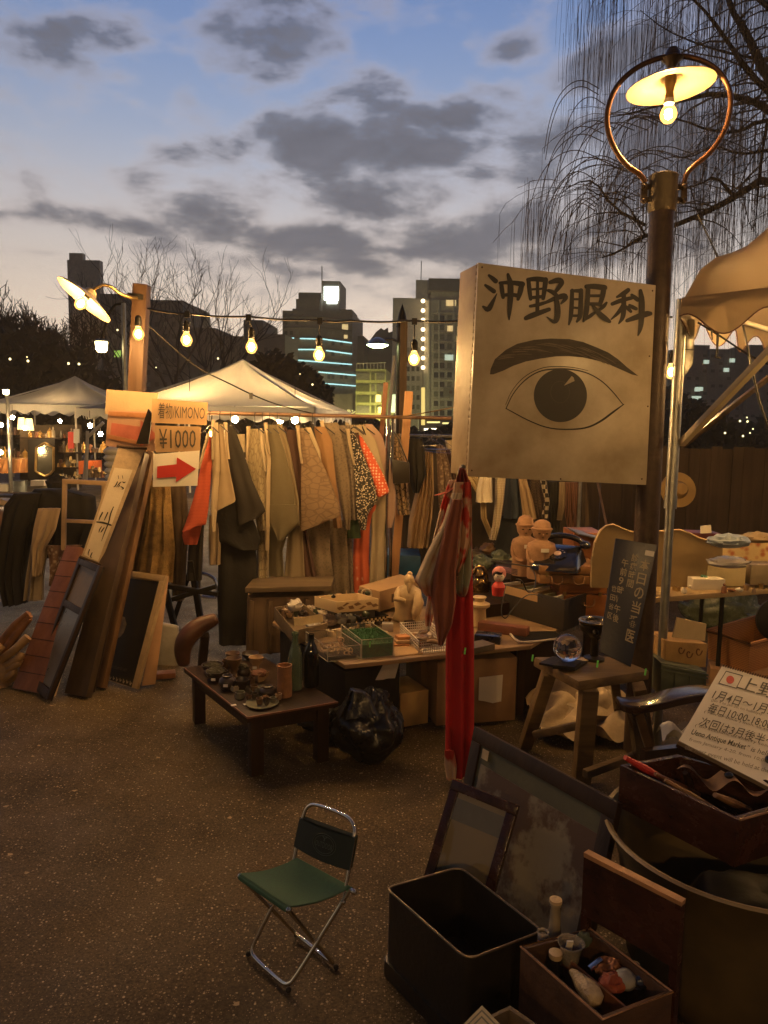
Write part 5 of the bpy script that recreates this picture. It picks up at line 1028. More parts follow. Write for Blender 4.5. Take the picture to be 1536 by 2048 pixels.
part('carcass', solid(MB(), [T(560, 1262, .38), T(690, 1345, .38), T(800, 1320, .38), T(680, 1245, .38)], 0), m_black, cbx, bevel=.004); q = MB(); q.tube([T(606, 1290, .38) + V((-.012, -.012, 0)), V((T(606, 1290, .38).x - .012, T(606, 1290, .38).y - .012, .03))], .003, 5); part('glass_edge', q, m_steel, cbx)
# cardboard boxes underneath
def cbox(label, fl, fr, ztop, depth, m, name='cardboard_box', cat='box', tape=False, grp=None, bevel=.004):
    a, b = V(fl), V(fr); d = V((-(b - a).y, (b - a).x, 0)).normalized() * depth; r_ = root(name, label, cat, V((a.x, a.y, a.z)), grp)
    part('carton', MB().prism([a, b, b + d, a + d], ztop - a.z), m, r_, bevel=bevel); return r_, [V((a.x, a.y, ztop)), V((b.x, b.y, ztop)), b, a]
r_, q4 = cbox('large cardboard carton under the table with a torn white label', G(872, 1452), G(1030, 1440), .36, .4, m_cardd)
nn = V((q4[3].y - q4[2].y, -(q4[3].x - q4[2].x), 0)).normalized() * -.002
lb = [bil(q4, u, v) + qn(q4) * .003 for u, v in ((.52, .28), (.82, .26), (.81, .68), (.7, .7), (.6, .66), (.52, .64))]; q = MB(); q.prism(lb, qn(q4) * .001); part('torn_label', q, m_white, r_, smooth=0)
r_, q4 = cbox('small yellowish carton between the bin bag and the sash', G(800, 1456), G(856, 1446), .19, .25, M('yellowish carton', (.42, .27, .1), .8, var=.15))
cbox('dark carton standing deeper under the table', G(840, 1425), G(900, 1420), .3, .3, M('dim brown carton', (.2, .12, .06), .85))
# bin bag
bp2 = G(735, 1540); q = MB(); rb2 = random.Random(8); q.ball((0, 0, 0), 1, 90, 70); vs = []
for p in q.v:
    z = (p.z + 1) / 2; rr_ = .15 * (1 - .5 * max(0, z - .55) / .45) * (1 - .12 * max(0, .15 - z) / .15) * (1 + .14 * noise.noise(p * 2.2)) ; an_ = math.atan2(p.y, p.x); cr_ = .006 * z * math.sin(13 * an_ + 5 * noise.noise(p * 2)) + .012 * abs(noise.noise(p * 3.3)) + .006 * abs(noise.noise(p * 8)) - .008 + .035 * noise.noise(p * 1.5)
    vs.append(bp2 + V((p.x * rr_ * 1.25, p.y * rr_ * .95 + .12, z * .36)) + p * cr_ + V((.05 * max(0, z - .6), 0, 0)))
q.v = vs; m_bin = M('glossy black bin liner', (.012, .011, .010), .28, sc=14, var=.3, bump=.6, spec=.5, bs=9)
bb_ = root('bin_bag', 'full glossy black bin bag standing under the table edge', 'bag', V((bp2.x, bp2.y + .12, 0))); part('bag_body', q, m_bin, bb_, smooth=70)
q = MB().cloth([(P(700, 1378, 3.38), P(730, 1385, 3.38)), (P(690, 1400, 3.38), P(745, 1400, 3.38)), (P(672, 1430, 3.36), P(760, 1430, 3.36))], .1, 5, .02, seed=3); part('bag_neck', q, m_bin, bb_, smooth=70)
q = MB().ball((0, 0, 0), 1, 36, 22); c9 = G(650, 1480) + V((0, .12, 0)); q.v = [c9 + V((p.x * .17, p.y * .13, (p.z + 1) * .075)) + p * .02 * noise.noise(p * 3) for p in q.v]; thing('bin_bag', 'slumped black bag on the ground behind the low table leg', 'bag', q, m_bin, smooth=70)
# wooden chest + trays at the left end
ch = root('wooden_chest', 'old ribbed wooden chest standing below the kimono hems', 'chest', P(575, 1290, 4.75))
c1 = [P(497, 1196, 4.75), P(652, 1192, 4.85), P(660, 1300, 4.85), P(492, 1310, 4.75)]
part('front_panel', MB().slab(c1, .3), m_oldz, ch, bevel=.004)
q = MB(); cA = P(490, 1186, 4.72); cB = P(662, 1182, 4.82); q.prism([cA, cB, cB + V((0, .36, 0)), cA + V((0, .36, 0))], .035); part('lid', q, m_old, ch, bevel=.004)
for k in range(5):
    u = .02 + k * .235; part('rib', MB().slab(sub(c1, u, .04, u + .05, 1), .02, .018), m_oldz, ch, bevel=.002)
wt_ = root('wooden_tray', 'old wooden tray box full of bagged bits at the table left end', 'tray', T(600, 1255))
rim = [T(588, 1262, .5), T(655, 1246, .5), T(605, 1206, .5), T(548, 1214, .5)]
part('tray_box', openbox(MB(), rim, ZT), m_old, wt_, bevel=.002)
part('label_card', MB().slab([P(590, 1234, (rim[0].y)) + V((0, -.03, 0)), P(646, 1226, rim[1].y) + V((0, -.02, 0)), P(646, 1242, rim[1].y) + V((0, -.02, 0)), P(590, 1250, rim[0].y) + V((0, -.03, 0))], .002), m_cream2 if False else M('aged label card', (.5, .38, .2), .7), wt_)
def lump(label, px, py, z, r, m, sc=(1, 1, .6), seed=0, name='bagged_goods', cat='goods', jit=.35, grp=None, sm=50):
    p = G(px, py, z); q = MB().ball((0, 0, 0), 1, 18, 12); q.v = [p + V((v.x * r * sc[0], v.y * r * sc[1], (v.z + .9) * r * sc[2])) * (1 + jit * noise.noise(v * 2.5 + V((seed, 0, 0)))) if False else p + V((v.x * sc[0], v.y * sc[1], (v.z + .9) * sc[2])) * r * (1 + jit * noise.noise(v * 2.5 + V((seed, 0, 0)))) for v in q.v]
    return thing(name, label, cat, q, m, grp, smooth=sm)
m_poly = THIN('crumpled clear polythene', (.75, .7, .62), .45, .15); m_poly2 = M('cloudy plastic bag', (.42, .34, .26), .3, sc=12, var=.35, bump=.6)
BG = 'bags of small goods on the table'
lump('clear bag with a cream card at the top of the wooden tray', 590, 1222, .5, .045, m_poly, (1, 1, .8), 1, grp=BG); lump('cream block inside the clear bag on the wooden tray', 594, 1222, .5, .024, M('cream block', (.6, .45, .24), .6), (1.2, .8, .7), 1, 'small_block', 'block')
for i, (x, y, r) in enumerate(((572, 1228, .035), (605, 1232, .03), (622, 1222, .03))): lump(('dark lump of beads at the left of the wooden tray', 'brown bag of beads in the middle of the wooden tray', 'brown bag of beads at the right of the wooden tray')[i], x, y, .46, r, (m_pb, m_pd, m_poly2)[i], seed=i + 4, grp=BG)
for i, (x, y, r, lab) in enumerate(((632, 1262, .05, 'crumpled plastic bag nearest the green bottle'), (655, 1252, .05, 'crumpled plastic bag behind the acrylic box'), (680, 1248, .045, 'cloudy plastic bag right of the other bags'), (640, 1240, .045, 'thin plastic bag at the edge of the wooden tray'), (705, 1246, .04, 'clear plastic bag just below the leaf tray'))): lump(lab, x, y, ZT, r, (m_poly, m_poly2)[i % 2], (1.2, 1, .7), i + 9, grp=BG)
for i, (x, y) in enumerate(((662, 1272), (676, 1268), (690, 1272), (704, 1266), (715, 1270))):
    p = T(x, y); thing('tape_roll', ('first', 'second', 'third', 'fourth', 'last')[i] + ' pale round roll from the left inside the acrylic box row', 'roll', MB().lathe([(.018, 0), (.018, .03), (.009, .03), (.009, 0.002)], p, 16), M('cream paper roll', (.55, .42, .27), .7), 'pale rolls behind the acrylic boxes')
# leaf printed tray
lf = root('leaf_tray', 'cream box tray printed with brown leaves', 'tray', T(690, 1228, .53))
rim = [T(673, 1204, .60), T(757, 1197, .60), T(716, 1186, .60), T(629, 1192, .60)]
part('tray_box', openbox(MB(), rim, .535, .006), M('cream tray paper', (.62, .46, .25), .6, var=.1), lf, bevel=.001)
ql = [rim[0] + V((0, -.002, 0)), rim[1] + V((0, -.002, 0)), V((rim[1].x, rim[1].y - .002, .535)), V((rim[0].x, rim[0].y - .002, .535))]
q = MB(); rl = random.Random(6)
for (u, v, a) in ((.1, .6, .4), (.22, .3, 2.6), (.35, .6, .7), (.5, .35, .2), (.62, .7, 2.7), (.78, .4, .5), (.92, .6, .3)):
    L = .1; pts = [(u - L * math.cos(a), v - L * 2 * math.sin(a)), (u + .03 * math.sin(a) * 1.5, v - .18), (u + L * math.cos(a), v + L * 2 * math.sin(a)), (u - .04, v + .16)]; poly(q, pts, lambda x, y: bil(ql, x, y) + qn(ql) * .001)
part('leaf_print', q, M('printed brown leaf', (.25, .13, .05), .6, bump=0), lf, smooth=0)
cbox('stack of flat dark books under the leaf tray', T(668, 1247), T(750, 1238), .53, .14, M('dark book cloth', (.06, .045, .035), .6), name='book_stack', cat='books', bevel=.002)
q = MB(); p = T(733, 1188, .6); q.tube([p + V((.03 * math.cos(a / 10 * 2 * PI), 0, .03 * math.sin(a / 10 * 2 * PI))) for a in range(10)], .006, 6, closed=True); thing('bangle', 'cream bangle resting in the leaf tray', 'bangle', q, M('ivory bangle', (.6, .48, .3), .3))
lump('small black round lid at the left of the leaf tray', 667, 1196, .6, .014, m_black, seed=2, name='lid', cat='lid')
# checkered rim tray
ct = root('checkered_tray', 'black tray with a brown and cream checkered rim', 'tray', T(760, 1240)); rim = [T(722, 1238, .47), T(777, 1230, .47), T(752, 1219, .47), T(700, 1226, .47)]
part('tray_box', openbox(MB(), rim, ZT, .01), m_black, ct); a, b = rim[0] + V((0, -.003, 0)), rim[1] + V((0, -.003, 0)); nn_ = 14
for k in range(nn_):
    for j in range(2):
        if (k + j) % 2: part('check', MB().slab([a.lerp(b, k / nn_) - V((0, 0, .006 + j * .012)), a.lerp(b, (k + 1) / nn_) - V((0, 0, .006 + j * .012)), a.lerp(b, (k + 1) / nn_) - V((0, 0, .018 + j * .012)), a.lerp(b, k / nn_) - V((0, 0, .018 + j * .012))], .002), M('cream inlay', (.5, .36, .18), .5), ct, smooth=0)
# acrylic boxes
m_acr = THIN('clear acrylic', (.93, .95, .92), .93); m_edge = M('bright acrylic edge', (.55, .5, .4), .2, bump=0)
def acr(label, fl, fr, bl, h, dv=()):
    a, b, d = T(*fl), T(*fr), T(*bl); c = b + d - a; r_ = root('acrylic_box', label, 'box', a); R4 = [a, b, c, d]; q = MB()
    for i in range(4): p, s = R4[i], R4[(i + 1) % 4]; q.add([p, s, s + V((0, 0, h)), p + V((0, 0, h))], [(0, 1, 2, 3)])
    part('clear_wall', q, m_acr, r_, smooth=0); q = MB(); q.tube([p + V((0, 0, h)) for p in R4], .0022, 4, closed=True); q.tube([p + V((0, 0, .001)) for p in R4], .0022, 4, closed=True)
    for p in R4: q.tube([p, p + V((0, 0, h))], .0022, 4)
    part('edge', q, m_edge, r_); return R4
Ra = acr('left acrylic box holding twisted rings', (655, 1324), (721, 1318), (612, 1290), .075); Rb_ = acr('right acrylic box filled with green moss', (723, 1318), (786, 1312), (682, 1284), .1)
q = MB(); rg = random.Random(12)
for i in range(26):
    u, v = rg.uniform(.15, .9), rg.uniform(.1, .7); c = bil([Ra[0], Ra[1], Ra[2], Ra[3]], u, v) + V((0, 0, .02 + rg.random() * .035)); r0 = rg.uniform(.008, .015); n = V((rg.gauss(0, 1), rg.gauss(0, 1), rg.gauss(0, 1) + 1)).normalized(); a = n.orthogonal().normalized(); b = n.cross(a)
    q.tube([c + (a * math.cos(t * PI / 5) + b * math.sin(t * PI / 5)) * r0 for t in range(10)], .0032, 5, closed=True)
thing('ring_heap', 'heap of pale twisted rings in the left acrylic box', 'rings', q, M('pale bone rings', (.5, .34, .2), .4), kind='stuff')
q = MB().add([p.lerp(sum(Rb_, V()) / 4, .04) + V((0, 0, .002)) for p in Rb_] + [p.lerp(sum(Rb_, V()) / 4, .05) + V((0, 0, .07)) for p in Rb_], [(4, 5, 6, 7), (0, 1, 5, 4), (1, 2, 6, 5), (2, 3, 7, 6), (3, 0, 4, 7)])
for i in range(2600):
    u, v = rg.uniform(.03, .97), rg.uniform(.03, .97); c = bil(Rb_, u, v) + V((0, 0, .066)); d = V((rg.gauss(0, .5), rg.gauss(0, .5), 1)) * rg.uniform(.006, .016); e = V((rg.gauss(0, 1), rg.gauss(0, 1), 0)).normalized() * .0016; q.add([c - e, c + e, c + d], [(0, 1, 2)])
thing('green_moss', 'bright green artificial moss filling the right acrylic box', 'moss', q, M('artificial green moss', (.02, .12, .03), .8, sc=60, var=.5), kind='stuff', smooth=0)
cbox('dark tray of lids inside the left acrylic box', Ra[0].lerp(Ra[2], .06) + V((0, 0, .002)), Ra[1].lerp(Ra[3], .06) + V((0, 0, .002)), ZT + .02, .09, m_dark, name='dark_tray', cat='tray')
gtag = M('fluorescent green price tab', (.2, .8, .15), .5, var=.05, bump=0)
GT = 'fluorescent green tabs on the goods'
for (x, y, Y, lab) in ((740, 1289, T(740, 1315).y - .004, 'upright fluorescent green tab on the moss box'), (930, 1302, 3.2, 'small green tab pinned on the crimson sash'), (1065, 1316, 3.25, 'green tab at the left corner of the stool'), (1195, 1328, 3.1, 'green tab in the middle of the stool edge'), (1291, 1344, 3.1, 'green tab at the right end of the stool')):
    p = P(x, y, Y); thing('green_tab', lab, 'tab', MB().box(p, (.007, .004, .03), Matrix.Rotation(.1, 3, 'Y')), gtag, GT)
# orange soaps, mat, basket
for i in range(3): 
    p = T(802, 1292) + V((.004 * i, .01 * i, .008 + .019 * i)); thing('soap_block', ('lowest', 'middle', 'topmost')[i] + ' orange wax block in the small stack by the basket', 'block', MB().box(p, (.085 - .008 * i, .06, .017), Matrix.Rotation(.15 + .12 * i, 3, 'Z')), M('orange wax %d' % (i % 2), ((.62, .28, .1), (.55, .36, .2))[i % 2], .5), 'orange wax blocks', bevel=.004)
q = MB(); solid(q, [T(790, 1312, .428), T(846, 1306, .428), T(838, 1280, .428), T(787, 1284, .428)], .4205); thing('tan_mat', 'crumpled tan paper under the orange blocks', 'paper', q.jitter(.004, 20), m_card)
bk = root('white_basket', 'white perforated plastic basket on the table front', 'basket', T(850, 1303)); a, b, d = T(838, 1308, ZT), T(900, 1302, ZT), T(800, 1268, ZT); c = b + d - a; R4 = [a, b, c, d]; h = .065; m_wp = M('white plastic', (.6, .52, .44), .4, var=.06, bump=0)
q = MB(); q.tube([p + V((0, 0, h)) for p in R4], .005, 6, closed=True); part('rim', q, m_wp, bk); q = MB()
for i in range(4):
    p, s = R4[i], R4[(i + 1) % 4]; n = 14
    for k in range(n + 1): x = p.lerp(s, k / n); q.bar(x, x + V((0, 0, h)), .004, .003)
    for z in (.003, .018, .034, .05): q.bar(p + V((0, 0, z)), s + V((0, 0, z)), .003, .005)
part('mesh_side', q, m_wp, bk, kind='stuff'); part('base', solid(MB(), [p + V((0, 0, .004)) for p in R4], ZT + .001), m_wp, bk)
for i, (x, y, L, an) in enumerate(((832, 1272, .13, .3), (850, 1278, .12, -.5), (846, 1266, .1, .9), (870, 1285, .09, -.2))):
    p = T(x, y, ZT + .03 + .012 * i); dd = V((math.cos(an), math.sin(an), 0)) * L / 2; thing('wooden_spoon', ('long pale carved wood piece lying in the white basket', 'brown carved piece across the white basket', 'dark carved piece at the back of the white basket', 'light stick at the right of the white basket')[i], 'carving', MB().tube([p - dd, p - dd * .4 + V((0, 0, .006)), p + dd * .5, p + dd], [.006, .014, .011, .005], 8), (m_wood, m_redwood, m_pb, m_woodx)[i], 'carvings in the white basket', smooth=60)
lump('heap of carved odds and ends filling the white basket', 850, 1290, ZT + .008, .06, m_pb, (1.1, .8, .5), 31, 'carving_heap', 'goods')
for i, (x, y, s, lab, m) in enumerate(((775, 1262, .05, 'small clear plastic cup near the centre of the table', m_poly), (768, 1275, .035, 'cream box just left of the wax blocks', M('cream carton', (.5, .38, .22), .7)), (740, 1262, .04, 'brown paper box behind the moss box', m_cardd), (820, 1256, .045, 'dark small box behind the white basket', m_dark))):
    p = T(x, y); thing('small_box', lab, 'box', MB().box(p + V((0, 0, s * .5)), (s * 1.3, s, s), Matrix.Rotation(.2 * i, 3, 'Z')), m, 'small boxes on the display table', bevel=.002)
# long carton with printed label
rim = [T(760, 1183, .60), T(838, 1160, .60), T(800, 1148, .60), T(718, 1172, .60)]
lc_ = root('cardboard_box', 'long closed cardboard carton with a dark printed panel', 'box', T(790, 1200, .47)); part('carton', solid(MB(), rim, .47), m_card, lc_, bevel=.003)
qd = [rim[0] + V((0, 0, 0)), rim[1], V((rim[1].x, rim[1].y, .47)), V((rim[0].x, rim[0].y, .47))]; nq = qn(qd)
part('print_panel', MB().slab(sub(qd, .28, .3, .95, .72), .001, .003), M('faded dark print', (.09, .05, .03), .7), lc_, smooth=0); text_on(qd, 'Drink', .34, .36, .3, 1.6, m_card, lc_, off=.0055, wmax=.5)
cbox('dark wooden block supporting the long carton', T(735, 1222), T(800, 1210), .47, .12, m_dark, name='wooden_block', cat='block')
# immortal figure
def robed(label, base, h, w, m, lean=0., name='figurine', knob=True):
    r_ = root(name, label, 'statue', base); R = Matrix.Rotation(lean, 3, 'Y'); q = MB()
    q.lathe([(w * .42, 0), (w * .5, h * .04), (w * .44, h * .2), (w * .46, h * .38), (w * .5, h * .55), (w * .42, h * .68), (w * .2, h * .76), (w * .13, h * .79)], base, 30, R, wob=.05, sy=.75)
    q.ball(base + R @ V((0, -w * .04, h * .85)), w * .2, 16, 12, (1, 1, 1.25)); part('robe', q.jitter(w * .05, 16), m, r_, smooth=70)
    q = MB().tube([base + R @ V((w * .3, -w * .2, h * .66)), base + R @ V((w * .38, -w * .42, h * .46)), base + R @ V((w * .3, -w * .46, h * .25)), base + R @ V((w * .24, -w * .4, h * .12))], [w * .12, w * .2, w * .17, w * .04], 12); part('sleeve', q, m, r_, smooth=70)
    q = MB().tube([base + R @ V((-w * .34, -w * .1, h * .66)), base + R @ V((-w * .42, -w * .34, h * .5)), base + R @ V((-w * .1, -w * .46, h * .48))], [w * .12, w * .14, w * .07], 10); part('arm', q, m, r_, smooth=70)
    q = MB().tube([base + R @ V((0, -w * .24, h * .82)), base + R @ V((0, -w * .34, h * .7)), base + R @ V((0, -w * .3, h * .6))], [w * .1, w * .08, w * .015], 8); q.ball(base + R @ V((0, -w * .25, h * .86)), w * .035, 8, 6); part('beard', q, m, r_, smooth=70)
    if knob: part('topknot', MB().ball(base + R @ V((0, 0, h * .99)), w * .1, 10, 8), m, r_, smooth=70)
    return r_
m_iv = M('aged ivory white', (.62, .45, .25), .4, sc=12, var=.3, bump=.1)
robed('ivory white robed old man figure standing beside the tied cloths', T(812, 1242), .30, .17, m_iv, .06)
q = MB().lathe([(.06, 0), (.085, .012), (.082, .012), (.05, .004), (.001, .003)], T(795, 1234), 24); thing('plate', 'small white plate at the foot of the ivory figure', 'plate', q, m_iv)
# bronze figure, urn, doll
base = T(958, 1200, .44)
q = root('bronze_figure', 'shiny bronze seated figure with a raised hood', 'statue', base); m_bz = M('polished bronze', (.45, .3, .13), .22, 1, sc=10, var=.5, bump=.3)
part('figure_body', MB().lathe([(.055, 0), (.065, .03), (.05, .08), (.06, .11), (.035, .15), (.02, .17)], base, 20, wob=.14, sy=.8).ball(base + V((0, -.01, .19)), .03, 14, 10, (1, 1, 1.2)).jitter(.018, 22), m_bz, q, smooth=70)
part('hood', MB().tube(chaikin([base + V((-.05, 0, .18)), base + V((-.02, 0, .24)), base + V((.03, 0, .23)), base + V((.055, 0, .13)), base + V((.05, 0, .05))], 2), .013, 8), m_bz, q, smooth=70)
base = T(958, 1252, ZT + .002); q = MB().lathe([(.04, 0), (.045, .02), (.038, .1), (.04, .11), (.062, .125), (.062, .14), (.03, .155), (.032, .17), (.04, .178), (.036, .184), (.001, .186)], base, 24); thing('ceramic_urn', 'cream lidded ceramic urn right of the crimson sash', 'urn', q, m_iv)
dp = P(998, 1152, 4.1); dl = root('doll_head', 'white doll face with black fringe and pink headscarf', 'doll', dp)
part('face', MB().ball(dp, .032, 18, 12, (1, .9, 1.1)), M('white doll paint', (.75, .66, .55), .35, var=.04, bump=0), dl); part('hair', MB().ball(dp + V((0, .008, .006)), .036, 18, 12, (1, .95, 1.08)), m_black, dl)
part('headscarf', MB().ball(dp + V((.003, .016, .012)), .04, 20, 14), M('pink scarf', (.6, .22, .2), .7), dl)
q = MB(); [q.ball(dp + V((s * .011, -.029, .002)), .003, 6, 4, (1.5, .5, .6)) for s in (-1, 1)]; part('eyes', q, m_black, dl); part('mouth', MB().ball(dp + V((0, -.0295, -.016)), .003, 6, 4, (1.2, .5, .7)), m_red, dl)
q = MB(); q.grid(lambda u, v: dp + V(((u - .5) * .05, -.0295 - .001 * v + .022 * (abs(u - .5) * 2) ** 2, .012 + v * .014)), 8, 2); part('fringe', q, m_black, dl)
part('doll_body', MB().lathe([(.035, 0), (.04, .05), (.02, .08)], dp - V((0, 0, .11)), 14), m_red, dl)
# terracotta pair
m_tc = M('orange terracotta', (.36, .2, .11), .8, sc=16, var=.35, bump=.4)
def haniwa(label, px, pt, pbm, Y, w):
    top = P(px, pt, Y); b = P(px, pbm, Y); h = top.z - b.z; r_ = root('clay_figure', label, 'statue', b, 'terracotta figures on the display')
    q = MB().lathe([(w * .5, 0), (w * .52, h * .15), (w * .5, h * .38), (w * .56, h * .52), (w * .5, h * .6), (w * .26, h * .645), (w * .23, h * .67), (w * .32, h * .72), (w * .36, h * .8), (w * .37, h * .84), (w * .35, h * .86), (w * .3, h * .95), (w * .14, h * .995), (.001, h)], b, 28, sy=.75); part('body', q, m_tc, r_, smooth=60)
    part('helmet_rim', MB().lathe([(w * .37, 0), (w * .405, h * .008), (w * .40, h * .03), (w * .36, h * .04)], b + V((0, 0, h * .825)), 28, sy=.78), m_tc, r_)
    for s in (-1, 1): part('arm', MB().tube(chaikin([b + V((s * w * .46, 0, h * .55)), b + V((s * w * .54, -w * .08, h * .42)), b + V((s * w * .46, -w * .24, h * .28)), b + V((s * w * .12, -w * .42, h * .26))], 2), w * .078, 10), m_tc, r_, smooth=60)
    q = MB(); [q.ball(b + V((s * w * .14, -w * .272, h * .775)), w * .035, 8, 5, (1.6, .4, .6)) for s in (-1, 1)]; q.ball(b + V((0, -w * .25, h * .705)), w * .03, 8, 5, (1.8, .4, .5)); part('eyes_and_mouth', q, m_black, r_); part('nose', MB().ball(b + V((0, -w * .29, h * .745)), w * .05, 8, 6, (.8, .6, 1.4)), m_tc, r_)
    part('price_sticker', MB().box(b + V((w * .06, -w * .41, h * .5)), (w * .3, .003, h * .06)), tagm, r_, smooth=0)
haniwa('taller terracotta warrior bust behind on the left', 1047, 1030, 1150, 4.75, .155); haniwa('shorter terracotta warrior bust with a round helmet on the right', 1080, 1039, 1156, 4.6, .165)
cbox('dark crate that the terracotta figures stand on', T(1020, 1215, ZT - 0.0), T(1110, 1212, ZT), P(1050, 1150, 4.65).z, .3, m_dark, name='wooden_crate', cat='crate')
# black box with paper label
rim = [T(1130, 1200, .61), T(1186, 1182, .61), T(1075, 1150, .61), T(982, 1162, .61)]
bx_ = root('black_box', 'deep black box of old magazines with a strip label', 'box', T(1090, 1260)); part('box_wall', openbox(MB(), rim, ZT, .01), M('matt black box', (.025, .019, .014), .5, var=.3), bx_, bevel=.003)
qd = [rim[3], rim[0], V((rim[0].x, rim[0].y, ZT)), V((rim[3].x, rim[3].y, ZT))]; part('label_strip', MB().slab(sub(qd, .12, .02, .66, .3), .001, .003), m_card, bx_, smooth=0)
for i in range(7):
    u = .1 + i * .12; a = bil([rim[3], rim[0], rim[1], rim[2]], u, .12); b = bil([rim[3], rim[0], rim[1], rim[2]], u, .85); part('magazine', MB().slab([a - V((0, 0, .012)), b - V((0, 0, .012)), V((b.x, b.y, ZT + .02)), V((a.x, a.y, ZT + .02))], .012), (m_white, m_card, M('olive paper', (.3, .3, .18), .7))[i % 3], bx_, smooth=0)
# reddish slab box, black case, white tray rim
cbox('long reddish wooden slab box in front of the black box', T(955, 1262), T(1052, 1276), .475, .07, WOOD('reddish slab', (.2, .07, .035), axis=0), name='wooden_box', cat='box')
cbox('small black lacquer case beside the reddish slab box', T(948, 1285), T(1000, 1290), .465, .1, M('black lacquer', (.012, .012, .02), .25, coat=.3, bump=.02), name='lacquer_case', cat='case')
cbox('squat grey brown box just right of the crimson sash', T(945, 1310), T(990, 1300), .455, .1, M('grey brown tin', (.1, .075, .05), .5), name='tin_box', cat='box')
r_ = root('white_tray', 'white rimmed tray under the black box', 'tray', T(1060, 1285)); part('tray_rim', MB().tube(chaikin([T(1015, 1262, .43), T(1035, 1283, .43), T(1050, 1285, .43), T(1125, 1276, .43)], 1), .006, 6), m_wp, r_); part('tray_base', solid(MB(), [T(1018, 1264, .427), T(1040, 1284, .427), T(1125, 1276, .427), T(1110, 1262, .427)], .4205), m_black, r_)
cbox('dark cabinet supporting the right end of the table', T(1020, 1320, 0.0) * V((1, 1, 0)).x if False else G(1040, 1420), G(1110, 1410), .39, .3, m_dark, name='dark_cabinet', cat='cabinet')
# suitcases
m_lea = M('tan leather', (.34, .17, .065), .42, sc=14, var=.35, bump=.12); m_lea2 = M('orange brown leather', (.36, .13, .04), .4, sc=12, var=.3, bump=.1)
Ysc = 4.45
def case(label, x0, x1, y0, y1, Y, dep, m, lid=.45, sk=.0):
    a = P(x0, y1, Y); b = P(x1, y1, Y + sk); z1 = P(x0, y0, Y).z; r_ = root('suitcase', label, 'suitcase', a, 'old suitcases on the table'); hh = z1 - a.z; b.z = a.z; d = V((0, dep, 0))
    part('case_base', MB().prism([a, b, b + d, a + d], hh * (1 - lid) - .003), m, r_, bevel=.008); up = V((0, 0, hh * (1 - lid))); part('case_lid', MB().prism([a + up, b + up, b + d + up, a + d + up], hh * lid), m, r_, bevel=.01)
    w = (b - a).length
    for f in (.28, .62):
        m0 = a.lerp(b, f) + up * .8 + V((0, -.006, 0)); part('handle', MB().tube(chaikin([m0 + V((-.035, 0, 0)), m0 + V((-.03, -.02, -.045)), m0 + V((.03, -.02, -.045)), m0 + V((.035, 0, 0))], 2), .005, 8), m_lea, r_, smooth=60)
    for f in (.12, .85): part('latch', MB().box(a.lerp(b, f) + up + V((0, -.004, 0)), (.02, .006, .024)), m_brass, r_)
    return r_
case('lower orange brown leather case standing on the table', 1116, 1212, 1168, 1232, 4.5, .35, m_lea2, .3); case('upper tan leather case under the black telephone', 1078, 1204, 1132, 1168, 4.48, .34, m_lea, .45)
# telephone
tp_ = P(1116, 1137, 4.58); th = root('telephone', 'shiny black rotary telephone on the tan leather case', 'telephone', tp_); Rt = Matrix.Rotation(-.45, 3, 'Z'); m_ph = M('shiny black bakelite', (.012, .012, .016), .12, coat=.6, bump=0)
def L_(x, y, z): return tp_ + Rt @ V((x * 1.2, y * 1.2, z * 1.12))
q = MB(); q.add([L_(-.125, -.115, 0), L_(.125, -.115, 0), L_(.135, .12, 0), L_(-.135, .12, 0), L_(-.115, -.1, .035), L_(.115, -.1, .035), L_(.085, .06, .125), L_(-.085, .06, .125), L_(.1, .115, .12), L_(-.1, .115, .12)],
    [(3, 2, 1, 0), (0, 1, 5, 4), (4, 5, 6, 7), (1, 2, 8, 6, 5), (3, 0, 4, 7, 9), (7, 6, 8, 9), (2, 3, 9, 8)]); part('phone_body', q, m_ph, th, bevel=.014, smooth=60)
q = MB().tube(chaikin([L_(-.12, .085, .13), L_(-.075, .085, .165), L_(0, .085, .178), L_(.075, .085, .165), L_(.12, .085, .13)], 2), .018, 12); q.ball(L_(-.118, .085, .13), .034, 14, 10, (1, 1, .8)); q.ball(L_(.118, .085, .13), .034, 14, 10, (1, 1, .8)); part('handset', q, m_ph, th, smooth=60)
nd_ = (L_(0, -.1, .035) - L_(0, .06, .125)).cross(L_(.1, 0, 0) - L_(0, 0, 0)).normalized(); nd_ = nd_ if nd_.z > 0 else -nd_; Rd = V((0, 0, 1)).rotation_difference(nd_).to_matrix(); cdl = L_(0, -.02, .083)
part('dial', MB().lathe([(.058, 0), (.055, .008), (.03, .009), (.001, .009)], cdl, 30, Rd), m_ph, th); part('dial_centre', MB().lathe([(.024, .008), (.022, .012), (.001, .0125)], cdl, 20, Rd), M('pale dial paper', (.7, .5, .42), .5, bump=0), th)
q = MB()
for k in range(10): a = k * .52; q.ball(cdl + Rd @ V((.042 * math.cos(a), .042 * math.sin(a), .008)), .006, 8, 4, (1, 1, .4))
part('finger_hole', q, M('finger hole', (.1, .09, .09), .4), th)
q = MB(); q.tube(chaikin([L_(-.12, -.1, .01), P(1072, 1150, 4.3), P(1070, 1180, 4.15), P(1055, 1188, 4.1), P(1045, 1160, 4.1), P(1032, 1158, 4.1)], 2), .0035, 6); q.tube(chaikin([P(1088, 1195, 4.1), P(1070, 1188, 4.05), P(1050, 1190, 4.0), P(1020, 1225, 3.95), P(1010, 1240, 3.92), P(1000, 1225, 3.95), P(1012, 1170, 4.05)], 2), .003, 6); thing('phone_cord', 'black cord trailing from the telephone over the black box', 'cord', q, m_cord, smooth=60)
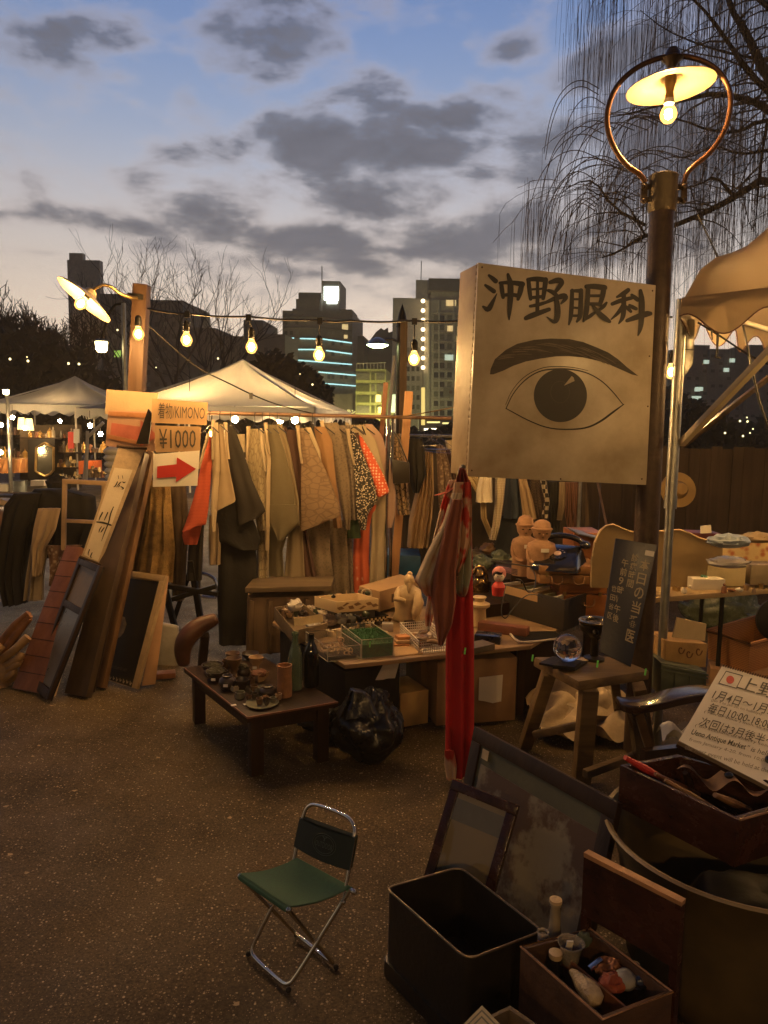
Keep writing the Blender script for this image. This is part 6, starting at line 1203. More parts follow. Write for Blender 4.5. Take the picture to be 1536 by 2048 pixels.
# clutter behind: green glass lumps, wire trays, boxes
m_gg = M('greenish cloudy glassware', (.1, .12, .08), .25, sc=14, var=.5, bump=.3)
for i, (x, y, z, r, m, lab) in enumerate(((962, 1140, .56, .06, m_gg, 'cloudy green glass lump behind the bronze figure'), (1000, 1130, .58, .06, m_gg, 'cloudy green glassware beside the doll head'), (975, 1108, .6, .05, m_pb, 'brown carved animal by the hanging skirts'), (950, 1120, .58, .05, m_pd, 'dark carving behind the tied cloths'), (1025, 1140, .55, .045, M('pale paper pack', (.4, .33, .18), .7), 'pale paper pack left of the terracotta pair'), (1060, 1172, .5, .05, m_pb, 'brown bundle in front of the terracotta figures'), (1035, 1112, .6, .04, m_gg, 'green dish below the taller terracotta bust'))):
    lump(lab, x, y, z, r, m, (1.3, 1, .9), i + 40, 'curio', 'curio', grp='curios crowded on the back of the table')
q = MB(); [q.bar(P(990, 1131 + 3 * k, 4.2), P(1035, 1140 + 3 * k, 4.15), .006, .006) for k in range(4)]; thing('wire_rack', 'small shiny wire rack lying beside the doll head', 'rack', q, m_chrome)
q = MB(); q.tube([P(982, 1122, 4.3), P(1065, 1134, 4.3)], .005, 6); thing('thin_rod', 'thin dark rod lying across the back of the table', 'rod', q, m_cord)
solid_ = MB(); solid(solid_, [T(940, 1215, .5), T(1020, 1205, .5), T(1050, 1160, .5), T(930, 1165, .5)], ZT); thing('display_box', 'low box raising the curios at the back of the table', 'box', solid_, m_dark)
solid_ = MB(); solid(solid_, [T(935, 1165, .56), T(1045, 1160, .56), T(1060, 1115, .56), T(930, 1120, .56)], .0); thing('display_cabinet', 'dark cabinet at the back behind the doll head', 'cabinet', solid_, m_dark)
# orange drawer box and headboard
cbox('orange brown drawer box behind the telephone', P(1145, 1130, 4.9), P(1205, 1130, 4.9), P(1150, 1066, 4.9).z, .3, m_lea2, name='drawer_box', cat='box'); q = MB(); q.bar(P(1146, 1062, 4.88), P(1208, 1076, 4.88), .3, .008, V((0, 0, 1))); thing('box_cover', 'pale edged thin cover lying on the orange drawer box', 'cover', q, m_steel)
prof = [(1183, 1175), (1184, 1120), (1190, 1085), (1200, 1062), (1212, 1052), (1226, 1049), (1242, 1056), (1262, 1064), (1290, 1064), (1330, 1062), (1360, 1060), (1380, 1067), (1400, 1077), (1425, 1083), (1446, 1090), (1444, 1128), (1425, 1135), (1412, 1142), (1414, 1168), (1405, 1182)]
Yh2 = 4.3; hb2 = root('headboard', 'olive tan bed headboard with a wavy pale top edge', 'headboard', P(1310, 1180, Yh2)); part('board', MB().prism([P(x, y, Yh2) for x, y in prof], V((0, .03, 0))), M('olive tan board', (.3, .21, .1), .6, sc=5, var=.2), hb2)
part('edge_trim', MB().tube([P(x, y, Yh2 - .002) + V((0, 0, .001)) for x, y in prof[2:15]], .006, 6), M('pale worn edge', (.6, .42, .22), .4), hb2, smooth=60)
# ------------------------------------------------------------------ right folding table and goods
zt2 = .70; t2 = root('folding_table', 'long narrow folding table of bagged goods at right', 'table', G(1450, 1180, zt2) * 1)
ta = G(1300, 1196, zt2); tb_ = G(1640, 1170, zt2); tdp = V((.05, .45, 0)); part('tabletop', solid(MB(), [ta, tb_, tb_ + tdp, ta + tdp], zt2 - .03), M('folding table top', (.42, .3, .16), .4, var=.15), t2, bevel=.004)
for f in (.08, .42, .9):
    for d in (.1, .9): p = ta.lerp(tb_, f) + tdp * d; part('leg', MB().tube([V((p.x, p.y, 0)), V((p.x, p.y, zt2 - .03))], .013, 8), m_black, t2)
for i, (x0, x1, y0, y1, Y, m, lab) in enumerate(((1432, 1575, 1082, 1128, 4.55, M('floral wrapping paper', (.62, .47, .24), .6, kind='spot', sc=22, col2=(.4, .12, .05)), 'box wrapped in cream floral paper at the right edge'), (1412, 1490, 1130, 1172, 4.3, M('cream gift box', (.6, .5, .28), .6, var=.1), 'cream gift box in the middle of the right table'), (1385, 1450, 1158, 1180, 4.22, m_white, 'flat white paper pad at the front of the right table'), (1500, 1580, 1130, 1170, 4.3, M('grey gift box', (.34, .27, .17), .5), 'greyish box with a black ring at the right edge'), (1380, 1440, 1066, 1100, 4.62, M('maroon box', (.14, .03, .025), .5), 'maroon box behind the floral paper box'))):
    a = P(x0, y1, Y); b = P(x1, y1 - 3, Y); cbox(lab, a, V((b.x, b.y, a.z)), P(x0, y0, Y).z, .16, m, name='gift_box', cat='box', grp='boxes on the right folding table', bevel=.003)
lump('pale blue crumpled plastic bag on top of the maroon box', 1455, 1095, .98, .075, M('pale blue plastic', (.3, .36, .42), .3, sc=9, bump=.6), (1.5, 1, .5), 60, grp='bags on the right table'); lump('clear plastic bag over the cream gift box', 1455, 1135, .86, .08, m_poly, (1.4, 1, .4), 61, grp='bags on the right table'); lump('green plastic bag left of the cream gift box', 1405, 1168, .72, .035, M('sea green plastic', (.06, .2, .14), .4), (1, 1, .8), 62, grp='bags on the right table'); lump('tan cloth roll at the right edge on the floral box', 1515, 1085, .96, .08, m_cream_ if False else k_cream, (1.3, .8, .4), 63, grp='bags on the right table')
q = MB().slab([P(1402, 1052, 4.6), P(1422, 1050, 4.6), P(1423, 1066, 4.6), P(1402, 1067, 4.6)], .01); thing('price_card', 'small white card with a black mark behind the headboard', 'card', q, m_white)
lump('heap of dark crates and glassware under the right table', 1440, 1260, .0, .25, m_gg, (1.3, .6, .7), 70, 'glassware_heap', 'goods', jit=.5)
# baskets and crates on the right
m_bsk = M('orange brown woven basket', (.42, .19, .06), .7, sc=30, var=.4, bump=.6, kind='stripez', col2=(.26, .11, .035))
rim = [G(1415, 1262, .42), G(1500, 1290, .42), G(1600, 1262, .42), G(1510, 1235, .42)]; wb = root('woven_basket', 'large orange brown box basket at the right edge', 'basket', G(1500, 1330, .25)); part('basket_wall', openbox(MB(), rim, .25, .02, taper=.96), m_bsk, wb, bevel=.004); part('rim', MB().tube([p + V((0, 0, .004)) for p in rim], .012, 8, closed=True), m_bsk, wb)
cbox('crate under the woven basket', G(1415, 1420, .0), G(1560, 1440, .0), .25, .3, m_cardd, name='crate', cat='crate')
q4 = [P(1355, 1235, 3.6), P(1413, 1248, 3.65), P(1410, 1282, 3.65), P(1345, 1275, 3.6)]; thing('paper_pad', 'blank cream paper leaning on the ornate box', 'paper', MB().slab(q4, .008), M('cream drawing paper', (.6, .46, .26), .8, var=.08))
r_, q4 = cbox('box with curling brown ornament left of the basket', P(1330, 1330, 3.62), P(1412, 1335, 3.66), P(1335, 1282, 3.62).z, .2, M('ochre painted box', (.45, .27, .1), .5), name='ornate_box', cat='box')
q = MB()
for k, (u, v) in enumerate(((.35, .35), (.55, .5), (.78, .4))): stroke(q, [(u + .09 * math.cos(a * .8) * (1 - a / 9), v + .22 * math.sin(a * .8) * (1 - a / 9), .035) for a in range(8)], lambda x, y: bil(q4, x, y) + qn(q4) * .004)
part('scroll_ornament', q, M('brown painted scroll', (.16, .07, .03), .6), r_, smooth=0)
gc = root('plastic_crate', 'grey green plastic crate under the ornate box', 'crate', P(1370, 1390, 3.55)); c4 = [P(1322, 1325, 3.55), P(1414, 1345, 3.55), P(1410, 1400, 3.55), P(1320, 1392, 3.55)]; m_gc = M('grey green plastic', (.1, .12, .085), .5); part('crate_wall', MB().slab(c4, .28), m_gc, gc, bevel=.004)
for v in (.04, .16, .9): part('rim', MB().slab(sub(c4, -.01, v, 1.01, v + .06), .01, .012), m_gc, gc, bevel=.002)
for u in (.0, .3, .62, .95): part('rib', MB().slab(sub(c4, u, .2, u + .03, .9), .008, .008), m_gc, gc)
lump('crumpled white dust sheet heaped under the stool', 1195, 1448, .0, .16, M('white dust sheet', (.55, .42, .26), .85, sc=10, bump=.9, bs=14), (1.45, 1.0, .55), 71, 'dust_sheet', 'cloth', jit=.5)
q = MB(); cs = G(1190, 1470); q.grid(lambda u, v: cs + V(((u - .5) * .62, (v - .25) * .45, max(.004, .05 + .05 * math.sin(u * 17 + 3 * math.sin(v * 9)) * (1 - abs(u - .5)) + .22 * v * (1 - (u * 2 - 1) ** 2)))), 60, 30); thing('dust_sheet', 'folded cream sheet spread in front of the heaped one', 'cloth', q, M('white dust sheet', (.55, .42, .26), .85), smooth=70)
thing('dark_disc', 'round dark pan standing at the right edge', 'pan', MB().lathe([(.092, 0), (.096, .02), (.08, .03), (.001, .03)], P(1552, 1240, 3.2), 28, Matrix.Rotation(1.4, 3, 'X') ), m_black)
# ================================================================== stool group
zs = .5; st_ = root('wooden_stool', 'worn thick wooden stool carrying the crystal ball', 'stool', G(1190, 1450))
s1, s2, s3, s4 = G(1158, 1362, zs), G(1300, 1342, zs), G(1225, 1312, zs), G(1066, 1314, zs)
m_stool = WOOD('worn stool wood', (.2, .13, .06), (.08, .05, .025), rough=.45, axis=0)
part('seat', solid(MB(), [s1, s2, s3, s4], zs - .045).jitter(.008, 9), m_stool, st_, bevel=.01, smooth=50)
def leg(px1, py1, px2, py2, Y1=None, w=.055, zt=zs - .045):
    b = G(px2, py2); t_ = G(px1, py1, zt); return MB().bar(b, t_, w, w, V((1, 0, 0)))
for (a, b, c, d, w) in ((1178, 1376, 1162, 1562, .075), (1098, 1345, 1050, 1492, .06), (1278, 1372, 1300, 1512, .055), (1225, 1330, 1240, 1450, .045)): part('leg', leg(a, b, c, d, w=w), m_stool, st_, bevel=.006)
for (a, b, Y1, c, d, Y2) in ((1068, 1470, 3.42, 1160, 1450, 3.3), (1170, 1548, 3.0, 1290, 1505, 3.2)): part('stretcher', MB().bar(P(a, b, Y1), P(c, d, Y2), .03, .035), m_stool, st_, bevel=.003)
q = MB(); solid(q, [G(1078, 1325, zs + .012), G(1150, 1338, zs + .012), G(1175, 1322, zs + .012), G(1105, 1312, zs + .012)], zs + .001); thing('ball_stand', 'flat black base under the crystal ball', 'stand', solid(q, [G(1105, 1330, zs + .03), G(1150, 1334, zs + .03), G(1163, 1322, zs + .03), G(1118, 1318, zs + .03)], zs + .012), m_black, bevel=.002)
cbp = G(1134, 1322, zs + .03); cbp.z = zs + .03 + .064
thing('crystal_ball', 'clear crystal ball standing on a black base on the stool', 'ball', MB().ball(cbp, .066, 48, 32), GLASS('clear crystal'), smooth=180)
kb = G(1190, 1322, zs) + V((0, .02, .001)); kt = root('black_goblet', 'dark iron stand with a shallow oval dish beside the ball', 'stand', kb); m_irn = M('dark greased iron', (.035, .028, .02), .35, .6, sc=20, var=.4)
part('stem', MB().lathe([(.05, 0), (.05, .012), (.02, .02), (.018, .1), (.045, .125), (.075, .15), (.078, .175), (.07, .18), (.001, .17)], kb, 24), m_irn, kt, smooth=50)
part('dish_ring', MB().lathe([(.066, .178), (.08, .186), (.082, .196), (.074, .2), (.055, .192), (.05, .184), (.001, .182)], kb, 36), M('worn brass ring', (.32, .25, .14), .22, .9, bump=0), kt, smooth=50)
part('knob', MB().ball(kb + V((-.02, -.075, .155)), .016, 12, 8), m_irn, kt)
thing('brass_foot', 'small cream plate on the stool between ball and stand', 'plate', MB().box(G(1165, 1320, zs + .006), (.05, .04, .006), Matrix.Rotation(.5, 3, 'Z')), m_iv, bevel=.002)
Q = [P(1232, 1076, 3.5), P(1315, 1090, 3.5), P(1262, 1334, 3.28), P(1199, 1302, 3.3)]
planar(Q, 1)
bs_ = root('blue_board', 'dark navy clinic hours board leaning on the iron pole', 'sign', Q[3]); part('board', MB().slab(Q, .014), M('navy enamel', (.014, .017, .038), .4, var=.25, sc=12), bs_, bevel=.004)
m_let = M('cream painted lettering', (.4, .33, .22), .5, var=.15, bump=0)
def vtext(q, s, u, v0, w, dv, wv=None):
    for i, chh in enumerate(s): text_on(q, chh, u, v0 + dv * i, w * .40, .34, m_let, bs_, name='painted_character', bold=.012, wmax=w * (1 if chh not in '〜' else .35), off=.003)
vtext(Q, '本日の当番医', .67, .14, .24, .118); vtext(Q, '診療時間', .44, .11, .17, .074); vtext(Q, '午前9時〜午後', .22, .17, .17, .08); vtext(Q, '世田谷区', .07, .42, .13, .078)
part('white_label', MB().slab(sub(Q, .74, .06, .96, .105), .001, .003), tagm, bs_, smooth=0)
# ================================================================== armchair and market notice
ac = root('armchair', 'dark wooden armchair with a curved arm behind the notice', 'chair', G(1280, 1520)); m_ac = M('polished dark chair wood', (.04, .02, .012), .18, coat=.5, var=.4, sc=12, stretch=(.2, 1, 1), bump=.04)
ap_ = [P(1236, 1404, 2.62), P(1262, 1410, 2.58), P(1310, 1402, 2.6), P(1360, 1388, 2.66), P(1410, 1382, 2.72), P(1470, 1388, 2.82), P(1540, 1400, 2.9)]
q = MB(); pc = chaikin(ap_, 2); o0 = 0
for i, p in enumerate(pc):
    w = .035 + .012 * math.sin(i / len(pc) * PI) if i > 1 else .026; q.v += [p + V((0, -w, .008)), p + V((0, w, .012)), p + V((0, w, -.018)), p + V((0, -w, -.022))]
n = len(pc); q.f = [(i * 4 + k, i * 4 + (k + 1) % 4, i * 4 + 4 + (k + 1) % 4, i * 4 + 4 + k) for i in range(n - 1) for k in range(4)] + [(3, 2, 1, 0), (n * 4 - 4, n * 4 - 3, n * 4 - 2, n * 4 - 1)]
part('arm', q, m_ac, ac, bevel=.004, smooth=60); part('leg', MB().bar(G(1285, 1540), P(1272, 1412, 2.6), .06, .045, V((0, 1, 0))), m_ac, ac, bevel=.004); part('leg', MB().bar(G(1480, 1500), P(1470, 1395, 2.82), .045, .045, V((0, 1, 0))), m_ac, ac, bevel=.004)
part('brace', MB().bar(P(1300, 1500, 2.66), P(1275, 1420, 2.62), .03, .02, V((0, 1, 0))), M('brown brace wood', (.16, .09, .045), .5), ac); part('rail', MB().bar(P(1285, 1512, 2.62), P(1480, 1490, 2.75), .03, .05, V((0, 0, 1))), m_ac, ac)
part('seat', MB().prism([G(1300, 1540, .34), G(1560, 1520, .34), G(1600, 1450, .34), G(1360, 1460, .34)], .04), M('dark seat pad', (.03, .02, .015), .8), ac, bevel=.008)
Qn = [P(1444, 1332, 2.42), P(1700, 1404, 2.36), P(1668, 1640, 2.06), P(1357, 1482, 2.1)]
planar(Qn)
no = root('market_notice', 'handwritten cream sketch pad notice with a red sun flag', 'notice', Qn[3])
def bend(mb_):
    return mb_
mbq = MB(); nn1 = qn(Qn); mbq.grid(lambda u, v: bil(Qn, u, v) + nn1 * (-.0 + .012 * max(0, v - .8) ** 1.5 * 2 * (1 - u) ** 2), 24, 24); 
part('page', mbq, m_white, no, smooth=60); part('pad', MB().slab([p - nn1 * .002 for p in Qn], .012), M('sketch pad card', (.2, .15, .1), .8), no)
part('board', MB().slab([p - nn1 * .015 for p in Qn], .012), m_dark, no, bevel=.002)
q = MB(); nsp = 52
for i in range(nsp): c = Qn[0].lerp(Qn[1], (i + .5) / nsp); q.tube([c + nn1 * .004 + (Qn[3] - Qn[0]).normalized() * .008, c + nn1 * .007 - (Qn[3] - Qn[0]).normalized() * .003, c - nn1 * .006 - (Qn[3] - Qn[0]).normalized() * .003], .0012, 4)
part('spiral', q, m_black, no, kind='stuff')
def X(px, py): return onplane(px, py, Qn[0], nn1) + nn1 * .0015
def line(mb_, pts, w): stroke(mb_, [(x, y, w) for x, y in pts], lambda x, y: X(x, y))
fl_ = [(1452, 1343), (1485, 1352), (1472, 1377), (1437, 1367)]; q = MB(); line(q, fl_[:2], 1.6); line(q, fl_[1:3], 1.6); line(q, fl_[2:], 1.6); line(q, [fl_[3], fl_[0]], 1.6); part('flag_border', q, m_ink2, no, smooth=0)
q = MB(); q.add([X(1460 + 8 * math.cos(k / 24 * 2 * PI), 1360 + 8 * math.sin(k / 24 * 2 * PI)) for k in range(24)], [tuple(range(24))]); part('flag_sun', q, m_red, no, smooth=0)
def nline(s, x0, y0, h, wpx, m=m_ink2, bold=0., sh=0.):
    """one written line: starts at pixel (x0,y0) top left and follows the page"""
    ex = V((1, .283)); ey = V((-.5, .87)); a = X(x0, y0); b = X(x0 + wpx * ex.x, y0 + wpx * ex.y); d = X(x0 + h * ey.x, y0 + h * ey.y); q4_ = [a, b, b + (d - a), d]
    text_on(q4_, s, 0, 0, 1, (b - a).length / (d - a).length, m, no, name='handwriting', bold=bold, wmax=1, off=.0006)
nline('上野骨董市', 1487, 1352, 30, 190, m_ink, .006)
nline('1月4日〜1月20日まで', 1432, 1380, 21, 190, bold=.003); nline('(Jan 4 to Jan 20, no holidays)', 1424, 1398, 7, 100, M('grey pen ink', (.2, .16, .11), .6, bump=0))
nline('毎日10:00-18:00オープン', 1422, 1406, 21, 200, bold=.003); nline('( rain or shine ) mon. to sunday', 1410, 1421, 7, 150)
nline('次回は3月後半〜4月初旬', 1405, 1434, 21, 220, bold=.002); nline('( on account of cherry season )', 1392, 1448, 8, 170, M('grey pen ink', (.2, .16, .11), .6, bump=0))
nline('Ueno Antique Market', 1386, 1459, 15, 108, m_ink, .016); nline('" is held from', 1496, 1491, 11, 80)
nline('from January 4-20. from 10:00 to 18:00 daily', 1380, 1476, 9, 230, M('grey pen ink', (.2, .16, .11), .6, bump=0)); nline('the next event will be held at the end of March', 1372, 1491, 9, 240, M('grey pen ink', (.2, .16, .11), .6, bump=0))
for (x, y) in ((1534, 1525),): thing('black_ball', 'tiny shiny black bead at the right edge on the notice', 'bead', MB().ball(X(x, y) + nn1 * .012, .012, 14, 10), m_ph)
# ================================================================== dark crate of fans, big pot
zc = .62; dcr = root('dark_crate', 'dark reddish wooden crate of old sticks below the notice', 'crate', G(1400, 1640, 0))
rim = [G(1240, 1530, zc), G(1475, 1640, zc), G(1640, 1590, zc), G(1355, 1508, zc)]
part('crate_wall', openbox(MB(), rim, zc - .13, .014), m_darkred, dcr, bevel=.002); part('edge_wear', MB().tube([G(1480, 1640, zc), G(1545, 1622, zc)], .003, 5), m_wood, dcr)
for i, (x0, y0, x1, y1, r, m, lab) in enumerate(((1250, 1515, 1330, 1560, .012, m_red, 'red lacquered stick poking out of the crate'), (1310, 1548, 1400, 1590, .009, m_redwood, 'brown stick lying across the crate'), (1330, 1560, 1440, 1625, .01, m_wood, 'long tan stick in the middle of the crate'), (1370, 1545, 1385, 1585, .012, m_dark, 'short dark stick standing in the crate'), (1430, 1590, 1500, 1620, .012, m_wood, 'pale stick at the right of the crate'))):
    zz = zc + (.02 if i == 0 else -.02); thing('carved_stick', lab, 'stick', MB().tube([G(x0, y0, zz + .015), G((x0 + x1) / 2, (y0 + y1) / 2, zz - .03), G(x1, y1, zz - .06)], [r * .6, r, r * .7], 8), m, 'sticks in the dark crate')
q = MB(); a = G(1352, 1548, zc - .03); q.grid(lambda u, v: a + V((.15 * u + .06 * v, -.09 * v - .04 * u, .02 * math.sin(u * 9 + 4 * v) + .015)), 16, 8); thing('folded_fan', 'faded folded fan among the sticks in the crate', 'fan', q, M('faded fan paper', (.3, .16, .08), .7, var=.5), smooth=50)
thing('folded_cloth', 'white crumpled cloth scrap under the notice corner', 'cloth', MB().grid(lambda u, v: P(1335, 1480, 2.3) + V((.14 * u, .1 * v, .02 * math.sin(u * 8) + .02 * math.cos(v * 9 + u * 4))), 20, 14), m_white, smooth=60)
thing('black_clip', 'black bulldog clip pinning the notice pad to its board', 'clip', MB().ball(X(1456, 1553) + nn1 * .004, .011, 12, 8, (1.2, 1, .9)), m_ph)
pc0 = V((1.03, 2.0, 0)); m_pot = M('olive tan glazed pot', (.10, .068, .028), .55, sc=5, var=.5, bump=.1)
bigp = root('big_pot', 'big round olive tan pot with a thin pale rim at bottom right', 'pot', pc0)
part('pot_wall', MB().lathe([(.24, 0), (.29, .08), (.31, .25), (.325, .36), (.35, .44), (.37, .47), (.358, .472), (.32, .36), (.29, .1), (.23, .02), (.001, .02)], pc0, 64), m_pot, bigp, smooth=60)
part('rim', MB().lathe([(.362, .465), (.373, .469), (.368, .476), (.357, .472)], pc0, 64), M('pale pot rim', (.3, .21, .1), .4), bigp)
thing('dark_bundle', 'dim brown bundle lying inside the big pot', 'bundle', MB().ball(pc0 + V((.05, -.02, .2)), .2, 24, 16, (1, 1, .6)).jitter(.03, 10), m_black, smooth=60)
# ================================================================== picture frames leaning at front
def pic(label, q4_, bw, mfr, mpic, inner=None, t=.025, name='picture_frame', group='picture frames leaning at the front', glass=True):
    r_ = root(name, label, 'picture frame', (q4_[2] + q4_[3]) / 2, group); w_ = (q4_[1] - q4_[0]).length; h_ = (q4_[3] - q4_[0]).length; bu = bw / w_; bv = bw / h_
    for (u0, v0, u1, v1) in ((0, 0, 1, bv), (0, 1 - bv, 1, 1), (0, bv, bu, 1 - bv), (1 - bu, bv, 1, 1 - bv)): part('frame_side', MB().slab(sub(q4_, u0, v0, u1, v1), t), mfr, r_, bevel=.003)
    part('picture', MB().slab(sub(q4_, bu * .8, bv * .8, 1 - bu * .8, 1 - bv * .8), .006, -.009), mpic, r_, smooth=0)
    if inner:
        for (u0, v0, u1, v1, m) in inner: part('mount', MB().slab(sub(q4_, u0, v0, u1, v1), .002, -.006), m, r_, smooth=0)
    if glass: part('glass_pane', MB().slab(sub(q4_, bu, bv, 1 - bu, 1 - bv), .002, -.003), THIN('picture glass', (.95, .95, .93), .97), r_, smooth=0)
    return r_
f1 = planar([P(905, 1558, 2.33), P(1036, 1612, 2.2), G(948, 1925, .004), G(812, 1868, .004)], 1)
pic('small dark frame of faded sepia paper behind the black bin', f1, .032, m_darkred, M('faded sepia paper', (.32, .23, .1), .6, sc=3, var=.2), [(.12, .1, .88, .24, M('grey mount band', (.16, .14, .1), .6))])
f2 = planar([P(948, 1452, 2.62), P(1236, 1606, 2.1), G(1150, 2010, .004), G(886, 1768, .004)], 1)
m_gm = M('dull green mount', (.075, .075, .045), .7); m_art = M('blotched brown old print', (.17, .145, .1), .6, kind='blotch', sc=4, col2=(.06, .03, .016), det=8)
pic('large dark frame holding a stained print with a green mount', f2, .05, m_dark, m_gm, [(.1, .2, .94, .97, m_art)], glass=False)
q = MB().slab(sub(f2, .11, .1, .16, .16), .002, .004); thing('corner_label', 'small cream label on the corner of the large dark frame', 'label', q, M('cream corner label', (.4, .32, .2), .7))
# ================================================================== black bin
zb = .27; rim = []
cn = [G(772, 1776, zb), G(935, 1920, zb), G(1085, 1862, zb), G(920, 1734, zb)]
for i in range(4):
    p0, p1, p2 = cn[i - 1], cn[i], cn[(i + 1) % 4]; a = p1.lerp(p0, .1); b = p1.lerp(p2, .1 * (p1 - p0).length / (p2 - p1).length)
    for k in range(6): t_ = k / 5; rim.append(a * (1 - t_) ** 2 + p1 * 2 * t_ * (1 - t_) + b * t_ ** 2)
bn = root('black_bin', 'empty black rectangular metal bin with rounded corners', 'bin', V((sum(p.x for p in rim) / 24, sum(p.y for p in rim) / 24, 0)))
m_tin = M('scuffed black tin', (.02, .017, .014), .38, sc=12, var=.5, bump=.1, spec=.5); part('bin_wall', openbox(MB(), rim, .0, .003), m_tin, bn, smooth=40); part('rolled_rim', MB().tube(rim, .0035, 6, closed=True), M('worn tin rim', (.17, .13, .09), .4, .7, sc=20, var=.4), bn)
part('foot_band', MB().prism([V((p.x, p.y, 0)) + (V((p.x, p.y, 0)) - OFF[bn.name]).normalized() * .012 for p in rim], .05), m_tin, bn)
qb2 = [V((rim[2].x, rim[2].y, zb)), V((rim[8].x, rim[8].y, zb)), V((rim[8].x, rim[8].y, 0)), V((rim[2].x, rim[2].y, 0))]
part('old_label', MB().slab(sub(qb2, .18, .16, .62, .62), .001, .003), M('torn brown bin label', (.075, .055, .03), .7, var=.6, sc=8), bn, smooth=0)
q = MB(); rg2 = random.Random(5)
for i in range(9): c = bil([cn[0], cn[1], cn[2], cn[3]], .8 + rg2.uniform(-.1, .1), .25 + rg2.uniform(-.1, .1)); c.z = .01; q.ball(c, .008, 8, 5, (1.4, 1, .6))
thing('debris', 'few small scraps at the bottom of the black bin', 'scraps', q, m_card, kind='stuff')
# ================================================================== wooden box with bottles, plank
zw = .30; rim = [G(1041, 1894, zw), G(1205, 2040, zw), G(1345, 1985, zw), G(1180, 1858, zw)]
wbx = root('bottle_box', 'old wooden box holding bottles and small oddments', 'box', V((rim[0].x + .1, rim[0].y, 0)))
part('box_wall', openbox(MB(), rim, .10, .01), WOOD('worn box wood', (.1, .05, .025), (.04, .02, .012), axis=0), wbx, bevel=.002)
part('worn_rim', MB().tube([p + V((0, 0, .001)) for p in rim], .003, 5, closed=True), M('worn light rim wood', (.4, .2, .09), .5, sc=30, var=.4), wbx)
part('divider', MB().slab([rim[3].lerp(rim[0], .55) - V((0, 0, .02)), rim[2].lerp(rim[1], .55) - V((0, 0, .02)), rim[2].lerp(rim[1], .55) - V((0, 0, .15)), rim[3].lerp(rim[0], .55) - V((0, 0, .15))], .006), m_redwood, wbx)
thing('wooden_case', 'dark case on the ground under the bottle box', 'case', MB().prism([V((p.x, p.y, 0)) + (sum(rim, V()) / 4 - p) * V((1, 1, 0)).length * 0 for p in rim], .1), m_black)
BB = 'oddments in the bottle box'
def wb_(px, py, z): return G(px, py, z)
p = wb_(1112, 1920, .2); t = root('glass_bottle', 'slim clear bottle standing upright in the bottle box', 'bottle', p, BB)
part('glass_body', MB().lathe([(.022, 0), (.024, .01), (.021, .06), (.015, .11), (.0145, .165), (.017, .168), (.017, .175), (.013, .175), (.012, .11), (.001, .1)], p + V((0, .03, -.03)), 22), THIN('dusty bottle glass', (.6, .5, .36), .5, .12), t, smooth=60); part('cork_top', MB().lathe([(.014, .17), (.0175, .176), (.0165, .183), (.001, .184)], p + V((0, .03, -.03)), 20), m_iv, t)
p = wb_(1140, 1925, .26); t = root('glass_cup', 'fluted clear glass cup with a paper slip inside', 'cup', p, BB); part('glass_body', MB().lathe([(.02, 0), (.022, .01), (.03, .05), (.034, .055), (.031, .055), (.02, .012), (.001, .01)], p, 24, wob=.03), THIN('cup glass', (.8, .72, .6), .75, .06), t, smooth=60); part('paper_slip', MB().box(p + V((-.004, 0, .045)), (.016, .004, .04), Matrix.Rotation(.35, 3, 'X')), tagm, t)
p = wb_(1110, 1935, .25); t = root('ink_bottle', 'small dark bottle with a pale round cap', 'bottle', p, BB); part('glass_body', MB().lathe([(.018, -.04), (.02, 0), (.015, .02), (.012, .03)], p, 18), m_ph, t); part('cap', MB().lathe([(.016, .028), (.017, .03), (.017, .042), (.012, .044), (.001, .044)], p, 24), m_iv, t)
p = wb_(1085, 1893, .25); thing('ring_stopper', 'clear stopper ring at the back left of the bottle box', 'stopper', MB().tube([p + V((.014 * math.cos(a * .63), .014 * math.sin(a * .63), .04)) for a in range(10)], .003, 6, closed=True).lathe([(.014, -.03), (.014, .03), (.008, .035)], p, 14), THIN('cup glass', (.8, .72, .6), .75, .06), BB)
lump('red capped bead in the back left corner of the bottle box', 1072, 1903, .27, .009, m_red, (1, 1, 1), 80, 'bead', 'bead', .05, BB)
a, b = wb_(1140, 1940, .285), wb_(1198, 2005, .285); q = MB().tube([a, a.lerp(b, .15), a.lerp(b, .4), a.lerp(b, .7), a.lerp(b, .95), b], [.006, .01, .02, .025, .02, .004], 14).jitter(.006, 40); thing('crumpled_paper', 'twisted cream paper packet lying in the bottle box', 'packet', q, M('shiny cream paper', (.5, .37, .2), .35, sc=20, bump=.6), BB, smooth=60)
lump('orange red cloth doll body in the right half of the bottle box', 1222, 1980, .25, .026, M('orange red cloth', (.42, .08, .03), .6, sc=30, var=.5, bump=.5), (1.2, 1, .8), 81, 'cloth_lump', 'cloth', .4, BB)
lump('grey white ball beside the orange red cloth', 1250, 1975, .25, .026, M('grey white ball', (.35, .33, .3), .5), (1, 1, .9), 82, 'ball', 'ball', .08, BB); lump('copper brown scrap behind the grey ball', 1218, 1948, .26, .024, M('copper brown scrap', (.3, .12, .05), .4, .5, sc=20, var=.4, bump=.5), (1.5, 1, .7), 83, 'scrap', 'scrap', .5, BB)
lump('dark glossy lump at the right of the bottle box', 1280, 1975, .25, .024, m_ph, (1, 1, .8), 84, 'lump', 'stone', .3, BB); lump('small pale shell at the back of the bottle box', 1265, 1935, .26, .012, m_iv, (1.5, .8, .7), 85, 'shell', 'shell', .3, BB)
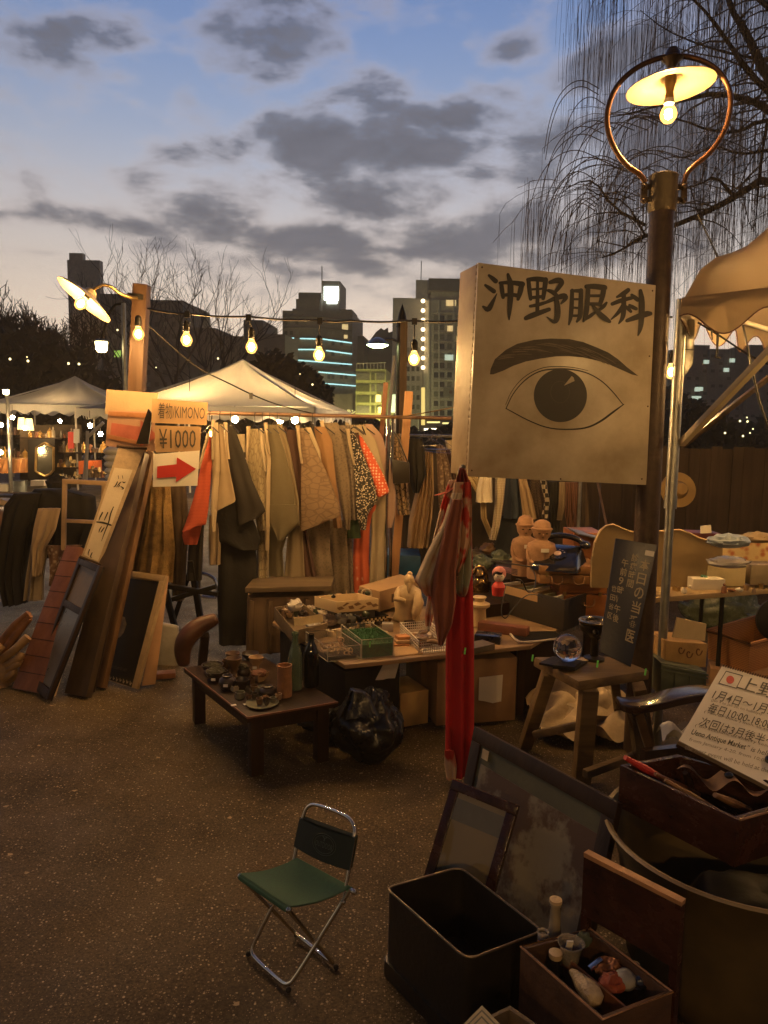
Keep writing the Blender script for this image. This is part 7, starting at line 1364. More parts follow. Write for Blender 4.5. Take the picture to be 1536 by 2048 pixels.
a = wb_(1178, 1938, .28); thing('metal_tube', 'short shiny metal tube behind the orange cloth', 'tube', MB().tube([a, a + V((.035, .02, .01))], .008, 10), m_chrome, BB); lump('green paper scrap standing at the back of the bottle box', 1165, 1895, .27, .022, M('teal paper', (.1, .13, .1), .6), (1, .4, 1), 86, 'paper_scrap', 'paper', .2, BB)
pk1, pk2 = P(1168, 1706, 1.82), P(1362, 1806, 1.50); pk2.z = pk1.z - .0
pk2 = G(1362, 1806, pk1.z)
dpk = V((-(pk2 - pk1).y, (pk2 - pk1).x, 0)).normalized() * -.022; pl_ = root('wooden_plank', 'thick dark red plank with its lit top edge coloured orange', 'plank', V((pk1.x, pk1.y, 0)))
part('plank_face', MB().prism([pk1 - V((0, 0, .17)), pk2 - V((0, 0, .17)), pk2 - dpk - V((0, 0, .17)), pk1 - dpk - V((0, 0, .17))], .16), m_darkred, pl_)
part('lit_edge', MB().prism([pk1 - V((0, 0, .01)), pk2 - V((0, 0, .01)), pk2 - dpk * 1.02 - V((0, 0, .01)), pk1 - dpk * 1.02 - V((0, 0, .01))], .012).jitter(.004, 30), M('lit orange edge', (.48, .24, .1), .6, sc=10, var=.5, stretch=(.3, 1, 1)), pl_)  # lit look of the top edge put into its lighter orange colour
for f in (.0, .93): c = pk1.lerp(pk2, f); d = (pk2 - pk1) * .07; part('end_post', MB().prism([V((c.x, c.y, 0)), V((c.x + d.x, c.y + d.y, 0)), V((c.x + d.x, c.y + d.y, 0)) - dpk * .9, V((c.x, c.y, 0)) - dpk * .9], pk1.z - .171), m_darkred, pl_)
rim = [G(890, 2075, .26), G(1010, 2170, .26), G(1120, 2080, .26), G(1020, 2010, .26)]; wf = root('wooden_tray', 'shallow wooden tray cut by the bottom picture edge', 'tray', G(1000, 2090, 0)); part('tray_wall', openbox(MB(), rim, .1, .01), m_old, wf, bevel=.002)
thing('wooden_case', 'plain block under the shallow tray at the bottom edge', 'case', MB().prism([V((p.x, p.y, 0)) for p in rim], .098), m_black)
q4_ = [G(964, 2012, .29), G(1010, 2060, .29), G(960, 2110, .29), G(915, 2062, .29)]; q = root('patterned_card', 'diamond banded cream and olive card at the bottom edge', 'card', q4_[3]); 
for i, (s, m) in enumerate(((0, M('cream card band', (.3, .24, .14), .6)), (.1, M('olive card band', (.07, .07, .045), .6)), (.16, M('cream card band', (.3, .24, .14), .6)), (.26, M('olive card band', (.07, .07, .045), .6)), (.32, M('cream card band', (.3, .24, .14), .6)))): part('printed_band', MB().slab(sub(q4_, s, s, 1 - s, 1 - s), .002, .002 + .0015 * i), m, q, smooth=0)
# ================================================================== folding chair
fc_ = root('folding_chair', 'small folding camp chair with green canvas and shiny tube legs', 'chair', V((-.25, 2.03, 0)))
r_t = .0062; hz = .285
FLs, FRs, BRs, BLs = G(480, 1753, hz), G(577, 1820, hz), G(701, 1780, hz), G(594, 1722, hz)
fb1, fb2 = G(497, 1913), G(577, 1986); wd = (fb2 - fb1); rb2_ = G(672, 1940); rb1_ = rb2_ - wd * .96
for p in (fb1, fb2, rb1_, rb2_): p.z = r_t + .006
def U(a, b1, b2, c, rr=.03):
    def rnd_(p, q_, s): return [p + (q_ - p).normalized() * rr, p + (q_ - p).normalized() * rr * .3 + (s - p).normalized() * rr * .3, p + (s - p).normalized() * rr]
    return [a] + rnd_(b1, a, b2) + rnd_(b2, b1, c) + [c]
m_tube = M('warm chromed tube', (.72, .66, .55), .16, 1.0, var=.15, bump=.02)
part('front_leg_frame', MB().tube(chaikin(U(BLs + V((0, 0, .004)), fb1, fb2, BRs + V((0, 0, .004))), 2), r_t, 10), m_tube, fc_, smooth=70)
part('rear_leg_frame', MB().tube(chaikin(U(FLs, rb1_, rb2_, FRs), 2), r_t, 10), m_tube, fc_, smooth=70)
part('seat_bar', MB().tube([FLs, FRs], r_t, 10), m_tube, fc_); part('seat_bar', MB().tube([BLs + (BLs - BRs) * .04, BRs + (BRs - BLs) * .06], r_t, 10), m_tube, fc_)
bt1 = P(612, 1600, BLs.y + .07); bt2 = P(716, 1640, BRs.y + .07); bh1 = BLs.lerp(fb1, .12); bh2 = BRs.lerp(fb2, .12)
part('back_frame', MB().tube(chaikin(U(bh1, bt1, bt2, bh2, .045), 2), r_t * .95, 10), m_tube, fc_, smooth=70)
m_cvs = M('dark green canvas', (.03, .10, .055), .8, sc=140, var=.25, bump=.25); m_cvs2 = M('black green canvas', (.010, .02, .014), .8, sc=140, var=.25, bump=.25)
def seatf(u, v):
    p = FLs.lerp(FRs, u).lerp(BLs.lerp(BRs, u), v); return p + V((0, 0, .011 - .02 * math.sin(PI * v) * (1 - .35 * (2 * u - 1) ** 2)))
q = MB().grid(seatf, 24, 24); n0 = len(q.v); q.v += [p - V((0, 0, .004)) for p in q.v[:n0]]; q.f += [tuple(i + n0 for i in f[::-1]) for f in q.f]; part('seat', q, m_cvs, fc_, smooth=80)
q = MB().tube([FLs.lerp(FRs, .01), FLs.lerp(FRs, .99)], r_t + .003, 10); q.tube([BLs, BRs], r_t + .003, 10); part('seat_hem', q, m_cvs, fc_)
def backf(u, v):
    a0 = bt1.lerp(bh1, .24 + .40 * v); b0 = bt2.lerp(bh2, .20 + .40 * v); p = a0.lerp(b0, -.03 + 1.06 * u); return p + (V((.45, .9, 0)) * (-.012 * math.sin(PI * u)))
q = MB().grid(lambda u, v: backf(u, v) + V((-.004, -.007, 0)), 24, 10); n0 = len(q.v); q.v += [p + V((.008, .014, 0)) for p in q.v[:n0]]; q.f += [tuple(i + n0 for i in f[::-1]) for f in q.f]
q.f += [(0, 24, 24 + n0, n0)] ; part('back_rest', q, m_cvs2, fc_, smooth=80)
q = MB(); m_log = M('faded grey print', (.06, .075, .06), .7, bump=0); nb = (backf(1, .5) - backf(0, .5)).cross(backf(.5, 1) - backf(.5, 0)).normalized(); nb = nb if nb.y < 0 else -nb
for s in (1, .82): q.tube([backf(.55 + .2 * s * math.cos(a * PI / 16), .5 + .33 * s * math.sin(a * PI / 16)) + nb * .009 for a in range(32)], .0007, 4, closed=True)
part('oval_emblem', q, m_log, fc_)
qe = [backf(.40, .44) + nb * .0085, backf(.70, .44) + nb * .0085, backf(.70, .62) + nb * .0085, backf(.40, .62) + nb * .0085]; text_on(qe, 'OUTDOOR', 0, 0, 1, 5, m_log, fc_, wmax=1, off=0.0006)
qe = [backf(.49, .24) + nb * .0085, backf(.61, .24) + nb * .0085, backf(.61, .4) + nb * .0085, backf(.49, .4) + nb * .0085]; text_on(qe, 'Y', 0, 0, 1, 1, m_log, fc_, off=0.0006)
for p in (bh1, bh2, FLs, FRs, BRs + (BRs - BLs) * .06, BLs.lerp(fb1, .45)): part('rivet', MB().ball(p, .009, 10, 8), m_tube, fc_)
for a, b in ((fb1, 1), (fb2, 1), (rb1_, 1), (rb2_, 1)): part('rubber_foot', MB().ball(V((a.x, a.y, .009)), .0085, 10, 8), m_black, fc_)
# ================================================================== leaning scroll, boards and doors at left
def lean(label, tl, tr, br, bl, Yt, m, t=.03, name='leaning_board', cat='board', group='boards leaning by the left post', bev=.003):
    Q_ = planar([P(*tl, Yt), P(*tr, Yt), G(*br, .01), G(*bl, .01)], 1); r_ = root(name, label, cat, Q_[3], group); part('plank', MB().slab(Q_, t), m, r_, bevel=bev); return r_, Q_
bd, Qb = lean('reddish brown jointed slat board at the far left of the stack', (132, 1092), (163, 1094), (88, 1388), (24, 1376), 4.75, m_redwood)
for k in range(1, 9): part('joint_line', MB().slab(sub(Qb, .0, k / 9 - .004, 1.0, k / 9), .002, .0015), m_dark, bd, smooth=0)
dr, Qd = lean('dark paned sliding door leaning in front of the boards', (163, 1116), (206, 1134), (100, 1402), (66, 1372), 4.62, m_black, .012, 'sliding_door', 'door')
for (u0, v0, u1, v1) in ((0, 0, .1, 1), (.9, 0, 1, 1), (.1, 0, .9, .05), (.1, .33, .9, .38), (.1, .93, .9, 1)): part('stile', MB().slab(sub(Qd, u0, v0, u1, v1), .02, .018), m_dark, dr, bevel=.002)
part('panel', MB().slab(sub(Qd, .1, .05, .9, .33), .002, .004), M('tan paper pane', (.22, .15, .08), .5), dr, smooth=0); part('glass_pane', MB().slab(sub(Qd, .1, .38, .9, .93), .002, .004), M('frosted grey pane', (.13, .115, .095), .3, sc=20, bump=.1), dr, smooth=0)
lean('thin cream strip of wood beside the paned door', (151, 1262), (153, 1262), (112, 1392), (98, 1398), 4.42, M('raw cream wood', (.52, .38, .22), .7), .012, 'wood_strip', 'wood')
lean('wide dark brown board right of the paned door', (258, 900), (290, 904), (172, 1394), (128, 1386), 4.86, M('dark brown board', (.07, .042, .022), .5, sc=12, stretch=(1, 1, .1), var=.4), .05)
lean('medium brown plank leaning beside the fur coats', (296, 900), (306, 905), (205, 1376), (178, 1370), 4.9, WOOD('medium brown plank', (.17, .09, .04)), .04)
lean('narrow dark upright slat between the two planks', (287, 902), (297, 904), (190, 1384), (172, 1386), 4.84, m_dark, .03)
Qs = planar([P(238, 893, 4.68), P(290, 897, 4.72), P(200, 1130, 4.56), P(163, 1113, 4.54)])
sc1 = root('hanging_scroll', 'long calligraphy scroll draped down the leaning boards', 'scroll', Qs[3]); part('mount', MB().slab(Qs, .004), M('beige scroll silk', (.42, .31, .2), .8, sc=30), sc1, smooth=0); part('paper', MB().slab(sub(Qs, .1, .19, .84, .98), .001, .002), M('scroll paper', (.55, .46, .34), .8, var=.08), sc1, smooth=0)
part('top_rod', MB().tube([Qs[0] + V((-.015, 0, 0)), Qs[1] + V((.015, 0, 0))], .009, 8), m_dark, sc1); part('bottom_rod', MB().tube([Qs[3] + V((-.01, -.005, 0)), Qs[2] + V((.01, -.005, 0))], .01, 8), m_dark, sc1)
def SQf(x, y): return onplane(x / 4.8, 820 + y / 4.8, Qs[0], qn(Qs)) + qn(Qs) * .004
q = MB()
for s in ([(1128, 690, 10), (1110, 730, 14), (1092, 738, 6)], [(1120, 740, 6), (1150, 700, 14), (1165, 690, 5)], [(1178, 690, 8), (1190, 700, 14), (1205, 690, 5)], [(1160, 735, 8), (1190, 752, 16), (1170, 762, 5)], [(1135, 740, 6), (1150, 725, 12), (1140, 715, 5)],
          [(1090, 930, 8), (1060, 1000, 14), (1045, 1080, 12), (1010, 1160, 12), (975, 1258, 4)], [(985, 985, 14), (960, 1030, 14), (950, 1060, 6)], [(1035, 985, 12), (1010, 1040, 12), (1000, 1060, 5)], [(930, 1075, 12), (990, 1080, 20), (1065, 1105, 16)], [(975, 1120, 8), (955, 1150, 12), (950, 1175, 6)], [(1000, 1130, 10), (975, 1165, 14), (968, 1175, 5)],
          [(860, 1340, 10), (845, 1380, 10), (850, 1395, 4)], [(885, 1370, 10), (865, 1415, 12), (885, 1412, 4)], [(1135, 630, 6), (1140, 660, 5)], [(1175, 630, 6), (1180, 660, 5)]): stroke(q, s, SQf)
part('calligraphy', q, m_ink, sc1, smooth=0, kind='stuff')
fb_ = planar([P(246, 1140, 4.75), P(334, 1152, 4.7), G(276, 1378, .012), G(183, 1352, .012)], 1)
pf = root('poster_frame', 'pale framed black poster with a faint face, leaning at left', 'picture frame', fb_[3]); part('backing', MB().slab(fb_, .012), M('pale frame wood', (.38, .26, .13), .6), pf, bevel=.002)
part('poster', MB().slab([bil(fb_, .02, .07), bil(fb_, .86, .06), bil(fb_, .9, 1.0), bil(fb_, .0, .98)], .002, .003), M('black poster print', (.012, .01, .008), .35, var=.3, bump=0), pf, smooth=0)
for (u0, v0, u1, v1) in ((0, 0, 1, .055), (.9, .055, 1, 1)): part('frame_side', MB().slab(sub(fb_, u0, v0, u1, v1), .02, .014), M('pale frame wood', (.38, .26, .13), .6), pf, bevel=.002)
q = MB(); rfz = random.Random(3); q.add([bil(fb_, .27 + .12 * math.cos(k * PI / 8) * (1 + .15 * math.sin(3 * k)) + .04, .52 + .1 * math.sin(k * PI / 8)) + qn(fb_) * .0045 for k in range(16)], [tuple(range(16))]); part('poster_face', q, M('dim poster portrait', (.26, .19, .11), .5, sc=14, var=.6), pf, smooth=0)
text_on(sub(fb_, .2, .86, .7, .885), 'TOKYO MUSEUM OF ART', 0, 0, 1, 14, M('dim poster print', (.1, .08, .055), .5, bump=0), pf, wmax=1, off=.005)
q = MB()
for k in range(12): stroke(q, [(.03 + k * .072, .955, .012), (.045 + k * .072, .975 + .01 * (k % 2), .02), (.065 + k * .072, .965, .012)], lambda x, y: bil(fb_, x, y) + qn(fb_) * .005)
part('poster_border', q, M('pale border print', (.3, .24, .15), .6), pf, smooth=0)
lean('light wooden sheet behind the poster frame', (330, 1150), (338, 1152), (311, 1368), (283, 1372), 4.75, M('light brown panel', (.36, .19, .08), .6, sc=3), .02, 'plywood_sheet', 'plywood')
q = MB(); p = P(338, 1292, 4.95); q.slab([P(318, 1245, 4.9), P(355, 1252, 4.9), P(358, 1335, 4.85), P(310, 1345, 4.85)], .06); thing('seat_shell', 'grey white rounded plastic seat behind the poster', 'seat', q, M('grey white plastic', (.35, .32, .27), .4), bevel=.02, smooth=60)
thing('wood_block', 'flat brown wood block on the tarmac by the poster', 'block', MB().box(G(330, 1355) + V((0, 0, .02)), (.13, .08, .035), Matrix.Rotation(.3, 3, 'Z')), m_redwood, bevel=.004)
for i, (x, y) in enumerate(((345, 1245), (352, 1262))): lump(('crumpled white paper on the ground behind the grey seat', 'second crumpled scrap just right of the grey seat')[i], x, 1290 + i * 8, 0, .05, m_white, (1.2, .8, .6), 90 + i, 'crumpled_paper', 'paper', .6)
# carved hand with orange bundle
hd = root('carved_hand', 'carved wooden hand holding a bundle at the left edge', 'carving', G(10, 1375)); hp_ = P(12, 1325, 4.45); m_hd = M('carved camphor wood', (.4, .24, .1), .55, sc=14, var=.35)
for k in range(9): part('bundle_stick', MB().tube([P(-40 + 9 * math.cos(k * .7), 1345 + 15 * math.sin(k * .7), 4.5), P(4 + 8 * math.cos(k * .7), 1297 + 12 * math.sin(k * .7), 4.48 + .03 * math.sin(k * 2)), P(34 + 7 * math.cos(k * .7), 1256 + 9 * math.sin(k * .7), 4.46 + .02 * math.sin(k * 2)), P(58 + 4 * math.cos(k * .7), 1231 + 6 * math.sin(k * .7) + 3 * math.sin(k), 4.45)], [.03, .028, .022, .014], 8), M('orange ribbed bundle', (.3, .13, .05), .6, sc=20, var=.4), hd, smooth=60)
part('palm', MB().ball(P(-2, 1345, 4.42), .12, 20, 14, (1, .6, .75)), m_hd, hd, smooth=80)
for (x0, y0, x1, y1, x2, y2, r) in ((5, 1318, 30, 1300, 56, 1274, .026), (10, 1332, 38, 1318, 44, 1306, .024), (8, 1345, 34, 1330, 40, 1318, .024), (0, 1360, 24, 1350, 30, 1336, .022), (-20, 1330, -5, 1300, 5, 1290, .026)): part('finger', MB().tube(chaikin([P(x0, y0, 4.4), P(x1, y1, 4.36), P(x2, y2, 4.38)], 2), [r, r, r * .98, r * .95, r * .9, r * .85, r * .8, r * .7, r * .5][:len(chaikin([V(), V(), V()], 2))] + [r * .6] * 8 if False else r, 10), m_hd, hd, smooth=70)
part('wrist', MB().tube([P(-10, 1352, 4.42), P(-2, 1378, 4.4) + V((0, 0, -.03))], .085, 14), m_hd, hd, smooth=70)
# trestle and curved seat
ts = root('trestle', 'black folding trestle standing under the left kimonos', 'trestle', G(400, 1320))
for (x0, y0, Y0, x1, y1) in ((382, 1120, 4.95, 412, 1308), (402, 1075, 5.05, 340, 1262), (330, 1180, 5.0, 352, 1262)): part('leg', MB().bar(G(x1, y1), P(x0, y0, Y0), .05, .035, V((1, 0, 0))), m_black, ts, bevel=.003)
for (x0, y0, x1, y1) in ((336, 1172, 436, 1188), (345, 1198, 432, 1172)): part('crossbar', MB().bar(P(x0, y0, 4.95), P(x1, y1, 4.95), .05, .03), m_black, ts, bevel=.003)
thing('stool_frame', 'thin curved metal stool frame behind the trestle', 'stool', MB().tube(chaikin([P(398, 1145, 5.6), P(400, 1190, 5.6), P(410, 1195, 5.6), P(436, 1195, 5.6), P(432, 1160, 5.6), P(418, 1150, 5.6), P(398, 1145, 5.6)], 1), .012, 6), m_chrome)
cs_ = root('curved_seat', 'curved reddish wooden seat piece lying by the low table', 'seat', G(395, 1345)); cpt = chaikin([P(368, 1330, 4.35), P(364, 1295, 4.35), P(378, 1268, 4.35), P(402, 1250, 4.38), P(434, 1236, 4.4)], 2); part('curved_board', MB().tube(cpt, [.03 + .03 * math.sin(PI * k / (len(cpt) - 1)) for k in range(len(cpt))], 12), M('red brown polished seat', (.09, .035, .018), .4, sc=8, var=.4), cs_, smooth=70); part('foot', MB().bar(G(402, 1352), P(410, 1270, 4.4), .05, .04), m_dark, cs_)
# ================================================================== left clothes heap and window frame
BK = 'clothes hung on the low left rail'
lr = root('clothes_rail', 'low rail under the black clothes at the far left', 'clothes rail', V((P(60, 990, 6.1).x, 6.1, 0))); za = P(60, 992, 6.1).z; xa, xb = P(-40, 990, 6.1).x, P(125, 990, 6.1).x
part('rail', MB().tube([V((xa, 6.1, za)), V((xb, 6.1, za))], .015, 8), m_steel, lr)
for x in (xa, xb): part('leg', MB().tube([V((x, 6.1, 0)), V((x, 6.1, za))], .015, 8), m_steel, lr)
D2 = lambda label, Y, m, rw_, name='garment', cat='clothes', t=.08, **k: thing(name, label, cat, MB().cloth(rows(rw_, Y), t, k.get('pl', 3), k.get('amp', .02), seed=hash_(label), nrow=20), m, BK, smooth=80)
D2('long black coat draped at the far left edge', 5.9, k_blk, [(986, 30, 85), (1010, 12, 78), (1080, 2, 60), (1150, 0, 52), (1204, 18, 58)], t=.3, pl=4, amp=.03)
D2('black robe heaped over the left rail behind the window frame', 6.0, k_blk, [(978, 70, 130), (990, 60, 190), (1040, 60, 195), (1110, 70, 175)], t=.35, pl=3, amp=.03)
D2('beige cotton shirt hanging at the front of the left rail', 5.7, CL('beige cotton', (.46, .33, .2), var=.12), [(1016, 76, 122), (1060, 66, 112), (1100, 62, 90), (1150, 66, 82)], t=.08)
D2('dull grey beige skirt under the beige shirt', 5.75, CL('grey beige cotton', (.3, .23, .15), var=.2), [(1090, 62, 100), (1140, 56, 88), (1200, 50, 86)], t=.1)
D2('brown print cloth hanging right of the beige shirt', 5.72, CL('brown spotted print', (.2, .11, .07), kind='spot', sc=30, col2=(.45, .35, .25)), [(1090, 92, 165), (1120, 98, 140), (1170, 100, 112)], t=.06)
lump('black furry hat on top of the black robe', 118, 990, .98, .09, M('black fur', (.02, .017, .014), .9, sc=30, bump=1), (1.1, .9, 1), 95, 'fur_hat', 'hat', .3, BK)
Qw = [P(124, 958, 5.5), P(212, 962, 5.5), P(208, 1076, 5.5), P(122, 1072, 5.5)]
wf2 = root('window_frame', 'pale wooden window frame standing empty on the clothes', 'frame', Qw[3])
for (u0, v0, u1, v1) in ((0, 0, 1, .08), (0, .08, .09, 1.25), (.9, .08, 1, 1), (.09, .7, .9, .76)): part('frame_side', MB().slab(sub(Qw, u0, v0, u1, v1), .03), M('pale frame timber', (.5, .33, .18), .55, sc=10, stretch=(1, 1, .3)), wf2, bevel=.003)
thing('orange_bundle', 'orange cloth bundle cut by the left picture edge', 'bundle', MB().ball(P(-8, 1038, 7), .12, 16, 10, (1.6, 1, .8)).jitter(.03, 9), k_or, smooth=60); thing('shell_heap', 'heap of pale trinkets at the left edge behind the coats', 'goods', MB().ball(P(5, 1005, 8), .1, 16, 10, (2, 1, .4)).jitter(.04, 14), m_iv, smooth=30, kind='stuff')
# ================================================================== far stalls at left
Yf = 17.5; kf = Yf / FPX; SG = 'goods on the far stalls'
def fb(name, label, cat, x0, y0, x1, y1, m, dep=.4, Y=Yf, bev=0): q = MB().slab([P(x0, y0, Y), P(x1, y0, Y), P(x1, y1, Y), P(x0, y1, Y)], dep); return thing(name, label, cat, q, m, SG, bevel=bev)
m_oc = CL('orange brown table cloth', (.4, .19, .06), kind='stripe', sc=3, col2=(.28, .12, .04))
ft = root('stall_table', 'far stall table under an orange brown cloth', 'table', P(25, 945, Yf)); part('cloth_skirt', MB().cloth(rows([(918, -30, 55), (945, -30, 56)], Yf), .6, 8, .04, nseg=60), m_oc, ft, smooth=70); part('tabletop', MB().box(P(12, 917, Yf) + V((0, .4, 0)), (1.0, .9, .03)), m_card, ft)
fb('plastic_bin', 'pale blue grey plastic bin on the ground at the far stall', 'bin', 22, 962, 50, 989, M('pale blue grey plastic', (.35, .4, .4), .5), bev=.02); fb('plastic_bin', 'cream long tub beside the pale blue bin', 'bin', 54, 972, 106, 1000, M('cream plastic tub', (.5, .45, .32), .5), bev=.02, Y=16); fb('white_box', 'small white carton standing in the cream tub', 'box', 61, 961, 88, 972, m_white, Y=15.9, dep=.2)
fb('white_basin', 'white basin at the far left edge of the stall', 'basin', -12, 968, 14, 992, m_whitep)
mr_ = root('standing_mirror', 'tall ornate standing mirror in a black cabinet at the far stall', 'mirror', P(90, 960, Yf)); part('cabinet_side', MB().slab([P(55, 878, Yf), P(110, 878, Yf), P(108, 962, Yf), P(56, 962, Yf)], .5), m_black, mr_, bevel=.01)
ml = [(73, 895), (80, 892), (85, 888), (90, 886), (95, 888), (100, 892), (107, 895), (107, 940), (100, 948), (90, 952), (80, 948), (71, 942)]
part('mirror_glass', MB().prism([P(x, y, Yf - .05) for x, y in ml], V((0, .03, 0))), M('old etched mirror', (.5, .5, .4), .12, .9, sc=6, var=.3, bump=.05), mr_, smooth=0); q = MB().tube([P(x, y, Yf - .06) for x, y in ml], .03, 6, closed=True); part('mirror_frame', q, m_brass, mr_)
ob2 = random.Random(21); kinds = [('vase', (.3, .2, .1)), ('lantern', (.5, .3, .08)), ('clock', (.08, .05, .03)), ('figurine', (.5, .42, .3)), ('lamp', (.55, .4, .15)), ('jug', (.12, .1, .07)), ('box', (.25, .1, .05))]
shelf = root('stall_shelf', 'black shelf crowded with antiques beside the far mirror', 'shelf', P(125, 960, Yf + .2))
part('shelf_board', MB().box(P(125, 905, Yf + .3), (.9, .4, .03)), m_dark, shelf); part('shelf_board', MB().box(P(125, 935, Yf + .3), (.9, .4, .03)), m_dark, shelf); part('shelf_board', MB().box(P(85, 876, Yf + .3), (1.1, .4, .03)), m_dark, shelf); part('back_panel', MB().slab([P(40, 850, Yf + .7), P(162, 850, Yf + .7), P(162, 975, Yf + .7), P(40, 975, Yf + .7)], .05), M('dim stall backdrop', (.1, .075, .05), .9, var=.5, sc=5), shelf)
i = 0; row_ = -1; ORD = ('leftmost', 'second', 'third', 'fourth', 'fifth', 'sixth', 'seventh', 'eighth'); WH = ('on top of the black mirror cabinet', 'on the upper shelf right of the mirror', 'on the middle shelf right of the mirror', 'on the ground right of the mirror', 'on the orange cloth table', 'at the far left picture edge', 'under the white stand arm', 'by the foot of the white stand', 'in the dim back of the left tent', 'on the top shelf right of the mirror')
for (xa_, xb_, yb, Y) in ((58, 110, 875, Yf + .2), (112, 152, 904, Yf + .2), (112, 152, 934, Yf + .2), (112, 160, 962, Yf), (20, 54, 916, Yf + .2), (-5, 20, 915, Yf), (165, 210, 905, 16), (170, 215, 955, 16), (0, 40, 870, 20), (120, 160, 876, Yf + .2)):
    n = max(3, int((xb_ - xa_) / 6)); row_ += 1
    for k in range(n):
        x = xa_ + (k + .5) * (xb_ - xa_) / n; nm, c = kinds[ob2.randrange(7)]; p = P(x, yb, Y); h = ob2.uniform(.1, .26); w = ob2.uniform(.04, .075); i += 1
        prof = {'vase': [(w * .5, 0), (w, h * .4), (w * .4, h * .8), (w * .5, h)], 'lantern': [(w, 0), (w, h * .6), (w * .3, h * .8), (.001, h)], 'clock': [(w, 0), (w, h * .7), (w * 1.1, h * .75), (.001, h)], 'figurine': [(w * .7, 0), (w * .6, h * .6), (w * .25, h * .75), (w * .35, h * .88), (.001, h)], 'lamp': [(w * .6, 0), (w * .15, h * .1), (w * .15, h * .5), (w, h * .55), (w * .5, h)], 'jug': [(w * .7, 0), (w, h * .35), (w * .6, h * .8), (w * .7, h)], 'box': [(w, 0), (w, h * .8), (w * .9, h * .8)]}[nm]
        thing(nm, 'far stall %s %s, %s along its row' % (nm, WH[row_], ORD[k]), nm, MB().lathe(prof, p, 10 if nm != 'box' else 4), M('far %s paint' % nm, c, .35, .3 if nm in ('lantern', 'vase') else 0, var=.4), SG + ' (%s)' % nm)
fb('orange_cloth', 'bright orange cloth over a far table right of the shelf', 'cloth', 157, 922, 186, 948, CL('bright orange cloth', (.75, .17, .04)), Y=16, dep=.5); fb('red_banner', 'red cloth banner hanging at the far stall', 'banner', 136, 864, 147, 897, m_red, dep=.05); fb('white_drape', 'slanting grey white drape right of the red banner', 'cloth', 147, 858, 158, 886, m_tentv, dep=.05)
for (x, y, sx, lab) in ((35, 838, 1, 'cream lamp shade standing at the left of the far stall'), (50, 840, 1, 'second cream lamp shade at the far stall')):
    p = P(x + 8, y - 3, Yf); thing('table_lamp', lab, 'lamp', MB().lathe([(.1, -.28), (.07, 0)], p + V((0, 0, .0)), 14), EM('lit cream shade', (1, .72, .32), 1.6), SG)
sp_ = root('metal_stand', 'white metal pole stand with one slanting arm', 'stand', P(172, 962, 11)); q = MB(); q.tube([P(172, 962, 11), P(175, 862, 11)], .025, 8); part('pole', q, m_whitep, sp_); part('arm', MB().tube([P(176, 873, 11), P(207, 845, 11)], .025, 8), m_whitep, sp_); part('brace', MB().tube([P(167, 958, 11), P(174, 880, 11)], .015, 8), m_whitep, sp_)
jk = root('padded_jacket', 'puffy white padded jacket hanging behind the scroll', 'jacket', P(228, 955, 7.5)); m_jk = M('white padded nylon', (.62, .58, .5), .5, var=.1, sc=5)
for k in range(5): part('padded_band', MB().ball(P(232 + 1 * k, 903 + k * 13, 7.5), .13, 18, 10, (1, .7, .42)), m_jk, jk, smooth=80)
FBG = 'bulbs hung in the far stalls'
for (x, y, Y, lab) in ((2, 850, 16.5, 'cool white far bulb at the left picture edge'), (50, 856, 16.8, 'far bulb hanging over the black mirror cabinet'), (180, 851, 15, 'far bulb at the top of the white pole stand'), (201, 868, 15.5, 'far bulb right of the white pole stand'), (2, 905, 16.5, 'orange far bulb low at the left edge'), (25, 835, 18, 'far bulb between the two cream shades'), (120, 842, 19.5, 'far bulb under the peak of the left tent')):
    p = P(x, y, Y); r_ = root('hanging_bulb', lab, 'light bulb', p, FBG); part('bulb_glass', MB().ball(p, .045, 10, 8), m_bulb_far, r_); part('cord', MB().tube([p + V((0, 0, .04)), p + V((0, 0, .3))], .006, 5), m_cord, r_)
for (x, y, Y, lab) in ((470, 850, 15.6, 'far bulb under the middle of the large tent'), (380, 846, 14.6, 'far bulb inside the left part of the large tent'), (590, 848, 14.9, 'far bulb inside the right part of the large tent'), (560, 850, 16.8, 'far bulb at the back of the large tent')):
    p = P(x, y, Y); p.z = 1.75; r_ = root('hanging_bulb', lab, 'light bulb', p, FBG); part('bulb_glass', MB().ball(p, .07, 10, 8), m_bulb_far, r_); part('cord', MB().tube([p + V((0, 0, .04)), p + V((0, 0, .9))], .006, 5), m_cord, r_)

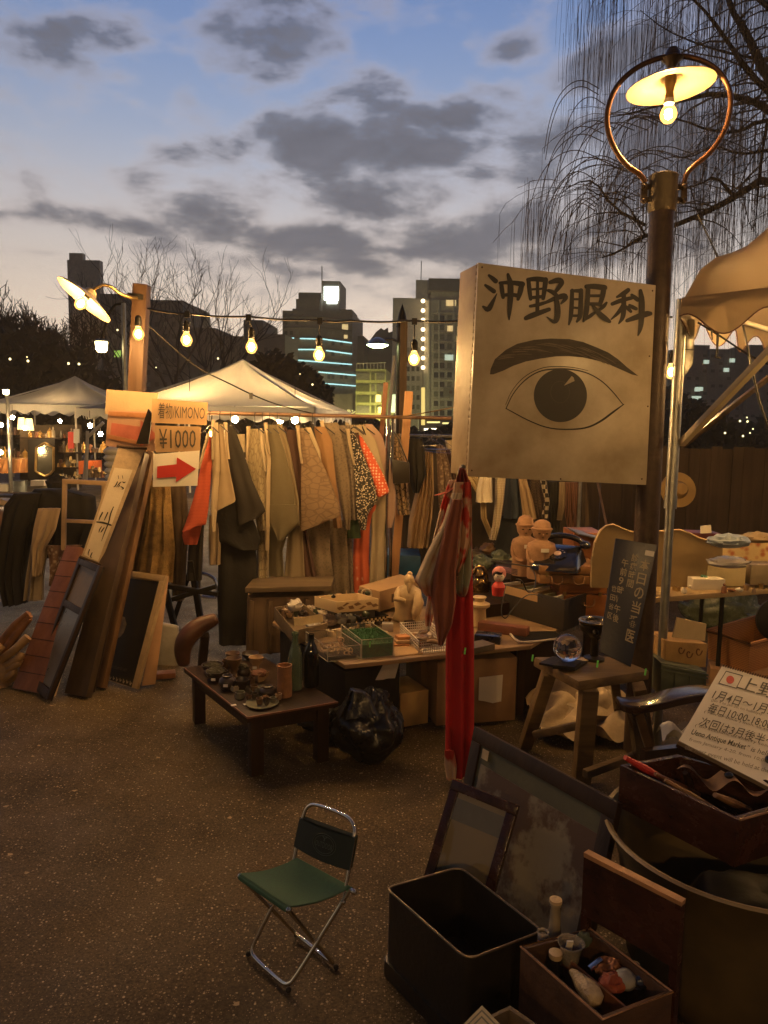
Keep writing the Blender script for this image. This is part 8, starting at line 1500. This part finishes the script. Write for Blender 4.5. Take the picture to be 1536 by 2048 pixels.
# crowded trinkets on the tables
TR = 'trinkets crowded on the tables'; rt_ = random.Random(33)
TM = [m_iv, m_bz, m_pd, m_pb, m_brass, m_gg, m_tc, m_whitep, m_card, m_redwood]; TN = ['dish', 'figurine', 'jar', 'box', 'cup', 'bell', 'ornament']
ORD2 = ORD + ('ninth', 'tenth', 'eleventh', 'twelfth')
for (xa_, ya_, xb_, yb_, z, n, wh) in ((560, 1236, 650, 1224, .46, 7, 'in the old wooden tray'), (640, 1198, 745, 1190, .565, 7, 'in the leaf printed tray'), (660, 1258, 780, 1250, ZT, 8, 'in the row behind the acrylic boxes'), (712, 1232, 765, 1226, .44, 4, 'in the checkered tray'), (770, 1248, 830, 1240, ZT, 4, 'left of the ivory figure foot'), (850, 1262, 888, 1258, ZT, 3, 'behind the white basket'), (950, 1150, 1040, 1158, .5, 6, 'between the bronze figure and the terracotta pair'), (960, 1122, 1035, 1118, .56, 6, 'in the back row below the hanging clothes'), (1345, 1184, 1420, 1180, zt2, 5, 'in front of the headboard on the right table'), (1440, 1186, 1530, 1180, zt2, 6, 'at the front right of the folding table'), (1330, 1300, 1400, 1310, .30, 0, '')):
    for k in range(n):
        f = (k + .5) / n; p = G(xa_ + (xb_ - xa_) * f, ya_ + (yb_ - ya_) * f + rt_.uniform(-5, 5), z); nm = rt_.choice(TN); m = rt_.choice(TM); h = rt_.uniform(.018, .045); w = rt_.uniform(.012, .022); q = MB()
        if nm == 'dish': q.lathe([(w * .8, 0), (w * 1.7, h * .4), (w * 1.6, h * .42), (w * .7, h * .1), (.001, h * .1)], p, 16)
        elif nm == 'figurine': q.lathe([(w * .8, 0), (w * .7, h), (w * .3, h * 1.3), (w * .45, h * 1.55), (.001, h * 1.8)], p, 12)
        elif nm == 'jar': q.lathe([(w * .7, 0), (w, h * .5), (w * .6, h), (w * .7, h * 1.1), (.001, h * 1.15)], p, 14)
        elif nm == 'box': q.box(p + V((0, 0, h * .35)), (w * 2.6, w * 1.8, h * .7), Matrix.Rotation(rt_.random() * 3, 3, 'Z'))
        elif nm == 'cup': q.lathe([(w * .6, 0), (w, h), (w * .9, h), (w * .5, h * .1), (.001, h * .1)], p, 16)
        elif nm == 'bell': q.lathe([(w * 1.1, 0), (w * .8, h * .6), (w * .2, h), (w * .25, h * 1.2), (.001, h * 1.3)], p, 14)
        else: q.ball(p + V((0, 0, h * .5)), h * .5, 12, 8, (1.3, 1, 1)).jitter(.01, 40)
        thing(nm, '%s small %s %s' % (ORD2[k], nm, wh), nm, q, m, TR, smooth=50)
# added haze volume, tinted warm, put in to brighten the dark far facades
hz_m = bpy.data.materials.new('added brightening haze'); hz_m.use_nodes = True; t = hz_m.node_tree; t.nodes.clear()
pv = t.nodes.new('ShaderNodeVolumePrincipled'); pv.inputs['Color'].default_value = (1, .84, .62, 1); pv.inputs['Density'].default_value = .0022; om = t.nodes.new('ShaderNodeOutputMaterial'); t.links.new(pv.outputs[0], om.inputs['Volume'])
hzb = thing('haze', None, None, MB().box((0, 88, 22), (330, 226, 48)), hz_m, kind='stuff', smooth=0)
